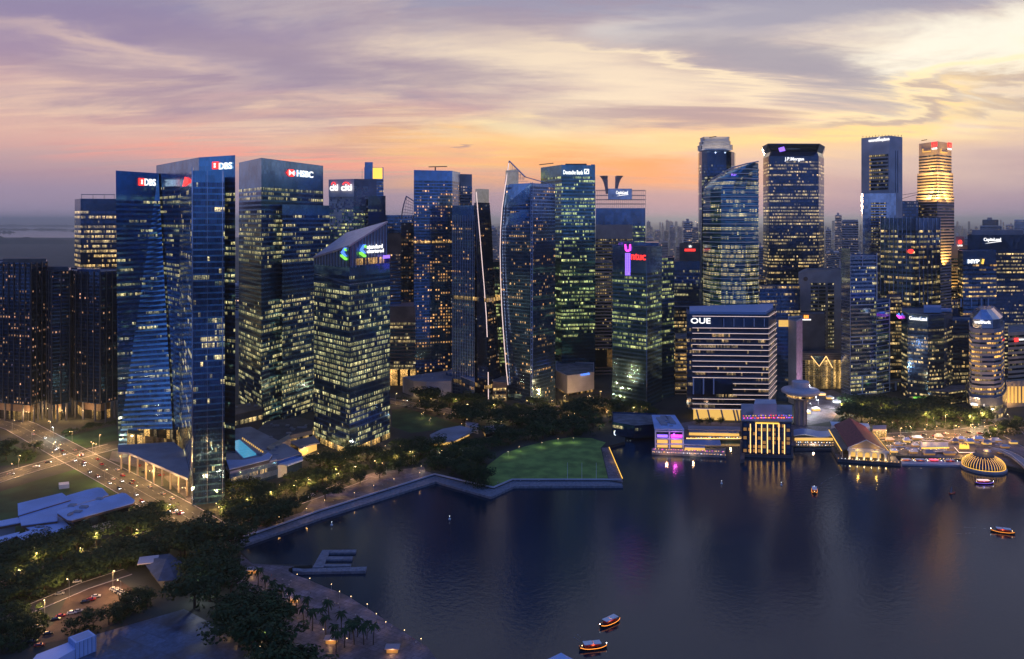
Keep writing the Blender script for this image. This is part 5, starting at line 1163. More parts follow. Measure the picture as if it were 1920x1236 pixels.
# park structures
r = thing('park_pavilion', 'long curved grey roof pavilion at the edge of the park lawn', 'pavilion', gp(850, 825))
block(r, [(806, 815), (830, 804), (862, 798), (893, 805), (880, 812), (850, 826), (812, 829)], 8, zb=6.8, mat='roofblue', roof='c_grey', name='roof')
block(r, [(812, 822), (860, 805), (880, 808), (846, 824), (815, 827)], 6.8, mat='e_yellowglass', roof='c_grey', name='wall')
r = thing('kiosk', 'small white walled kiosk with a round lamp beside the park lawn', 'kiosk', gp(884, 802)); block(r, [(873, 790), (897, 794), (897, 803), (874, 797)], 8, mat='c_pale', roof='c_violet')
r = thing('kiosk', 'low pavilion with warm lit terrace left of the green lawn', 'kiosk', gp(925, 812)); block(r, [(905, 800), (945, 796), (950, 805), (910, 812)], 7, mat='c_cream', roof='c_grey', win='w_lobby', wz=(3, 6), lit=.8, bri=2)
r = thing('podium_building', 'curved fronted podium with blue-grey ribs and amber glazing at the navy apartment tower foot', 'building', gp(800, 740))
block(r, [(755, 707), (800, 700), (848, 694), (852, 702), (846, 714), (800, 716), (775, 714)], 20, mat='c_grey', roof='c_grey')
q0, q1 = gp(757, 709, 19), gp(797, 716, 19); mb = MB()
for k in range(14): p_ = q0.lerp(q1, k / 13); mb.beam((p_.x, p_.y - 1.5, 3), (p_.x, p_.y - 1.5, 19), .9)
mb.build('facade_fins', M['c_pale'], r)
q0, q1 = gp(799, 717, 17), gp(845, 714, 17)
for k in range(5):
    for j in range(3):
        p_ = q0.lerp(q1, (k + .1) / 5); p2 = q0.lerp(q1, (k + .85) / 5); MB().prism([(p_.x, p_.y - .8), (p2.x, p2.y - .8), (p2.x, p2.y - .4), (p_.x, p_.y - .4)], 4 + j * 4.6, 7.6 + j * 4.6).build('window', M['e_yellowglass'], r)
r = thing('podium_building', 'swooping white-edged podium under the curved apartment tower', 'building', gp(870, 745))
block(r, [(836, 697), (850, 700), (890, 716), (890, 700), (850, 690)], 24, mat='g_navy', roof='c_pale', win='w_home', wz=(14, 18), lit=.5, warm=.7, bri=1.5)
r = thing('podium_building', 'golden lit lobby block between the two curved apartment towers', 'building', gp(935, 765))
block(r, [(924, 715), (950, 717), (950, 705), (924, 705)], 24, mat='c_brown', roof='roof', win='w_warm', wz=(4, 8), lit=1, bri=2)
for k in range(4): f_ = [P(925, 845), P(949, 846), P(949, 847), P(925, 846)]; v, fc, uu = bandmesh('x', f_, f_, 9 + 3.5 * k, 11.4 + 3.5 * k, None); o = mesh('window_band', v, fc, M['w_warm'], r, uvs=uu); o.color = (.8, .6, .1 * k, 1.3)

# long jetty shaped like comb fingers
r = thing('jetty', 'comb-shaped floating jetty with three fingers reaching into the bay', 'jetty', gp(620, 1050, 0))
def deck(pts, nm, z=1.1, mat='boards', parent=r, zb=-.5): pl = ccw([(gp(a, b_, z).x, gp(a, b_, z).y) for a, b_ in pts]); return MB().prism(pl, zb, z).build(nm, M[mat], parent)
deck([(604.7, 1031), (619, 1031), (606, 1063.8), (585.7, 1064)], 'spine')
for pts in ([(619.2, 1031), (668.6, 1030.5), (666.7, 1036), (617, 1036.5)], [(614.3, 1043.5), (662, 1043.5), (660, 1049), (611.6, 1049)], [(608.6, 1057.5), (659, 1057.5), (657, 1061.7), (606.8, 1061.7)]): deck(pts, 'finger')
deck([(569, 1066.5), (688, 1062.5), (685.5, 1070.5), (569, 1072.5)], 'dock', 1.5)
a = gp(569, 1066, 2.8); b_ = gp(552, 1067, 2.8); deck([(548, 1064.5), (569, 1066.5), (569, 1072), (549, 1070)], 'ramp', 1.9)
for px in (585, 610, 640, 668, 684): a = gp(px, 1071.5, 1); MB().tube([(a.x, a.y, -.5), (a.x, a.y, 2.6)], .25, 6).build('mooring_pile', M['c_grey'], r)

# party pier house and its deck
r = thing('pier_house', 'blue-white pier house with magenta lit upper floor beside its terrace deck', 'pier house', gp(1255, 838))
deck([(1222, 841), (1228, 838), (1360, 840), (1360, 854), (1222, 848)], 'deck', 1.9, parent=r)
f_ = ccw([P(1229, 694), P(1281, 693), (P(1281, 693)[0] + 2, 742), (P(1229, 694)[0] + 6, 742)])
mb = MB(); mb.prism(f_, 1.9, 17.8); mb.build('body', M['g_black'], r)
mb = MB(); mb.prism(offset(f_, .8), 17.8, 18.8); mb.build('roof', M['roofblue'], r)
mb = MB(); c_ = cent(f_)
for (x0, x1, y0, y1) in ((-7, -1.5, -14, 12), (2, 7, -10, 16), (-2, 3, 2, 18)): MB().box(c_[0] + x0, c_[0] + x1, c_[1] + y0, c_[1] + y1, 18.8, 20).build('roof_hatch', M['c_grey'], r)
for k, (z0_, z1_, mt) in enumerate(((11.3, 15.5, 'e_magenta'), (6.3, 9.2, 'e_yellowglass'), (2.6, 5, 'e_yellowglass'))):
    for (xa, xb) in ((1232, 1252), (1258, 1279)):
        mt2 = 'e_purple' if (k == 0 and xa == 1232) else mt
        q_ = [P(xa, 693.4), P(xb, 692.6), P(xb, 693.2), P(xa, 694)]; MB().prism(q_, z0_, z1_ if k else z1_ - 1.8).build('window', M[mt2], r)
mb = MB()
for z in (5.8, 10.3, 16.8): a, b_ = P(1228, 692.8), P(1282, 692); mb.beam((a[0], a[1], z), (b_[0], b_[1], z), 1.1)
for px in (1229, 1255, 1281): a = P(px, 692.6); mb.beam((a[0], a[1], 2), (a[0], a[1], 17.6), 1.2)
mb.build('white_frame', M['roofblue'], r)
block(r, [(1282, 833), (1352, 834), (1350, 825), (1283, 824)], 6, zb=5.2, mat='frame_blue', roof='frame_blue', name='terrace_roof')
block(r, [(1284, 838), (1322, 839), (1322, 836), (1284, 835)], 4.6, zb=1.9, mat='e_yellowglass', roof='frame_blue', name='bar_front')
def lights_row(parent, pts, n, z, mat='e_warm', rad=.28, nm='deck_lamp', up=0):
    tot = len(pts) - 1
    for k in range(n):
        t_ = k / (n - 1) * tot; i = min(tot - 1, int(t_)); a = gp(*pts[i], z); b_ = gp(*pts[i + 1], z); p_ = a.lerp(b_, t_ - i); p_.x += random.uniform(-.6, .6); p_.y += random.uniform(-.8, .8)
        MB().lathe(p_.x, p_.y, [(.01, z - rad), (rad, z - rad * .3), (rad * .8, z + rad * .6), (.01, z + rad)], 6).build(nm, M[random.choice(mat) if isinstance(mat, (list, tuple)) else mat], parent)
lights_row(r, [(1223, 847), (1359, 853)], 34, 2.7, ('e_warm', 'e_cool', 'e_pinkwhite', 'e_gold'), .34); lights_row(r, [(1226, 842), (1358, 847)], 30, 2.9, ('e_warm', 'e_magenta', 'e_gold', 'e_warm'), .38)
def pool_light(parent, loc, e, col, rad=.6):
    L_ = bpy.data.lights.new('lamp_light', 'POINT'); L_.energy = e; L_.color = col; L_.shadow_soft_size = rad
    o = bpy.data.objects.new('lamp_light', L_); C.objects.link(o); o.parent = parent; o.location = Vector(loc) - BASE[parent.name]; return o
pool_light(r, gp(1250, 843, 6), 5000, (1, .45, .2)); pool_light(r, gp(1300, 846, 5), 3000, (1, .6, .3)); pool_light(r, P(1266, 690) + (13,), 1500, (1, .1, .8))
# restaurant terrace along the inner quay
r = thing('quay_restaurant', 'low quay restaurant terrace edged by a row of amber and blue lights', 'restaurant', gp(1330, 815))
block(r, [(1290, 805), (1388, 807), (1388, 800), (1290, 798)], 6.5, zb=5.8, mat='c_grey', roof='c_violet', name='roof')
block(r, [(1292, 810), (1386, 812), (1386, 808), (1292, 806)], 5.6, mat='e_yellowglass', roof='c_grey', name='bar_front')
lights_row(r, [(1288, 821), (1389, 820)], 34, 3.4, ('e_warm', 'e_gold', 'e_warm', 'e_cool'), .36); a, b_ = gp(1287, 822.5, 3), gp(1390, 822.5, 3); MB().beam(a, b_, .5).build('edge_light', M['e_warm'], r)
pool_light(r, gp(1330, 818, 6), 5000, (1, .6, .25)); pool_light(r, gp(1370, 817, 6), 3500, (1, .6, .25))
# dark glass waterfront hotel
r = thing('waterfront_hotel', 'dark glass hotel on the water with tall gold light bars and a busy roof terrace', 'hotel', gp(1438, 857, 0))
hf = [(1391, 676), (1484, 672)]; f_ = foot(hf, 58)
MB().prism(offset(f_, 1.5), -1, 2.2).build('pier_base', M['c_dark'], r); MB().prism(f_, 2.2, 30).build('body', M['g_black'], r)
MB().prism(offset(f_, .6), 30, 30.8).build('roof', M['c_grey'], r)
rnd = random.Random(9)
for i in range(10):
    for j in range(7):
        xa = 1394 + 9 * i; z = 4 + 3.6 * j; q_ = [P(xa, 675.2 - (xa - 1391) * .043), P(xa + 6, 675 - (xa - 1385) * .043), P(xa + 6, 676), P(xa, 676)]
        on = rnd.random() < .42; MB().prism(q_, z, z + 2.3).build('window', M['w_hot'] if on and 'w_hot' in M else (M['e_dimamber'] if on and 'e_dimamber' in M else M['g_deep']), r) if False else None
        o = MB().prism(q_, z, z + 2.3).build('window', M.setdefault('e_dim', EM('dim_amber_glass', (1, .50, .14), .28)) if rnd.random() < .38 else M['g_deep'], r)
for px in (1407, 1417.5, 1428, 1439, 1450, 1460.5, 1471):
    a = P(px, 674.3 - (px - 1391) * .043); z1_ = 29 if 1417 < px < 1461 else 28; MB().beam((a[0], a[1], 3.5), (a[0], a[1], z1_), .55).build('light_bar', M['e_warm'], r)
a, b_ = P(1417, 672.8), P(1461, 671); MB().beam((a[0], a[1], 29), (b_[0], b_[1], 29), .9).build('light_bar', M['e_gold'], r)
lights_row(r, [(1394, 784), (1484, 783)], 30, 31.5, ('e_red', 'e_magenta', 'e_red', 'e_purple', 'e_orange'), .5); lights_row(r, [(1394, 780), (1484, 779)], 20, 32, ('e_red', 'e_purple', 'e_gold'), .45)
def raised(pts, z0_, z1_, mat, nm, par=None): pl = ccw([(gp(a, b_, z1_).x, gp(a, b_, z1_).y) for a, b_ in pts]); MB().prism(pl, z0_, z1_).build(nm, M[mat], par or r); return pl
raised([(1412, 769), (1452, 769), (1452, 760), (1412, 760)], 30.8, 36, 'c_pale', 'penthouse'); raised([(1414, 757), (1456, 757), (1454, 749), (1416, 749)], 30.8, 42, 'c_pale', 'penthouse')
for (xa, xb, yy, z) in ((1414, 1450, 776, 32), (1416, 1454, 764, 37)):
    lights_row(r, [(xa, yy), (xb, yy)], 14, z, ('e_warm', 'e_cool', 'e_gold'), .6)
raised([(1388, 792), (1396, 790), (1396, 860), (1388, 862)], -1, 3, 'c_dark', 'side_deck')
pool_light(r, P(1432, 690) + (35,), 4000, (1, .5, .3))
# disc restaurant tower
r = thing('disc_tower', 'round disc-topped tower on a fluted stem beside the dark glass hotel', 'tower', (P(1501, 773)[0], 773, 2.5))
cx_, cy_ = P(1501, 773)
MB().lathe(cx_, cy_, [(5.2, 2.5), (5.2, 27)], 24).build('stem', M['c_violet'], r)
for k in range(8): a_ = k * math.pi / 4 + .2; MB().tube([(cx_ + 5.4 * math.cos(a_), cy_ + 5.4 * math.sin(a_), 2.5), (cx_ + 5.4 * math.cos(a_), cy_ + 5.4 * math.sin(a_), 27)], .9, 8).build('rib', M['c_cream'], r)
MB().lathe(cx_, cy_, [(5, 26), (11, 27.5), (13.5, 28.5), (13.6, 29.4), (12, 29.6)], 40).build('underside', M['c_grey'], r)
MB().lathe(cx_, cy_, [(13.2, 29.4), (13.9, 31.4)], 40).build('window_ring', M['w_lobby'], r)
o = r.children[-1]; me = o.data; ul = me.uv_layers.new(name='UVMap').data
for pgn in me.polygons:
    for li in pgn.loop_indices: vv = me.vertices[me.loops[li].vertex_index].co; ul[li].uv = ((math.atan2(vv.y, vv.x) + math.pi) * 13.5, (vv.z + 2.5 - 29.4) / 2)
o.color = (.8, .5, .3, 2.2)
MB().lathe(cx_, cy_, [(14, 31.4), (17.6, 33.4), (17.8, 35.2), (16.5, 36.6), (8.2, 37.8), (.01, 37.9)], 48).build('disc', M['c_pale'], r, smooth=False)
MB().lathe(cx_, cy_, [(8, 37.6), (8, 43.5), (7.4, 44), (.01, 44.1)], 32).build('hub', M['c_pale'], r)
a = gp(1517, 724, 38); pool_light(r, a + Vector((-2, -1, 2.5)), 2500, (1, .98, .9)); MB().lathe(a.x, a.y, [(.01, 37.6), (.7, 38.2), (.7, 39), (.01, 39.6)], 8).build('floodlight_lamp', M['e_lampw'], r)
for k in range(5): a_ = -2.9 + .25 * k; pool_light(r, (cx_ + 15 * math.cos(a_), cy_ + 15 * math.sin(a_), 30.2), 120, (1, .7, .4)) if k % 2 == 0 else None
# long low roofed link with restaurants
r = thing('quay_restaurant', 'wave-roofed quay restaurant with sparkling tables between hotel and red-roofed pier', 'restaurant', gp(1530, 825))
mb = MB(); n_ = 16
for k in range(n_):
    pa, pb = 1488 + 82 * k / n_, 1488 + 82 * (k + 1) / n_; za, zb = 7.5 + 1.2 * math.sin(k * .45), 7.5 + 1.2 * math.sin((k + 1) * .45)
    a, b_, c, d = gp(pa, 817, 7.5), gp(pb, 817, 7.5), gp(pb, 806, 7.5), gp(pa, 806, 7.5); mb.add([(a.x, a.y, za), (b_.x, b_.y, zb), (c.x, c.y, zb), (d.x, d.y, za), (a.x, a.y, za - .6), (b_.x, b_.y, zb - .6), (c.x, c.y, zb - .6), (d.x, d.y, za - .6)], [(0, 1, 2, 3), (7, 6, 5, 4), (0, 4, 5, 1), (2, 6, 7, 3)])
mb.build('roof', M['frame_blue'], r)
block(r, [(1490, 820), (1566, 820), (1566, 816), (1490, 816)], 5.6, mat='e_yellowglass', roof='c_grey', name='bar_front')
lights_row(r, [(1494, 829), (1562, 830)], 22, 3.3, ('e_cool', 'e_warm', 'e_cool', 'e_gold'), .36); lights_row(r, [(1494, 834), (1562, 835)], 18, 3.0, ('e_warm', 'e_warm', 'e_cool'), .3); pool_light(r, gp(1525, 828, 5), 3500, (1, .7, .4))
raised([(1490, 838), (1564, 838), (1564, 842), (1490, 842)], -1, 1.5, 'c_dark', 'deck')
# red-roofed pier building
r = thing('pier_building', 'old pier building with a long dark red gable roof and glowing white arcade', 'pier building', (300, 690, 2.5))
G0 = Vector((292, 660, 0)); G1 = Vector((309, 732, 0)); dv = (G1 - G0).normalized(); sv = Vector((dv.y, -dv.x, 0)); L_len = (G1 - G0).length
def rp(s_, l_, z): p_ = G0 + sv * s_ + dv * l_; return (p_.x, p_.y, z)
hw = 13.5
M['redroof'] = pmat('dark_red_roof_tiles', (.24, .055, .06), .75, nscale=.6, namt=.25, bump=.3)
mb = MB(); mb.add([rp(-hw, -1, 11.6), rp(0, -1, 18.6), rp(hw, -1, 11.6), rp(-hw, L_len, 11.6), rp(0, L_len, 18.6), rp(hw, L_len, 11.6), rp(-hw, -1, 11), rp(hw, -1, 11), rp(-hw, L_len, 11), rp(hw, L_len, 11)],
       [(0, 1, 4, 3), (1, 2, 5, 4), (0, 3, 8, 6), (2, 7, 9, 5), (3, 4, 5, 9, 8), (6, 8, 9, 7)]); mb.build('roof', M['redroof'], r)
for s_ in (-1, 1):
    MB().add([rp(s_ * hw, 0, 10.2), rp(s_ * (hw + 5), 0, 8.4), rp(s_ * (hw + 5), L_len - 6, 8.4), rp(s_ * hw, L_len - 6, 10.2), rp(s_ * hw, 0, 9.8), rp(s_ * (hw + 5), 0, 8), rp(s_ * (hw + 5), L_len - 6, 8), rp(s_ * hw, L_len - 6, 9.8)],
             [(0, 1, 2, 3), (7, 6, 5, 4), (1, 5, 6, 2), (0, 4, 5, 1), (3, 2, 6, 7)]).build('lean_to_roof', M['c_brown'], r)
    MB().tube([rp(s_ * (hw + 5.2), 0, 8.1), rp(s_ * (hw + 5.2), L_len - 6, 8.1)], .35, 5).build('eaves_light', M['e_gold'], r)
    for k in range(9): MB().beam(rp(s_ * (hw + 4.6), 1 + 7.6 * k, 2.5), rp(s_ * (hw + 4.6), 1 + 7.6 * k, 8), .7).build('column', M['c_cream'], r)
MB().add([rp(-hw, -.6, 11), rp(hw, -.6, 11), rp(0, -.6, 18.2), rp(-hw, -.1, 11), rp(hw, -.1, 11), rp(0, -.1, 18.2)], [(0, 1, 2), (5, 4, 3), (0, 3, 4, 1), (1, 4, 5, 2), (2, 5, 3, 0)]).build('gable', M['c_cream'], r)
mb = MB(); mb.beam(rp(-hw - .5, -1.2, 11.2), rp(0, -1.2, 18.5), .6); mb.beam(rp(hw + .5, -1.2, 11.2), rp(0, -1.2, 18.5), .6); mb.beam(rp(-hw - .5, -1.2, 11), rp(hw + .5, -1.2, 11), .7); mb.build('gable_trim', M['white'], r)
mb = MB(); mb.beam(rp(-hw - 1, -1.4, 9.6), rp(hw + 4, -1.4, 9.6), 1.5); mb.build('entablature', M['white'], r)
for k in range(6):
    s_ = -hw + .6 + k * 5.5; MB().beam(rp(s_, -1.4, 2.4), rp(s_, -1.4, 8.9), 1.3).build('column', M['white'], r); pool_light(r, rp(s_, -3.2, 3.2), 260, (1, .62, .2), .2)
    if k < 5:
        mb = MB(); c_ = s_ + 2.75; arc_ = [rp(c_ + 2.2 * math.cos(a_), -1.3, 6.4 + 2.2 * math.sin(a_)) for a_ in [math.pi * q_ / 10 for q_ in range(11)]]; mb.tube(arc_, .35, 5); mb.build('arch', M['white'], r)
MB().add([rp(-hw + 1, 5, 2.5), rp(hw - 1, 5, 2.5), rp(hw - 1, 5, 9), rp(-hw + 1, 5, 9)], [(0, 1, 2, 3)]).build('inner_wall', M['e_yellowglass'], r)
for s_ in (-7, 7): pool_light(r, rp(s_, -5, 11.2), 900, GOLD, .3)
MB().prism(ccw([rp(-hw - 9, -5, 0)[:2], rp(hw + 12, -5, 0)[:2], rp(hw + 12, L_len - 10, 0)[:2], rp(-hw - 9, L_len - 10, 0)[:2]]), -1, 2.3).build('deck', M['c_dark'], r)
MB().beam(rp(0, 62, 13.8), rp(36, 62, 12.4), 8, 1).build('cross_roof', M['white'], r) if False else None
for s0, s1 in ((-16, -3), (3, 17)):
    MB().add([rp(s0, L_len - 2, 11.5), rp(s1, L_len - 2, 11.5), rp(s1, L_len + 6, 13), rp(s0, L_len + 6, 13), rp(s0, L_len - 2, 8), rp(s1, L_len - 2, 8)], [(0, 1, 2, 3), (4, 5, 1, 0)]).build('rear_roof', M['white'], r)
for k in range(18): p_ = rp(-22 + 2.7 * k, -4.2, 3); MB().lathe(p_[0], p_[1], [(.01, 2.6), (.3, 2.9), (.01, 3.3)], 6).build('deck_lamp', M[random.choice(('e_cool', 'e_warm', 'e_gold'))], r)
for k in range(5): pool_light(r, rp(hw + 8, 10 + 12 * k, 5), 1500, (1, .6, .2), .3)
r = thing('quay_house', 'small amber lit two-storey quay house right of the red-roofed pier', 'building', gp(1655, 822)); block(r, [(1636, 806), (1662, 805), (1662, 797), (1636, 798)], 11, mat='c_cream', roof='c_violet', win='w_lobby', wz=(4, 9.5), lit=1, bri=2)
# pier berths with boats and pavilions to the right
r = thing('floating_berth', 'long narrow floating berth with pale boats and a row of lamps', 'pier', gp(1745, 866, 0))
deck([(1690, 862), (1806, 862), (1812, 868), (1806, 872), (1690, 870)], 'deck', 1.3, 'c_pale', r); lights_row(r, [(1692, 861.5), (1806, 860)], 30, 2.5, ('e_warm', 'e_gold', 'e_pinkwhite'), .36)
r = thing('quay_restaurant', 'dark terrace restaurant under a glowing yellow eaves strip on the river terrace', 'restaurant', gp(1755, 838))
block(r, [(1726, 838), (1778, 837), (1778, 829), (1726, 829)], 7, zb=5.6, mat='c_dark', roof='frame_blue', name='roof'); a, b_ = gp(1727, 840, 6), gp(1778, 839, 6); MB().beam(a + Vector((0, -1, 0)), b_ + Vector((0, -1, 0)), .8).build('eaves_light', M['e_gold'], r)
block(r, [(1730, 848), (1776, 847), (1776, 842), (1730, 842)], 4.5, mat='c_brown', roof='c_violet', name='bar_front')
r = thing('fountain_stage', 'boat-shaped plinth carrying a flame-like cluster of golden lights', 'plinth', gp(1808, 843))
raised([(1790, 838), (1797, 848), (1828, 848), (1830, 840), (1815, 836)], 2.5, 4.5, 'c_brown', 'plinth', r); a, b_, c = gp(1790, 839, 4.8), gp(1798, 848.5, 4.8), gp(1829, 848.5, 4.8); MB().tube([a, b_, c], .3, 5).build('edge_light', M['e_pinkwhite'], r)
for k in range(9): a = gp(1800 + 2 * k, 842, 4.5); MB().lathe(a.x, a.y, [(.01, 4.5), (.6, 5), (.5, 6 + random.random() * 3), (.01, 7.5 + random.random() * 3)], 6).build('flame_light', M['e_gold'], r)
pool_light(r, gp(1808, 846, 7), 4000, GOLD)
# glass dome pavilion
M['e_rib'] = EM('golden_rib_light', (1, .50, .10), 1.6)
cx_, cy_ = P(1844, 642)
r = thing('dome_pavilion', 'glass dome pavilion ribbed with curving golden light strips on the water', 'pavilion', (cx_, cy_, 0))
MB().lathe(cx_, cy_, [(16.3, -1), (16.6, 1.6), (15.8, 2.2), (.01, 2.2)], 48).build('base', M['c_grey'], r)
prof = [(15.0, 2.2), (15.1, 4), (14.3, 6.3), (12.3, 8.4), (9.4, 10.0), (7.2, 10.7)]
MB().lathe(cx_, cy_, prof, 48).build('glass_shell', M['g_black'], r, smooth=True); MB().lathe(cx_, cy_, [(7.8, 10.6), (7.6, 11.3), (.01, 11.5)], 32).build('top_disc', M['c_dark'], r)
for k in range(44):
    a_ = math.pi * 2 * k / 44; m_ = len(prof) if k % 2 == 0 else 5; MB().tube([(cx_ + (rr + .25) * math.cos(a_), cy_ + (rr + .25) * math.sin(a_), z) for rr, z in prof[:m_]], .15, 5).build('light_rib', M['e_rib'], r)
MB().lathe(cx_, cy_, [(15.15, 2.3), (15.3, 2.7)], 48).build('base_light', M['e_gold'], r); a = P(1855, 648); MB().lathe(a[0], a[1] + 3, [(3, 11.6), (2.4, 13), (.01, 13.4)], 16).build('rooftop_dome', M['c_pale'], r); pool_light(r, (a[0] - 3, a[1], 14), 900, GOLD)
r = thing('curved_footbridge', 'pale curved footbridge end coming in at the right frame edge above the dome', 'footbridge', gp(1905, 865))
mb = MB(); pts_ = [gp(px, py, 6) for px, py in ((1862, 842), (1885, 848), (1905, 858), (1925, 874), (1945, 895))]
for a, b_ in zip(pts_, pts_[1:]): mb.beam(a, b_, 7, 1.2)
mb.build('deck', M['c_grey'], r)
mb = MB()
for off in (-3.4, 3.4):
    mb.tube([p_ + Vector((off * .7, -off * .7, 1.6)) for p_ in pts_], .15, 5)
mb.build('railing', M['white'], r)
for p_ in pts_[1:]: MB().tube([p_ - Vector((0, 0, .6)), Vector((p_.x, p_.y, -1))], .8, 8).build('pier_column', M['c_grey'], r)
# pavilion tip at the bottom edge
r = thing('bay_kiosk', 'lilac tent roof tip at the bottom frame edge below the orange boats', 'tent', gp(1055, 1250, 0))
a = gp(1052, 1224, 7); b4 = [gp(x, y_, 4) for x, y_ in ((1018, 1240), (1078, 1238), (1095, 1262), (1010, 1266))]; mb = MB(); mb.add([tuple(a)] + [tuple(x) for x in b4], [(0, 1, 2), (0, 2, 3), (0, 3, 4), (0, 4, 1), (4, 3, 2, 1)]); mb.build('roof', M['roofblue'], r)
for x in b4: MB().tube([(x.x, x.y, -1), tuple(x)], .2, 6).build('post', M['white'], r)

# =================================================================== VEGETATION
M['leaf'] = bpy.data.materials.new('foliage'); M['leaf'].use_nodes = True; q = NT(M['leaf'].node_tree); b = q.n['Principled BSDF']
g = q.new('ShaderNodeNewGeometry'); oi = q.new('ShaderNodeObjectInfo'); nz = q.new('ShaderNodeTexNoise', inp={0: g.outputs['Position'], 'Scale': .35, 'Detail': 4})
f_ = q.m('ADD', q.mr(nz.outputs[0], .3, .7, 0, .7), q.m('MULTIPLY', oi.outputs['Random'], .3)); q.l.new(q.mix(f_, (.014, .030, .014), (.045, .080, .026)), b.inputs['Base Color']); b.inputs['Roughness'].default_value = .8; b.inputs['Specular IOR Level'].default_value = .2
M['bark'] = pmat('bark', (.06, .045, .035), .9, nscale=2)
def crown_mesh(seed, kind):
    rnd = random.Random(seed); vs = []; fs = []
    if kind == 'cone': cl = [(0, 0, .15 + .8 * t_, .34 * (1 - t_) + .03) for t_ in [k / 9 for k in range(10)]]
    elif kind == 'flat': cl = [(rnd.uniform(-.42, .42), rnd.uniform(-.42, .42), rnd.uniform(.52, .80), rnd.uniform(.14, .24)) for _ in range(15)]
    else: cl = [(rnd.gauss(0, .20), rnd.gauss(0, .20), rnd.uniform(.38, .86), rnd.uniform(.13, .25)) for _ in range(13)]
    for (cx, cy_, cz, cr) in cl:
        n_ = int(40 + cr * 330)
        for _ in range(n_):
            u = rnd.uniform(-1, 1); th = rnd.uniform(0, 6.283); rr = cr * rnd.uniform(.72, 1.12); s_ = math.sqrt(1 - u * u)
            d = Vector((s_ * math.cos(th), s_ * math.sin(th), u)); p_ = Vector((cx, cy_, cz)) + Vector((d.x * rr, d.y * rr, d.z * rr * (.75 if kind != 'cone' else 1.2)))
            nn = (d + Vector((rnd.uniform(-.7, .7), rnd.uniform(-.7, .7), rnd.uniform(-.3, .9)))).normalized(); a = nn.orthogonal().normalized(); bb = nn.cross(a)
            sz = rnd.uniform(.018, .046); k = len(vs); vs += [p_ - a * sz, p_ + bb * sz * .7, p_ + a * sz, p_ - bb * sz * .7]; fs.append((k, k + 1, k + 2, k + 3))
    me = bpy.data.meshes.new('crown'); me.from_pydata([tuple(v) for v in vs], [], fs); me.materials.append(M['leaf']); return me
def trunk_mesh(seed, kind):
    rnd = random.Random(seed); mb = MB(); top = .9 if kind == 'cone' else .5; mb.tube([(0, 0, -.01), (.01, 0, .25), (0, .01, top)], .028, 7, .012)
    if kind != 'cone':
        for k in range(6): a_ = rnd.uniform(0, 6.28); mb.tube([(0, 0, .28 + .03 * k), (.14 * math.cos(a_), .14 * math.sin(a_), .48), (.28 * math.cos(a_), .28 * math.sin(a_), .62)], .014, 5, .005)
    me = bpy.data.meshes.new('trunk'); me.from_pydata([tuple(v) for v in mb.v], [], mb.f); me.materials.append(M['bark']); return me
TP = {k: [(crown_mesh(s_ + 31 * i, k), trunk_mesh(s_ + i, k)) for s_ in range(nv)] for i, (k, nv) in enumerate((('round', 5), ('flat', 3), ('cone', 2)))}
def tree(x, y, h_, kind, label, group, wide=1., z=2.5, rnd=random):
    r = thing('tree', label, 'tree', (x, y, z), group, rz=rnd.uniform(0, 6.28)); cm, tm = rnd.choice(TP[kind]); r.scale = (h_ * wide, h_ * wide, h_)
    c_ = link('crown', cm, r); t_ = link('trunk', tm, r); return r
def inpoly(x, y, pl):
    c_ = False
    for i in range(len(pl)):
        (x1, y1), (x2, y2) = pl[i - 1][:2], pl[i][:2]
        if (y1 > y) != (y2 > y) and x < (x2 - x1) * (y - y1) / (y2 - y1) + x1: c_ = not c_
    return c_
for k, (nm_, pts_, z_, n_) in enumerate(LATE):
    for o in list(bpy.data.objects):
        if o.parent is None and str(o.get('label', '')).startswith(nm_): clutter(o, pts_, z_, n_, 40 + k)
AVOID = []   # surveyed open areas that stay clear of trees
for pts, w_ in (([(-40, 772), (40, 800), (125, 846), (230, 902), (330, 958), (420, 1012)], 15), ([(-60, 915), (40, 884), (130, 858), (215, 836)], 12), ([(-60, 1130), (80, 1078), (180, 1042), (290, 1004), (350, 976)], 11),
                ([(-60, 1180), (60, 1140), (160, 1098), (240, 1072)], 6), ([(430, 985), (520, 955), (590, 930), (680, 897)], 6), ([(700, 745), (760, 757), (850, 772), (930, 782), (1050, 765), (1150, 752)], 9), ([(1600, 822), (1700, 818), (1800, 812), (1900, 800)], 10)):
    PP = [gp(*p_) for p_ in pts]; AVOID.append((PP, w_))
LAWN = [(gp(a, b_).x, gp(a, b_).y) for a, b_ in ((913, 909), (903, 893), (915, 872), (945, 850), (985, 837), (1030, 826), (1070, 820), (1110, 822), (1136, 830), (1126, 840), (1140, 897), (960, 899))]
CARP = [(gp(a, b_).x, gp(a, b_).y) for a, b_ in ((70, 1195), (100, 1170), (130, 1112), (215, 1083), (272, 1118), (228, 1150), (200, 1172))]
FP = []
for o in list(bpy.data.objects):
    if o.parent and o.name.split('.')[0] in ('facade', 'body', 'wall', 'core', 'roof') and o.type == 'MESH':
        b0_ = BASE.get(o.parent.name, Vector((0, 0, 0))); xs = [v.co.x + b0_.x for v in o.data.vertices]; ys = [v.co.y + b0_.y for v in o.data.vertices]
        if min(ys) < 1000: FP.append((min(xs) - 2, max(xs) + 2, min(ys) - 2, max(ys) + 2))
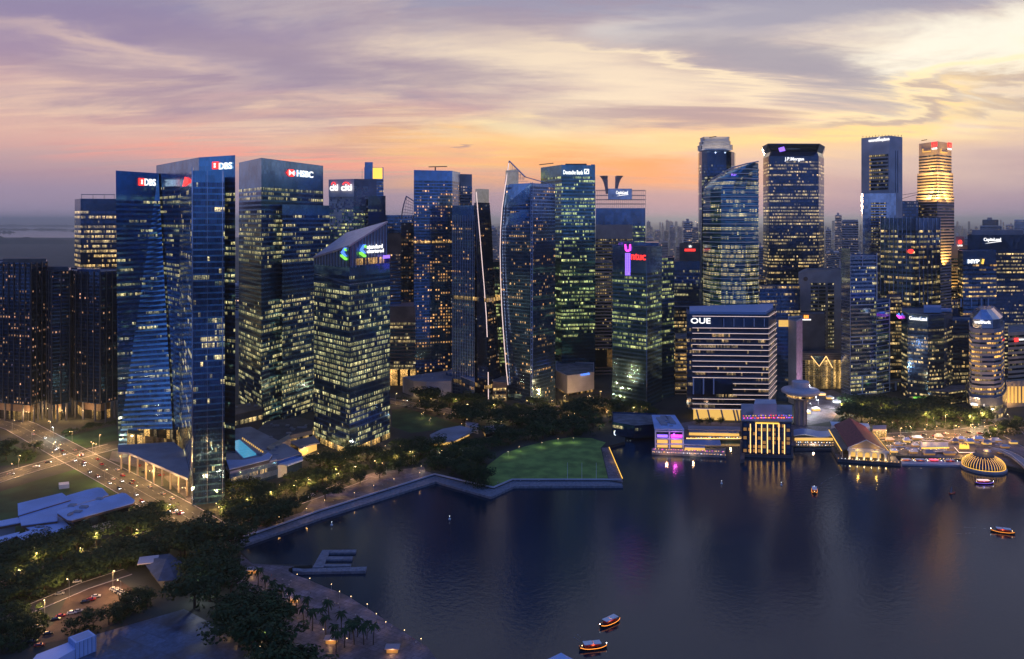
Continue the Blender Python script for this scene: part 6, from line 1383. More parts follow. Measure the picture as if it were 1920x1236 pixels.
def clear(x, y, lawn=True):
    for PP, w_ in AVOID:
        for a, b_ in zip(PP, PP[1:]):
            d = b_ - a; t_ = max(0, min(1, ((x - a.x) * d.x + (y - a.y) * d.y) / (d.x * d.x + d.y * d.y)))
            if (x - a.x - d.x * t_) ** 2 + (y - a.y - d.y * t_) ** 2 < w_ * w_: return False
    if inpoly(x, y, LAWN) or inpoly(x, y, CARP): return False
    if not inpoly(x, y, [(p_[0], p_[1]) for p_ in landp]): return False
    return not any(a <= x <= b_ and c <= y <= d for a, b_, c, d in FP)
TREES = []; GROVES = []
def grove(pts, n, h0, h1, desc, kinds=('round',), wide=1., sep=5., seed=0, row=False):
    rnd = random.Random(seed + n); pl = [(gp(a, b_).x, gp(a, b_).y) for a, b_ in pts]; xs = [p_[0] for p_ in pl]; ys = [p_[1] for p_ in pl]; got = []; tries = 0; GROVES.append((pl, n))
    while len(got) < n and tries < n * 60:
        tries += 1; x, y = rnd.uniform(min(xs), max(xs)), rnd.uniform(min(ys), max(ys))
        if not inpoly(x, y, pl) or not clear(x, y): continue
        if any((x - a) ** 2 + (y - b_) ** 2 < sep * sep for a, b_, in got + TREES[-400:]): continue
        got.append((x, y))
    ranks = max(1, math.ceil(len(got) / 16)); got.sort(key=lambda q_: q_[1]); per = math.ceil(len(got) / ranks); named = []
    for k in range(ranks):
        rk = sorted(got[k * per:(k + 1) * per], key=lambda q_: q_[0] / q_[1])
        for i, (x, y) in enumerate(rk): named.append((x, y, '%s tree from the left in the %s' % (ordn(i + 1), desc) if ranks == 1 else '%s from left, %s rank of trees in the %s' % (ordn(i + 1), ('front', 'second', 'third', 'fourth', 'fifth', 'sixth')[k], desc)))
    for (x, y, lab) in named:
        tree(x, y, rnd.uniform(h0, h1), rnd.choice(kinds), lab, 'trees in the ' + desc, wide, rnd=rnd)
    TREES.extend(got)
grove([(-20, 1040), (60, 1022), (180, 1000), (290, 975), (340, 985), (330, 1015), (260, 1030), (170, 1060), (60, 1090), (-20, 1110)], 30, 10, 15, 'belt below the blue-roofed pavilion', ('round', 'flat'), 1.7, seed=1)
grove([(-20, 1105), (120, 1070), (250, 1030), (300, 1050), (330, 1090), (300, 1120), (215, 1083), (130, 1112), (60, 1150), (-20, 1180)], 27, 9, 14, 'grove between avenue and car park', ('round', 'flat'), 1.6, seed=2)
grove([(-20, 1185), (60, 1150), (100, 1165), (60, 1215), (-20, 1240)], 9, 8, 11, 'corner clump left of the cabins', ('round',), 1.3, 4, seed=3)
grove([(125, 1195), (150, 1165), (215, 1150), (262, 1125), (285, 1140), (180, 1185)], 8, 8, 10, 'row between car park and deck', ('round',), 1.2, 5, seed=4)
grove([(330, 1040), (430, 1020), (446, 1060), (425, 1095), (478, 1160), (530, 1236), (575, 1310), (510, 1290), (400, 1170), (350, 1130), (325, 1080)], 24, 15, 21, 'big-crowned wood beside the palm promenade', ('round', 'flat'), 1.35, 8, seed=5)
grove([(290, 960), (380, 975), (470, 935), (560, 940), (530, 980), (430, 1004), (330, 1030)], 19, 9, 14, 'wood below the blue corner tower', ('round', 'flat'), 1.6, 5, seed=6)
grove([(520, 925), (600, 872), (740, 838), (900, 842), (912, 870), (900, 905), (820, 885), (790, 872), (700, 885), (600, 912)], 36, 9, 14, 'wood behind the seawall promenade', ('round', 'flat'), 1.8, 5.5, seed=7)
grove([(740, 745), (850, 745), (960, 765), (1140, 765), (1150, 800), (1120, 817), (1040, 820), (960, 838), (900, 850), (905, 815), (880, 806), (870, 790), (760, 765)], 46, 11, 17, 'park around the green lawn', ('round', 'flat'), 1.85, 6, seed=8)
grove([(1560, 800), (1600, 765), (1800, 765), (1860, 792), (1750, 812), (1640, 812), (1600, 785)], 30, 13, 19, 'boulevard behind the red-roofed pier', ('round', 'flat'), 1.5, 6, seed=9)
grove([(1800, 805), (1925, 780), (1925, 812), (1850, 822)], 12, 8, 13, 'forecourt of the chamfered tower', ('round',), 1.0, 5, seed=10)
grove([(8, 792), (30, 792), (110, 840), (95, 856), (40, 825)], 9, 7, 9, 'avenue median at the left edge', ('round',), 1.3, 4.5, seed=11)
grove([(185, 842), (240, 850), (262, 885), (225, 888)], 6, 8, 11, 'junction corner by the canopy', ('round',), 1.3, 4.5, seed=12)
grove([(268, 885), (335, 930), (352, 955), (318, 945), (262, 905)], 6, 7, 10, 'verge in front of the lit forecourt', ('round',), 1.3, 4.5, seed=13)
grove([(-20, 838), (70, 848), (72, 872), (-20, 890)], 5, 9, 13, 'patch left of the junction', ('round',), 1.4, 6, seed=14)
grove([(435, 930), (520, 895), (570, 885), (560, 925), (470, 945)], 8, 8, 12, 'garden below the pool podium', ('round',), 1.3, 5, seed=15)
grove([(1140, 768), (1230, 768), (1240, 800), (1160, 802)], 8, 9, 13, 'quay garden by the union tower', ('round',), 1.3, 5, seed=16)
grove([(110, 815), (150, 806), (216, 790), (216, 797), (150, 812), (115, 822)], 5, 5, 7, 'hedge row under the dark apartment towers', ('round',), 1.5, 4, seed=17)
for i, (px, py, h_, w_) in enumerate(((610, 940, 13, 1.5), (556, 958, 12, 1.3), (507, 972, 13, 1.3), (640, 918, 11, 1.2), (675, 908, 12, 1.3), (712, 897, 11, 1.2), (748, 888, 12, 1.2), (590, 925, 10, 1.1), (1332, 800, 9, .9), (1352, 800, 9, .9), (1312, 800, 8, .9))):
    p_ = gp(px, py); tree(p_.x, p_.y, h_, 'round' if i > 2 else 'flat', ('%s of the broad dark trees on the paved plaza behind the seawall' % ordn(i + 1)) if i < 8 else ('%s small tree in front of the amber lobby of the striped block' % ordn(i - 7)), 'plaza trees', w_)
for i, (px, py, h_) in enumerate(((880, 905, 15), (896, 911, 17), (908, 913, 16))): p_ = gp(px, py); tree(p_.x, p_.y, h_, 'cone', '%s pointed conifer from the left beside the lawn corner' % ordn(i + 1), 'conifers beside the lawn', .85)
# undergrowth between the trunks: one mass nobody could count
rnd = random.Random(21); vs = []; fs = []
for pl, n in GROVES:
    xs = [p_[0] for p_ in pl]; ys = [p_[1] for p_ in pl]
    for _ in range(n * 16):
        x, y = rnd.uniform(min(xs), max(xs)), rnd.uniform(min(ys), max(ys))
        if not inpoly(x, y, pl) or not clear(x, y): continue
        hh = rnd.uniform(1.2, 4.2); rr = rnd.uniform(1.5, 3.4)
        for _ in range(34):
            th = rnd.uniform(0, 6.283); u = math.sqrt(rnd.random()); p_ = Vector((x + rr * u * math.cos(th), y + rr * u * math.sin(th), 2.6 + hh * (1 - u * u) * rnd.uniform(.5, 1)))
            nn = Vector((rnd.uniform(-1, 1), rnd.uniform(-1, 1), rnd.uniform(.1, 1))).normalized(); a = nn.orthogonal().normalized(); bb = nn.cross(a); sz = rnd.uniform(.3, .75); k = len(vs); vs += [p_ - a * sz, p_ + bb * sz * .7, p_ + a * sz, p_ - bb * sz * .7]; fs.append((k, k + 1, k + 2, k + 3))
o = mesh('shrubbery', vs, fs, M['leaf']); o['kind'] = 'stuff'
# palms
def palm_meshes(seed):
    rnd = random.Random(seed); mb = MB(); bend = rnd.uniform(-.5, .5); mb.tube([(0, 0, -.1), (bend * .3, 0, 3), (bend * .8, .1, 6), (bend, .1, 8.6)], .26, 7, .15)
    t_ = bpy.data.meshes.new('trunk'); t_.from_pydata([tuple(v) for v in mb.v], [], mb.f); t_.materials.append(M['bark']); vs = []; fs = []
    for k in range(17):
        a_ = 6.283 * k / 17 + rnd.uniform(-.15, .15); up = rnd.uniform(-.1, 1.1); L = rnd.uniform(2.7, 3.5); prev = None
        for s_ in range(8):
            u = s_ / 7; rr = L * u; z = 8.6 + up * 1.6 * u - 2.9 * u * u * (.6 + .5 * (1.1 - up)); w_ = .50 * math.sin(math.pi * (.12 + .86 * u)); c_ = Vector((bend + rr * math.cos(a_), .1 + rr * math.sin(a_), z)); sd_ = Vector((-math.sin(a_), math.cos(a_), 0)) * w_
            i = len(vs); vs += [c_ - sd_ - Vector((0, 0, w_ * .55)), c_, c_ + sd_ - Vector((0, 0, w_ * .55))]
            if prev is not None: fs += [(prev, prev + 1, i + 1, i), (prev + 1, prev + 2, i + 2, i + 1)]
            prev = i
    c_ = bpy.data.meshes.new('crown'); c_.from_pydata([tuple(v) for v in vs], [], fs); c_.materials.append(M['leaf']); return t_, c_
PM = [palm_meshes(s_) for s_ in range(3)]
pp = [(484, 1096), (497, 1108), (513, 1118), (527, 1126), (542, 1136), (569, 1172), (586, 1180), (605, 1170), (611, 1188), (625, 1204), (646, 1212), (664, 1206), (682, 1206), (700, 1206), (640, 1180), (655, 1196), (670, 1192), (688, 1196), (617, 1160), (577, 1150), (555, 1146), (630, 1220)]
for i, (px, py) in enumerate(sorted(pp)):
    p_ = gp(px, py + 3); r = thing('palm_tree', '%s palm tree from the left on the curved bay promenade' % ordn(i + 1), 'palm tree', p_, 'palm trees on the bay promenade', rz=random.uniform(0, 6.28)); tm, cm = PM[i % 3]; link('trunk', tm, r); link('crown', cm, r); s_ = random.uniform(.95, 1.2); r.scale = (s_, s_, s_)

# =================================================================== LAMPS
lampm = {}
def lamp_parts(kind):
    if kind in lampm: return lampm[kind]
    mb = MB(); h_ = 10 if kind != 'garden' else 4; mb.tube([(0, 0, 0), (0, 0, h_)], .12, 6, .07)
    if kind != 'garden': mb.tube([(0, 0, h_), (.6, 0, h_ + .5), (1.8, 0, h_ + .6)], .06, 5)
    p_ = bpy.data.meshes.new('pole'); p_.from_pydata([tuple(v) for v in mb.v], [], mb.f); p_.materials.append(M['steel'])
    mb = MB(); mb.lathe(1.9 if kind != 'garden' else 0, 0, [(.01, h_ + .35), (.30, h_ + .42), (.26, h_ + .62), (.01, h_ + .7)] if kind != 'garden' else [(.01, h_), (.16, h_ + .08), (.14, h_ + .28), (.01, h_ + .34)], 8)
    l_ = bpy.data.meshes.new('lamp_head'); l_.from_pydata([tuple(v) for v in mb.v], [], mb.f); l_.materials.append(M['e_lampw'] if kind == 'white' else M['e_lamp'])
    lampm[kind] = (p_, l_, h_); return lampm[kind]
LD = {}
def lamp(px, py, kind='street', e=9000, col=None, label=None, group=None, rz=None, zoff=0):
    p_ = gp(px, py); r = thing('street_lamp' if kind != 'garden' else 'garden_lamp', label, 'street lamp' if kind != 'garden' else 'garden lamp', p_, group, rz=random.uniform(0, 6.28) if rz is None else rz)
    a, b_, h_ = lamp_parts(kind); link('lamp_head', b_, link('pole', a, r)); col = col or ((1, .55, .19) if kind != 'white' else (.92, .97, 1)); key = (e, col)
    if key not in LD:
        L_ = bpy.data.lights.new('lamp_light', 'POINT'); L_.energy = e; L_.color = col; L_.shadow_soft_size = .4; LD[key] = L_
    o = bpy.data.objects.new('lamp_light', LD[key]); C.objects.link(o); o.parent = r; o.location = (1.9 if kind != 'garden' else 0, 0, h_ - .2); return r
LR = random.Random(77)
def lamp_row(pts, n, desc, kind='street', e=9000, off=0, col=None):
    PP = [gp(*p_) for p_ in pts]; seg = [(b_ - a).length for a, b_ in zip(PP, PP[1:])]; tot = sum(seg)
    for k in range(n):
        d = tot * (k + .5) / n; i = 0
        while d > seg[i]: d -= seg[i]; i += 1
        p_ = PP[i].lerp(PP[i + 1], d / seg[i]) + Vector((LR.uniform(-3, 3), LR.uniform(-1.5, 1.5), 0)) * (0 if off else 1); dr = (PP[i + 1] - PP[i]).normalized(); sd_ = Vector((-dr.y, dr.x, 0)) * off * (1 if k % 2 else -1); p_ += sd_
        px = 960 + p_.x / p_.y * F; py = HOR + (H - 2.5) * F / p_.y
        lamp(px, py, kind, e, col, '%s lamp from the left along the %s' % (ordn(k + 1), desc), 'lamps along the ' + desc, rz=math.atan2(-sd_.y, -sd_.x) if off else None)
lamp_row([(-10, 786), (40, 800), (125, 846), (230, 902), (330, 958), (400, 1000)], 16, 'wide boulevard past the blue corner tower', e=11000, off=12)
lamp_row([(-10, 900), (40, 884), (130, 858), (215, 836)], 6, 'cross road at the left', e=12000, off=9)
lamp_row([(-10, 1112), (80, 1078), (180, 1042), (270, 1012)], 5, 'tree-lined avenue at the lower left', e=6500, off=9)
lamp_row([(60, 1185), (130, 1120), (220, 1100), (235, 1140)], 4, 'edge of the car park', e=9000)
lamp_row([(440, 975), (520, 948), (600, 922), (700, 890), (790, 866)], 9, 'planted road behind the seawall', e=7500)
lamp_row([(735, 752), (850, 770), (930, 782), (1050, 765), (1150, 752)], 12, 'park drive behind the lawn', e=5500, off=8)
lamp_row([(1560, 775), (1680, 790), (1780, 800), (1900, 795)], 9, 'riverside boulevard', e=24000, off=6)
lamp_row([(1640, 828), (1720, 826), (1800, 820), (1880, 818)], 7, 'quayside road', e=12000, off=5)
lamp_row([(1500, 790), (1530, 770), (1560, 765), (1590, 780)], 5, 'market plaza', 'white', 11000)
lamp_row([(60, 770), (100, 790), (150, 790), (215, 778)], 6, 'forecourt of the dark apartment towers', e=8000, off=3)
lamp_row([(390, 960), (430, 940), (520, 920), (585, 905), (640, 885)], 9, 'amber garden below the podium', 'garden', 4500, col=(1, .55, .12))
lamp_row([(560, 850), (600, 860), (640, 870), (700, 850), (730, 840)], 7, 'foot of the wedge-roofed tower', 'garden', 5000, col=(1, .6, .25))
lamp_row([(1030, 760), (1060, 752), (1100, 752), (1140, 762)], 5, 'amber lit lane behind the white hall', 'garden', 7000, col=(1, .58, .15))
lamp_row([(760, 735), (800, 750), (850, 752), (900, 765), (950, 760)], 7, 'garden of the apartment towers', 'garden', 2200, col=(1, .6, .25))
lamp_row([(470, 1080), (510, 1105), (560, 1150), (600, 1190), (660, 1220)], 9, 'palm promenade', 'garden', 230)
lamp_row([(548, 1085), (610, 1108), (690, 1150), (745, 1188), (800, 1225)], 10, 'curved bay edge', 'garden', 130)
lamp_row([(395, 1172), (430, 1195), (470, 1220), (500, 1240)], 5, 'deck boundary path', 'garden', 250)
lamp_row([(940, 862), (985, 845), (1040, 832), (1100, 828)], 5, 'far edge of the green lawn', 'garden', 420, col=(.85, 1, .55))
lamp_row([(440, 1008), (540, 975), (640, 940), (740, 908), (800, 890)], 8, 'seawall promenade', 'garden', 260)
def scatter(pts, n, desc, e=500, seed=1, cols=((1, .6, .25), (1, .8, .5), (.9, 1, .6))):
    rnd = random.Random(seed); pl = [(gp(a, b_).x, gp(a, b_).y) for a, b_ in pts]; xs = [p_[0] for p_ in pl]; ys = [p_[1] for p_ in pl]; got = []
    for _ in range(n * 50):
        if len(got) >= n: break
        x, y = rnd.uniform(min(xs), max(xs)), rnd.uniform(min(ys), max(ys))
        if inpoly(x, y, pl) and not any(a <= x <= b_ and c <= y <= d for a, b_, c, d in FP) and not inpoly(x, y, LAWN): got.append((960 + x / y * F, HOR + 197.5 * F / y))
    for k, (px, py) in enumerate(sorted(got)): lamp(px, py, 'garden', e * rnd.choice((.5, 1, 2)), rnd.choice(cols), '%s small path light from the left %s' % (ordn(k + 1), desc), 'path lights ' + desc)
scatter([(740, 748), (960, 768), (1140, 770), (1150, 800), (1040, 820), (940, 840), (760, 790)], 34, 'in the park around the lawn', 450, 1)
scatter([(560, 905), (640, 868), (760, 842), (900, 845), (880, 895), (700, 882)], 16, 'in the wood behind the seawall', 420, 2)
scatter([(1560, 790), (1600, 765), (1860, 770), (1925, 790), (1900, 812), (1640, 812)], 26, 'on the riverside boulevard', 900, 3)
scatter([(420, 930), (560, 880), (600, 900), (470, 960)], 12, 'in the garden below the podium', 1100, 4, ((1, .55, .12), (1, .6, .2)))
scatter([(20, 1060), (200, 1010), (340, 990), (330, 1030), (100, 1090)], 9, 'in the belt below the pavilion', 500, 5)
scatter([(1030, 752), (1150, 748), (1240, 765), (1230, 790), (1050, 780)], 14, 'around the union tower foot', 1100, 6, ((1, .55, .15), (1, .65, .3)))
lamp(383, 1128, 'white', 2600, None, 'bright white lamp at the top corner of the grey deck'); lamp(233, 845, 'street', 7000, (1, .8, .4), 'bright yellow lamp at the corner of the road junction')
lamp(541, 812, 'garden', 4000, (1, .9, .3), 'bright yellow-green lamp over the retail wing roof'); lamp(1790, 820, 'street', 16000, (1, .35, .05), 'brilliant orange street lamp on the river terrace')
lamp(100, 822, 'white', 9000, (.85, 1, .85), 'bright white-green lamp at the foot of the apartment towers'); lamp(491, 1225, 'street', 1800, (1, .85, .4), 'yellow lamp post among trees right of the deck')
o = MB().lathe(0, 0, [(.01, -1.3), (1.1, -.6), (1.1, .6), (.01, 1.3)], 12)
# forecourt light under the canopy
cr = [x for x in bpy.data.objects if x.name.startswith('office_tower') and x.get('label', '').startswith('tall deep blue glass')][0]
for px, py in ((250, 868), (290, 880), (320, 905), (345, 930), (280, 855), (325, 870)): pool_light(cr, gp(px, py, 12), 9000, (1, .58, .18), .8)
# edge light of the lawn quay
r = thing('light_rail', 'slanting orange light rail along the quay steps right of the lawn', 'light rail', gp(1160, 880)); MB().tube([gp(1142, 838.5, 3.4), gp(1167, 897, 3.4)], .28, 5).build('light_strip', M['e_gold'], r)
pool_light(r, gp(1150, 860, 5), 250, GOLD); 
for i, px in enumerate((1064, 1091, 1118)):
    p_ = gp(px, 898); r = thing('flagpole', '%s of the three thin white flagpoles from the left at the lawn edge' % ordn(i + 1), 'flagpole', p_, 'flagpoles at the lawn edge'); MB().tube([p_, p_ + Vector((0, 0, 12))], .16, 6, .08).build('pole', M['white'], r); MB().lathe(p_.x, p_.y, [(.01, 14.4), (.2, 14.6), (.01, 14.85)], 6).build('finial', M['white'], r)

# =================================================================== BOATS, CARS, PEOPLE
def hull(L, Wd, z0_, z1_, inset=0):
    vs = []; fs = []; n_ = 14
    for k in range(n_ + 1):
        u = k / n_; x = (u - .5) * L; w_ = Wd / 2 * (1 - abs(2 * u - 1) ** 3.2) ** .7 + .05 - inset; sh_ = .7 * abs(2 * u - 1) ** 2.5
        vs += [(x * .93, -w_ * .7, z0_), (x, -w_, z1_ + sh_), (x, w_, z1_ + sh_), (x * .93, w_ * .7, z0_)]
    for k in range(n_):
        a = k * 4
        for q_ in range(4): fs.append((a + q_, a + 4 + q_, a + 4 + (q_ + 1) % 4, a + (q_ + 1) % 4))
    fs += [(0, 1, 2, 3), tuple(range(n_ * 4, n_ * 4 + 4))[::-1]]; return vs, fs
M['boat_hull'] = pmat('dark_hull_paint', (.03, .02, .02), .4); M['boat_red'] = pmat('red_boat_paint', (.5, .04, .03), .45)
def boat(px, py, ang, label, strip='e_orange', canopy='white', L=14., body='boat_hull', glow=(1, .3, .08)):
    p_ = gp(px, py, 0); r = thing('river_boat', label, 'boat', p_, 'river boats on the bay', rz=R(ang))
    v, f_ = hull(L, 3.8, -.4, 1.0); mesh('hull', v, f_, M[body], r, smooth=False, local=True)
    for s_ in (-1, 1):
        pts_ = []
        for k in range(13):
            u = .04 + .92 * k / 12; x = (u - .5) * L; w_ = 3.8 / 2 * (1 - abs(2 * u - 1) ** 3.2) ** .7 + .12; pts_.append((x, s_ * w_, .85 + .7 * abs(2 * u - 1) ** 2.5))
        MB().tube(pts_, .10, 5).build('light_strip', M[strip], r, local=True)
    MB().box(-L * .30, L * .22, -1.45, 1.45, 1.1, 1.9).build('cabin_side', M['boat_red'], r, local=True)
    mb = MB(); mb.box(-L * .33, -.2, -1.7, 1.7, 2.75, 2.95); cp_ = mb.build('canopy', M[canopy], r, local=True); mb = MB(); mb.box(.1, L * .26, -1.7, 1.7, 2.65, 2.85); mb.build('canopy', M[canopy], r, local=True)
    for x in (-L * .31, -L * .1, L * .06, L * .24):
        for s_ in (-1.5, 1.5): MB().tube([(x, s_, 1.0), (x, s_, 2.8)], .06, 5).build('canopy_post', M['dark'], cp_, local=True)
    for x, mt in ((L * .47, 'e_lampw'), (-L * .38, 'e_lamp')): MB().lathe(x, 0, [(.01, 1.7), (.22, 1.9), (.01, 2.15)], 6).build('lantern', M[mt], r, local=True)
    L_ = bpy.data.lights.new('lamp_light', 'POINT'); L_.energy = 120; L_.color = glow; L_.shadow_soft_size = .5; o = bpy.data.objects.new('lamp_light', L_); C.objects.link(o); o.parent = r; o.location = (0, 0, 2.2)
    return r
boat(1143, 1170, 218, 'orange-edged river boat with white canopy, the upper of the two near the bottom edge'); boat(1112, 1216, 12, 'orange-edged river boat with white canopy, lowest in the picture')
boat(1527, 922, 70, 'small orange lit boat seen end on in front of the hotel'); boat(1880, 999, 158, 'orange-hulled boat at the right frame edge'); boat(1845, 907, 0, 'boat outlined in violet and blue light below the glass dome', 'e_purple', 'e_pinkwhite', 15, glow=(.3, .3, 1))
boat(1700, 867, 2, 'pale moored boat at the left end of the floating berth', 'e_pinkwhite', L=12); boat(1726, 867.5, 1, 'pale moored boat, second from the left on the floating berth', 'e_cool', L=12); boat(1752, 868, 0, 'moored boat glowing pink in the middle of the floating berth', 'e_pink', 'e_pink', 12, glow=(1, .1, .25)); boat(1782, 868.5, 0, 'dark moored boat at the right end of the floating berth', 'e_pinkwhite', L=12)
r = thing('sailing_dinghy', 'tiny dark dinghy with one sail left of the violet boat', 'dinghy', gp(1785, 926, 0), rz=.3); v, f_ = hull(6, 1.8, -.2, .5); mesh('hull', v, f_, M['boat_red'], r, local=True); MB().add([(0, 0, .6), (-2, .1, .8), (0, 0, 6), (0, .06, .6), (-2, .16, .8), (0, .06, 6)], [(0, 1, 2), (5, 4, 3)]).build('sail', M['c_grey'], r, local=True); MB().tube([(0, 0, .4), (0, 0, 6.2)], .06, 5).build('mast', M['dark'], r, local=True)
for i, (px, py) in enumerate(((622, 985), (843, 974), (1465, 910), (1540, 843), (1353, 907))):
    p_ = gp(px, py, 0); r = thing('buoy', '%s small lit buoy from the left floating on the bay' % ordn(sorted((622, 843, 1465, 1540, 1353)).index(px) + 1), 'buoy', p_, 'buoys on the bay'); MB().lathe(p_.x, p_.y, [(.01, -.3), (.8, 0), (.8, .5), (.2, 1), (.15, 2), (.01, 2)], 10).build('float', M['white'], r); MB().lathe(p_.x, p_.y, [(.01, 1.95), (.28, 2.15), (.01, 2.5)], 6).build('lantern', M['e_cool' if i != 3 else 'e_pink'], r)
# cars
def car_protos():
    out_ = []
    for nm, colr in (('white', (.7, .7, .72)), ('silver', (.35, .36, .38)), ('black', (.02, .02, .025)), ('red', (.35, .02, .02))):
        pm = pmat('car_paint_' + nm, colr, .3, .2); mb = MB(); prof = [(-2.2, .35), (-2.25, .8), (-2.0, 1.0), (-1.5, 1.05), (1.2, 1.0), (2.1, .85), (2.25, .6), (2.2, .35)]
        n_ = len(prof); vs = [(x, -.88, z) for x, z in prof] + [(x, .88, z) for x, z in prof]; mb.add(vs, [tuple(range(n_)), tuple(range(n_, 2 * n_))[::-1]] + [(i, n_ + i, n_ + (i + 1) % n_, (i + 1) % n_) for i in range(n_)]); mb.box(-1.1, .35, -.66, .66, 1.42, 1.5)
        body = mb; mb2 = MB(); mb2.add([(-1.75, -.8, 1.0), (1.0, -.8, 1.0), (1.0, .8, 1.0), (-1.75, .8, 1.0), (-1.15, -.66, 1.45), (.4, -.66, 1.45), (.4, .66, 1.45), (-1.15, .66, 1.45)], [(0, 1, 5, 4), (1, 2, 6, 5), (2, 3, 7, 6), (3, 0, 4, 7), (4, 5, 6, 7)])
        def m2(nm_, mb_, mat_): me = bpy.data.meshes.new(nm_); me.from_pydata([tuple(v) for v in mb_.v], [], mb_.f); me.materials.append(mat_); return me
        wh = []
        for x in (-1.4, 1.4):
            for y in (-.85, .85): w_ = MB(); w_.tube([(x, y - .1, .33), (x, y + .1, .33)], .33, 10); wh.append(('wheel', m2('wheel', w_, M['dark'])))
        hl = [('headlight', m2('headlight', MB().box(2.2, 2.3, y - .2, y + .2, .6, .78), M['e_lampw'])) for y in (-.6, .6)]; tl = [('taillight', m2('taillight', MB().box(-2.3, -2.2, y - .2, y + .2, .7, .86), M['e_red'])) for y in (-.6, .6)]
        out_.append((nm, [('body', m2('body', body, pm)), ('windows', m2('windows', mb2, M['g_black']))] + wh, hl + tl))
    return out_
CP = car_protos()
def car(px, py, ang, k, label, group, lights=False, z=2.62):
    p_ = gp(px, py, z); nm, parts_, lt = CP[k % 4]; r = thing('car', label, 'car', p_, group, rz=ang)
    bd = link('body', parts_[0][1], r)
    for a, me in parts_[1:] + (lt if lights else []): link(a, me, bd if a in ('windows', 'headlight', 'taillight') else r)
    return r
cn = 0
for k in range(13):
    t_ = k / 12; car(214 + 44 * t_, 1106 + 24 * t_, R(15), (0, 1, 0, 2, 1)[k % 5], '%s car from the top in the slanting row right of the car park' % ordn(k + 1), 'cars parked in the slanting row')
for k, (px, py, a_) in enumerate(((70, 1178, 20), (76, 1170, 20), (104, 1163, 25), (114, 1157, 25), (135, 1151, 20), (147, 1148, 22), (160, 1130, 20), (171, 1126, 20), (180, 1120, 22), (222, 1136, 110), (60, 1205, 15), (74, 1212, 15), (145, 1092, 22), (112, 1115, 20), (90, 1190, 20))):
    car(px, py, R(a_), k, '%s of the scattered cars from the left in the car park' % ordn(k + 1), 'cars scattered in the car park')
v1 = gp(125, 846); v2 = gp(330, 958); ra = math.atan2(v2.y - v1.y, v2.x - v1.x)
for k, (px, py, off) in enumerate(((106, 841, 0), (116, 846, 1), (158, 868, 0), (212, 899, 1), (228, 903, 0), (246, 907, 1), (318, 958, 0), (323, 962, 1), (328, 957, 0), (334, 964, 1), (340, 962, 0), (62, 815, 1), (84, 822, 0))):
    car(px, py, ra + (math.pi if off else 0), k + 1, '%s moving car from the left on the wide boulevard' % ordn(k + 1), 'cars on the boulevard', True)
for k, (px, py) in enumerate(((68, 876), (20, 890), (90, 868), (150, 855))): car(px, py, R(15), k, '%s car from the left on the cross road' % ordn(k + 1), 'cars on the cross road', True)
for k, (px, py) in enumerate(((60, 1082), (72, 1078), (20, 1100), (110, 1062), (180, 1044))): car(px, py, R(24), k, '%s car from the left on the tree-lined avenue' % ordn(k + 1), 'cars on the avenue', True)
for k, (px, py) in enumerate(((566, 938), (572, 935), (600, 922), (606, 920), (585, 930))): car(px, py, R(50), k, '%s car from the left on the planted road behind the seawall' % ordn(k + 1), 'cars behind the seawall', True)
for k in range(10): car(1690 + 21 * k, 819 - 1.2 * k + (k % 2) * 3, R(5), k, '%s car from the left on the quayside road' % ordn(k + 1), 'cars on the quayside road', True)
for k, (px, py) in enumerate(((760, 752), (800, 764), (850, 771), (900, 780), (1000, 774), (1080, 763))): car(px, py, R(-20 if px < 930 else 20), k, '%s car from the left on the park drive' % ordn(k + 1), 'cars on the park drive', True)
for k, (px, py) in enumerate(((262, 874), (275, 872), (268, 886), (290, 882), (302, 892), (285, 866))): car(px, py, R(100 + 20 * k), (3, 0, 2, 1)[k % 4], '%s car from the left under the canopy in the amber forecourt' % ordn(k + 1), 'cars in the forecourt')
TR = random.Random(13)
for k in range(20):
    t_ = .05 + .9 * k / 20 + TR.uniform(-.015, .015); off = k % 2; p_ = v1.lerp(v2, t_ * 1.1 - .1) + Vector((-(v2 - v1).y, (v2 - v1).x, 0)).normalized() * ((5.5 if off else -5.5) + TR.choice((0, 3)) * (1 if off else -1))
    car(960 + p_.x / p_.y * F, HOR + (H - 2.5) * F / p_.y, ra + (math.pi if off else 0), TR.randrange(4), '%s car from the far end in the steady traffic of the boulevard' % ordn(20 - k), 'traffic on the boulevard', True)
for k, (px, py, w_, lb) in enumerate(((476, 1074, 6, 'amber lit snack kiosk at the near end of the jetty promenade'), (553, 1128, 4, 'small lit cart among the first palms'), (622, 1205, 5, 'lit snack kiosk under the palm cluster'), (736, 1222, 5, 'lit snack kiosk at the lowest part of the bay promenade'))):
    p_ = gp(px, py); r = thing('kiosk', lb, 'kiosk', p_); MB().box(p_.x - w_ / 2, p_.x + w_ / 2, p_.y - 1.5, p_.y + 1.5, 2.6, 4.6).build('counter', M['e_dim'], r); MB().box(p_.x - w_ / 2 - .8, p_.x + w_ / 2 + .8, p_.y - 2.4, p_.y + 2.2, 4.6, 5.0).build('roof', M['c_violet'], r); pool_light(r, p_ + Vector((0, -3.5, 2.0)), 350, (1, .55, .2), .3)
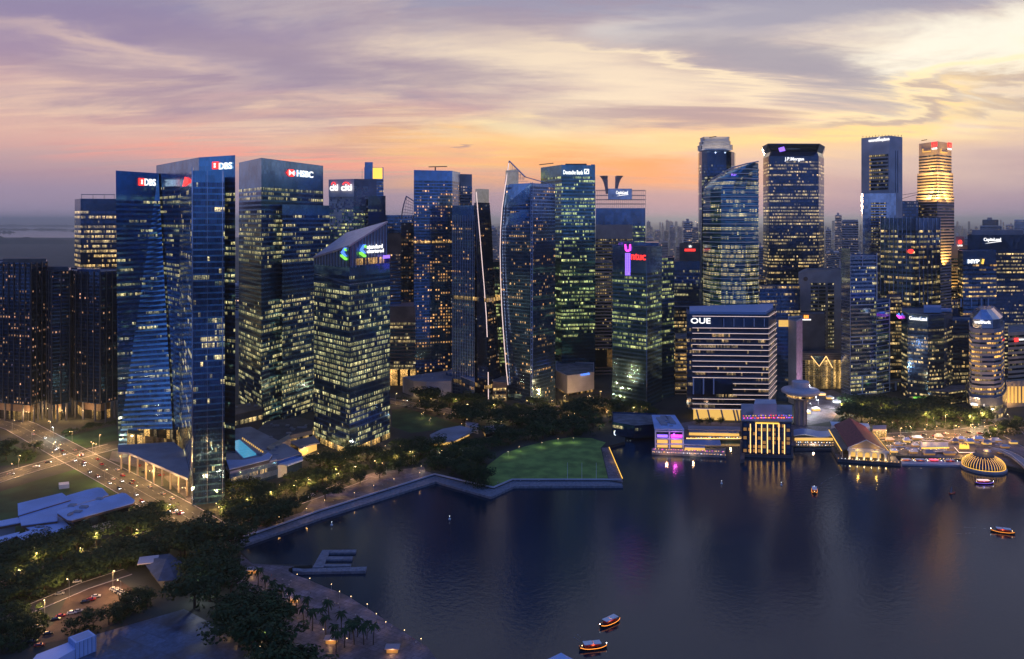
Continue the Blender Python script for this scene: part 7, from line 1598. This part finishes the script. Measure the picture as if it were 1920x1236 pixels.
for k, (px, py) in enumerate(((1508, 752), (1524, 746), (1541, 741), (1556, 748), (1569, 755), (1512, 775), (1530, 770))):  # invented stalls, their glowing counters added to brighten the plaza
    p_ = gp(px, py); r = thing('added_glow_stall', '%s added glowing stall from the left in the white-lit plaza behind the disc tower' % ordn(1 + sorted((1508, 1524, 1541, 1556, 1569, 1512, 1530)).index(px)), 'added stall', p_, 'added stalls in the plaza')
    MB().box(p_.x - 3.5, p_.x + 3.5, p_.y - 2, p_.y + 2, 2.6, 4.8).build('counter', M[('e_yellowglass', 'e_cool', 'e_warm')[k % 3]], r); mb = MB(); mb.add([(p_.x - 4, p_.y - 3, 4.8), (p_.x + 4, p_.y - 3, 4.8), (p_.x + 4, p_.y + 3, 4.8), (p_.x - 4, p_.y + 3, 4.8), (p_.x, p_.y, 6.6)], [(0, 1, 4), (1, 2, 4), (2, 3, 4), (3, 0, 4), (3, 2, 1, 0)]); mb.build('roof', M['white'], r)
TQ = random.Random(3); ts_ = [(1668, 828), (1684, 836), (1700, 829), (1716, 838), (1790, 830), (1802, 826), (1818, 831), (1834, 826), (1850, 833), (1866, 829), (1676, 848), (1712, 850), (1742, 853), (1780, 853), (1884, 840), (1900, 832), (1880, 850), (1720, 824), (1760, 822), (1640, 845)]
for k, (px, py) in enumerate(sorted(ts_)):
    p_ = gp(px, py); w_ = TQ.uniform(2, 4.5); r = thing('terrace_bar', '%s from the left of the small lit bars along the river terrace' % ordn(k + 1), 'bar', p_, 'small bars on the river terrace')
    MB().box(p_.x - w_, p_.x + w_, p_.y - 1.6, p_.y + 1.6, 2.6, 4.4).build('counter', M[TQ.choice(('e_dim', 'e_yellowglass', 'e_dim', 'e_dim'))], r)
    zt_ = TQ.uniform(5.6, 7); mb = MB(); mb.add([(p_.x - w_ - .6, p_.y - 2.6, 4.4), (p_.x + w_ + .6, p_.y - 2.6, 4.4), (p_.x + w_ + .6, p_.y + 2.6, 4.4), (p_.x - w_ - .6, p_.y + 2.6, 4.4), (p_.x - w_ * .6, p_.y, zt_), (p_.x + w_ * .6, p_.y, zt_)], [(0, 1, 5, 4), (1, 2, 5), (2, 3, 4, 5), (3, 0, 4), (3, 2, 1, 0)]); mb.build('roof', M[TQ.choice(('c_pale', 'c_violet', 'roofblue'))], r)
wk = pmat('churned_water', (.10, .13, .19), .35, nscale=1.2, namt=.6)
for nm_, c0, lines_ in (('boat_wake', (1530, 914), (((1530, 914), (1548, 901), (1572, 890)), ((1533, 916), (1556, 908), (1585, 901)))), ('boat_wake', (1095, 1208), (((1094, 1207), (1084, 1200), (1074, 1194)), ((1096, 1205), (1090, 1196), (1083, 1190)))), ('boat_wake', (1860, 996), (((1858, 993), (1835, 990), (1800, 988)), ((1858, 998), (1832, 999), (1795, 1001))))):
    mb = MB()
    for ln in lines_:
        pts_ = [gp(a, b_, 0) for a, b_ in ln]
        for a, b_ in zip(pts_, pts_[1:]):
            n_ = max(2, int((b_ - a).length / 1.6))
            for i in range(n_):
                if rnd.random() < .55: c_ = a.lerp(b_, (i + rnd.random()) / n_); d_ = (b_ - a).normalized() * rnd.uniform(.5, 1.6); s_ = Vector((-d_.y, d_.x, 0)).normalized() * rnd.uniform(.12, .35); c_.z = .03 + .002 * i; mb.add([c_ - d_, c_ - s_, c_ + d_, c_ + s_], [(0, 1, 2, 3)])
    struct(mb.build(nm_, wk))
# parasols on the terraces
mb = MB(); mb.lathe(0, 0, [(1.7, 2.3), (.9, 2.7), (.05, 3.0)], 8); pc = bpy.data.meshes.new('canopy'); pc.from_pydata([tuple(v) for v in mb.v], [], mb.f); pc.materials.append(M['c_pale'])
mb = MB(); mb.tube([(0, 0, 0), (0, 0, 2.9)], .05, 5); pq_ = bpy.data.meshes.new('pole'); pq_.from_pydata([tuple(v) for v in mb.v], [], mb.f); pq_.materials.append(M['steel'])
def parasols(pts, n, desc, jit=2, seed=1):
    rnd = random.Random(seed)
    for k in range(n):
        t_ = k / (n - 1) * (len(pts) - 1); i = min(len(pts) - 2, int(t_)); px = pts[i][0] + (pts[i + 1][0] - pts[i][0]) * (t_ - i); py = pts[i][1] + (pts[i + 1][1] - pts[i][1]) * (t_ - i) + rnd.uniform(-jit, jit)
        r = thing('parasol', '%s parasol from the left on the %s' % (ordn(k + 1), desc), 'parasol', gp(px, py, 2.62), 'parasols on the ' + desc); link('canopy', pc, link('pole', pq_, r))
parasols([(1700, 848), (1725, 846)], 6, 'terrace right of the red-roofed pier'); parasols([(1690, 834), (1790, 828)], 18, 'upper river terrace', 3, 2); parasols([(1810, 832), (1875, 836)], 12, 'terrace behind the glass dome', 3, 3); parasols([(1665, 842), (1790, 852)], 18, 'lower river terrace', 2, 4)
for row_, (ya, n_, w1_) in enumerate(((829, 16, 1876), (840, 14, 1790), (852, 14, 1782))):
    for k in range(n_):
        px = 1668 + (w1_ - 1668) * (k + LR.random() * .8) / n_; lamp(px, ya + LR.uniform(-3, 3), 'garden', 160, (1, .7, .5), '%s small terrace lamp from the left in the %s row of the river terrace' % (ordn(k + 1), ('back', 'middle', 'front')[row_]), 'terrace lamps')
# people strolling: one continuous skinned body per pose
def person_mesh(seed, walk):
    j = [(0, 0, .95), (0, 0, 1.2), (0, 0, 1.42), (0, .01, 1.54), (0, .02, 1.68), (.1, 0, .92), (-.1, 0, .92)]
    w = .22 if walk else .04
    V = j + [(.11, w, .5), (.11, w * .6, .06), (.11, w * .6 + .14, .03), (-.11, -w * .4, .5), (-.11, -w * 1.6, .1), (-.11, -w * 1.6 + .14, .05), (.2, 0, 1.4), (.25, -w * .7, 1.12), (.26, -w * .4 + .08, .86), (-.2, 0, 1.4), (-.25, w * .7, 1.12), (-.26, w + .08, .88)]
    E = [(0, 1), (1, 2), (2, 3), (3, 4), (0, 5), (0, 6), (5, 7), (7, 8), (8, 9), (6, 10), (10, 11), (11, 12), (2, 13), (13, 14), (14, 15), (2, 16), (16, 17), (17, 18)]
    rad = [.13, .12, .13, .055, .10, .09, .09, .065, .045, .04, .065, .045, .04, .06, .045, .035, .06, .045, .035]
    me = bpy.data.meshes.new('person'); me.from_pydata(V, E, []); o = bpy.data.objects.new('tmp', me); C.objects.link(o); mo = o.modifiers.new('skin', 'SKIN')
    for i, sv_ in enumerate(me.skin_vertices[0].data): sv_.radius = (rad[i], rad[i]); sv_.use_root = (i == 0)
    o.modifiers.new('sub', 'SUBSURF').levels = 1; bpy.context.view_layer.update(); m2 = bpy.data.meshes.new_from_object(o.evaluated_get(bpy.context.evaluated_depsgraph_get())); bpy.data.objects.remove(o)
    rnd = random.Random(seed); sh = pmat('shirt', rnd.choice([(.6, .6, .6), (.5, .1, .1), (.1, .2, .5), (.05, .05, .06)]), .8); tr = pmat('trousers', rnd.choice([(.03, .04, .08), (.05, .05, .05), (.2, .18, .14)]), .8); sk = M.setdefault('skin', pmat('skin', (.45, .26, .17), .6)); hr = M.setdefault('hair', pmat('hair', (.02, .015, .01), .7))
    m2.materials.clear()
    for x in (sh, tr, sk, hr): m2.materials.append(x)
    for pg in m2.polygons:
        z = pg.center.z; x = abs(pg.center.x); pg.material_index = 3 if (z > 1.70 or (z > 1.6 and pg.center.y < -.01)) else (2 if z > 1.5 or (x > .2 and z < 1.05) else (0 if z > .95 else 1)); pg.use_smooth = True
    m2.name = 'person'; return m2
PMs = [person_mesh(s_, s_ % 2 == 0) for s_ in range(4)]
rnd = random.Random(5); ppl = []
for (a, b_, n_, d_) in (((480, 992), (790, 893), 16, 'seawall promenade'), ((1132, 848), (1160, 895), 9, 'quay steps beside the lawn'), ((500, 1078), (780, 1205), 20, 'palm promenade'), ((130, 866), (175, 872), 6, 'road junction crossing'), ((925, 908), (1150, 897), 7, 'walkway in front of the lawn'), ((1690, 842), (1880, 842), 18, 'river terrace')):
    pts_ = sorted((rnd.random(), rnd.uniform(-1, 1)) for _ in range(n_))
    for k, (t_, jx) in enumerate(pts_):
        px = a[0] + (b_[0] - a[0]) * t_; py = a[1] + (b_[1] - a[1]) * t_ + jx * (6 if n_ > 15 else 1.5); p_ = gp(px, py, 2.64)
        o = bpy.data.objects.new('person', rnd.choice(PMs)); C.objects.link(o); o.location = p_; o.rotation_euler = (0, 0, rnd.uniform(0, 6.28)); tag(o, '%s tiny figure from the left strolling on the %s' % (ordn(k + 1), d_), 'person', 'people on the ' + d_)

# =================================================================== HAZE
hz = bpy.data.materials.new('evening_haze'); hz.use_nodes = True; q = NT(hz.node_tree); q.n.remove(q.n['Principled BSDF'])
pv = q.new('ShaderNodeVolumePrincipled'); pv.inputs['Color'].default_value = (.62, .80, 1.0, 1); pv.inputs['Density'].default_value = .000052; pv.inputs['Anisotropy'].default_value = .72
q.l.new(pv.outputs[0], q.n['Material Output'].inputs['Volume'])
o = MB().box(-95000, 95000, -600, 95000, -4.2, 330).build('haze', hz); o['kind'] = 'stuff'
print('objects', len(bpy.data.objects), 'lights', len([x for x in bpy.data.objects if x.type == 'LIGHT']))
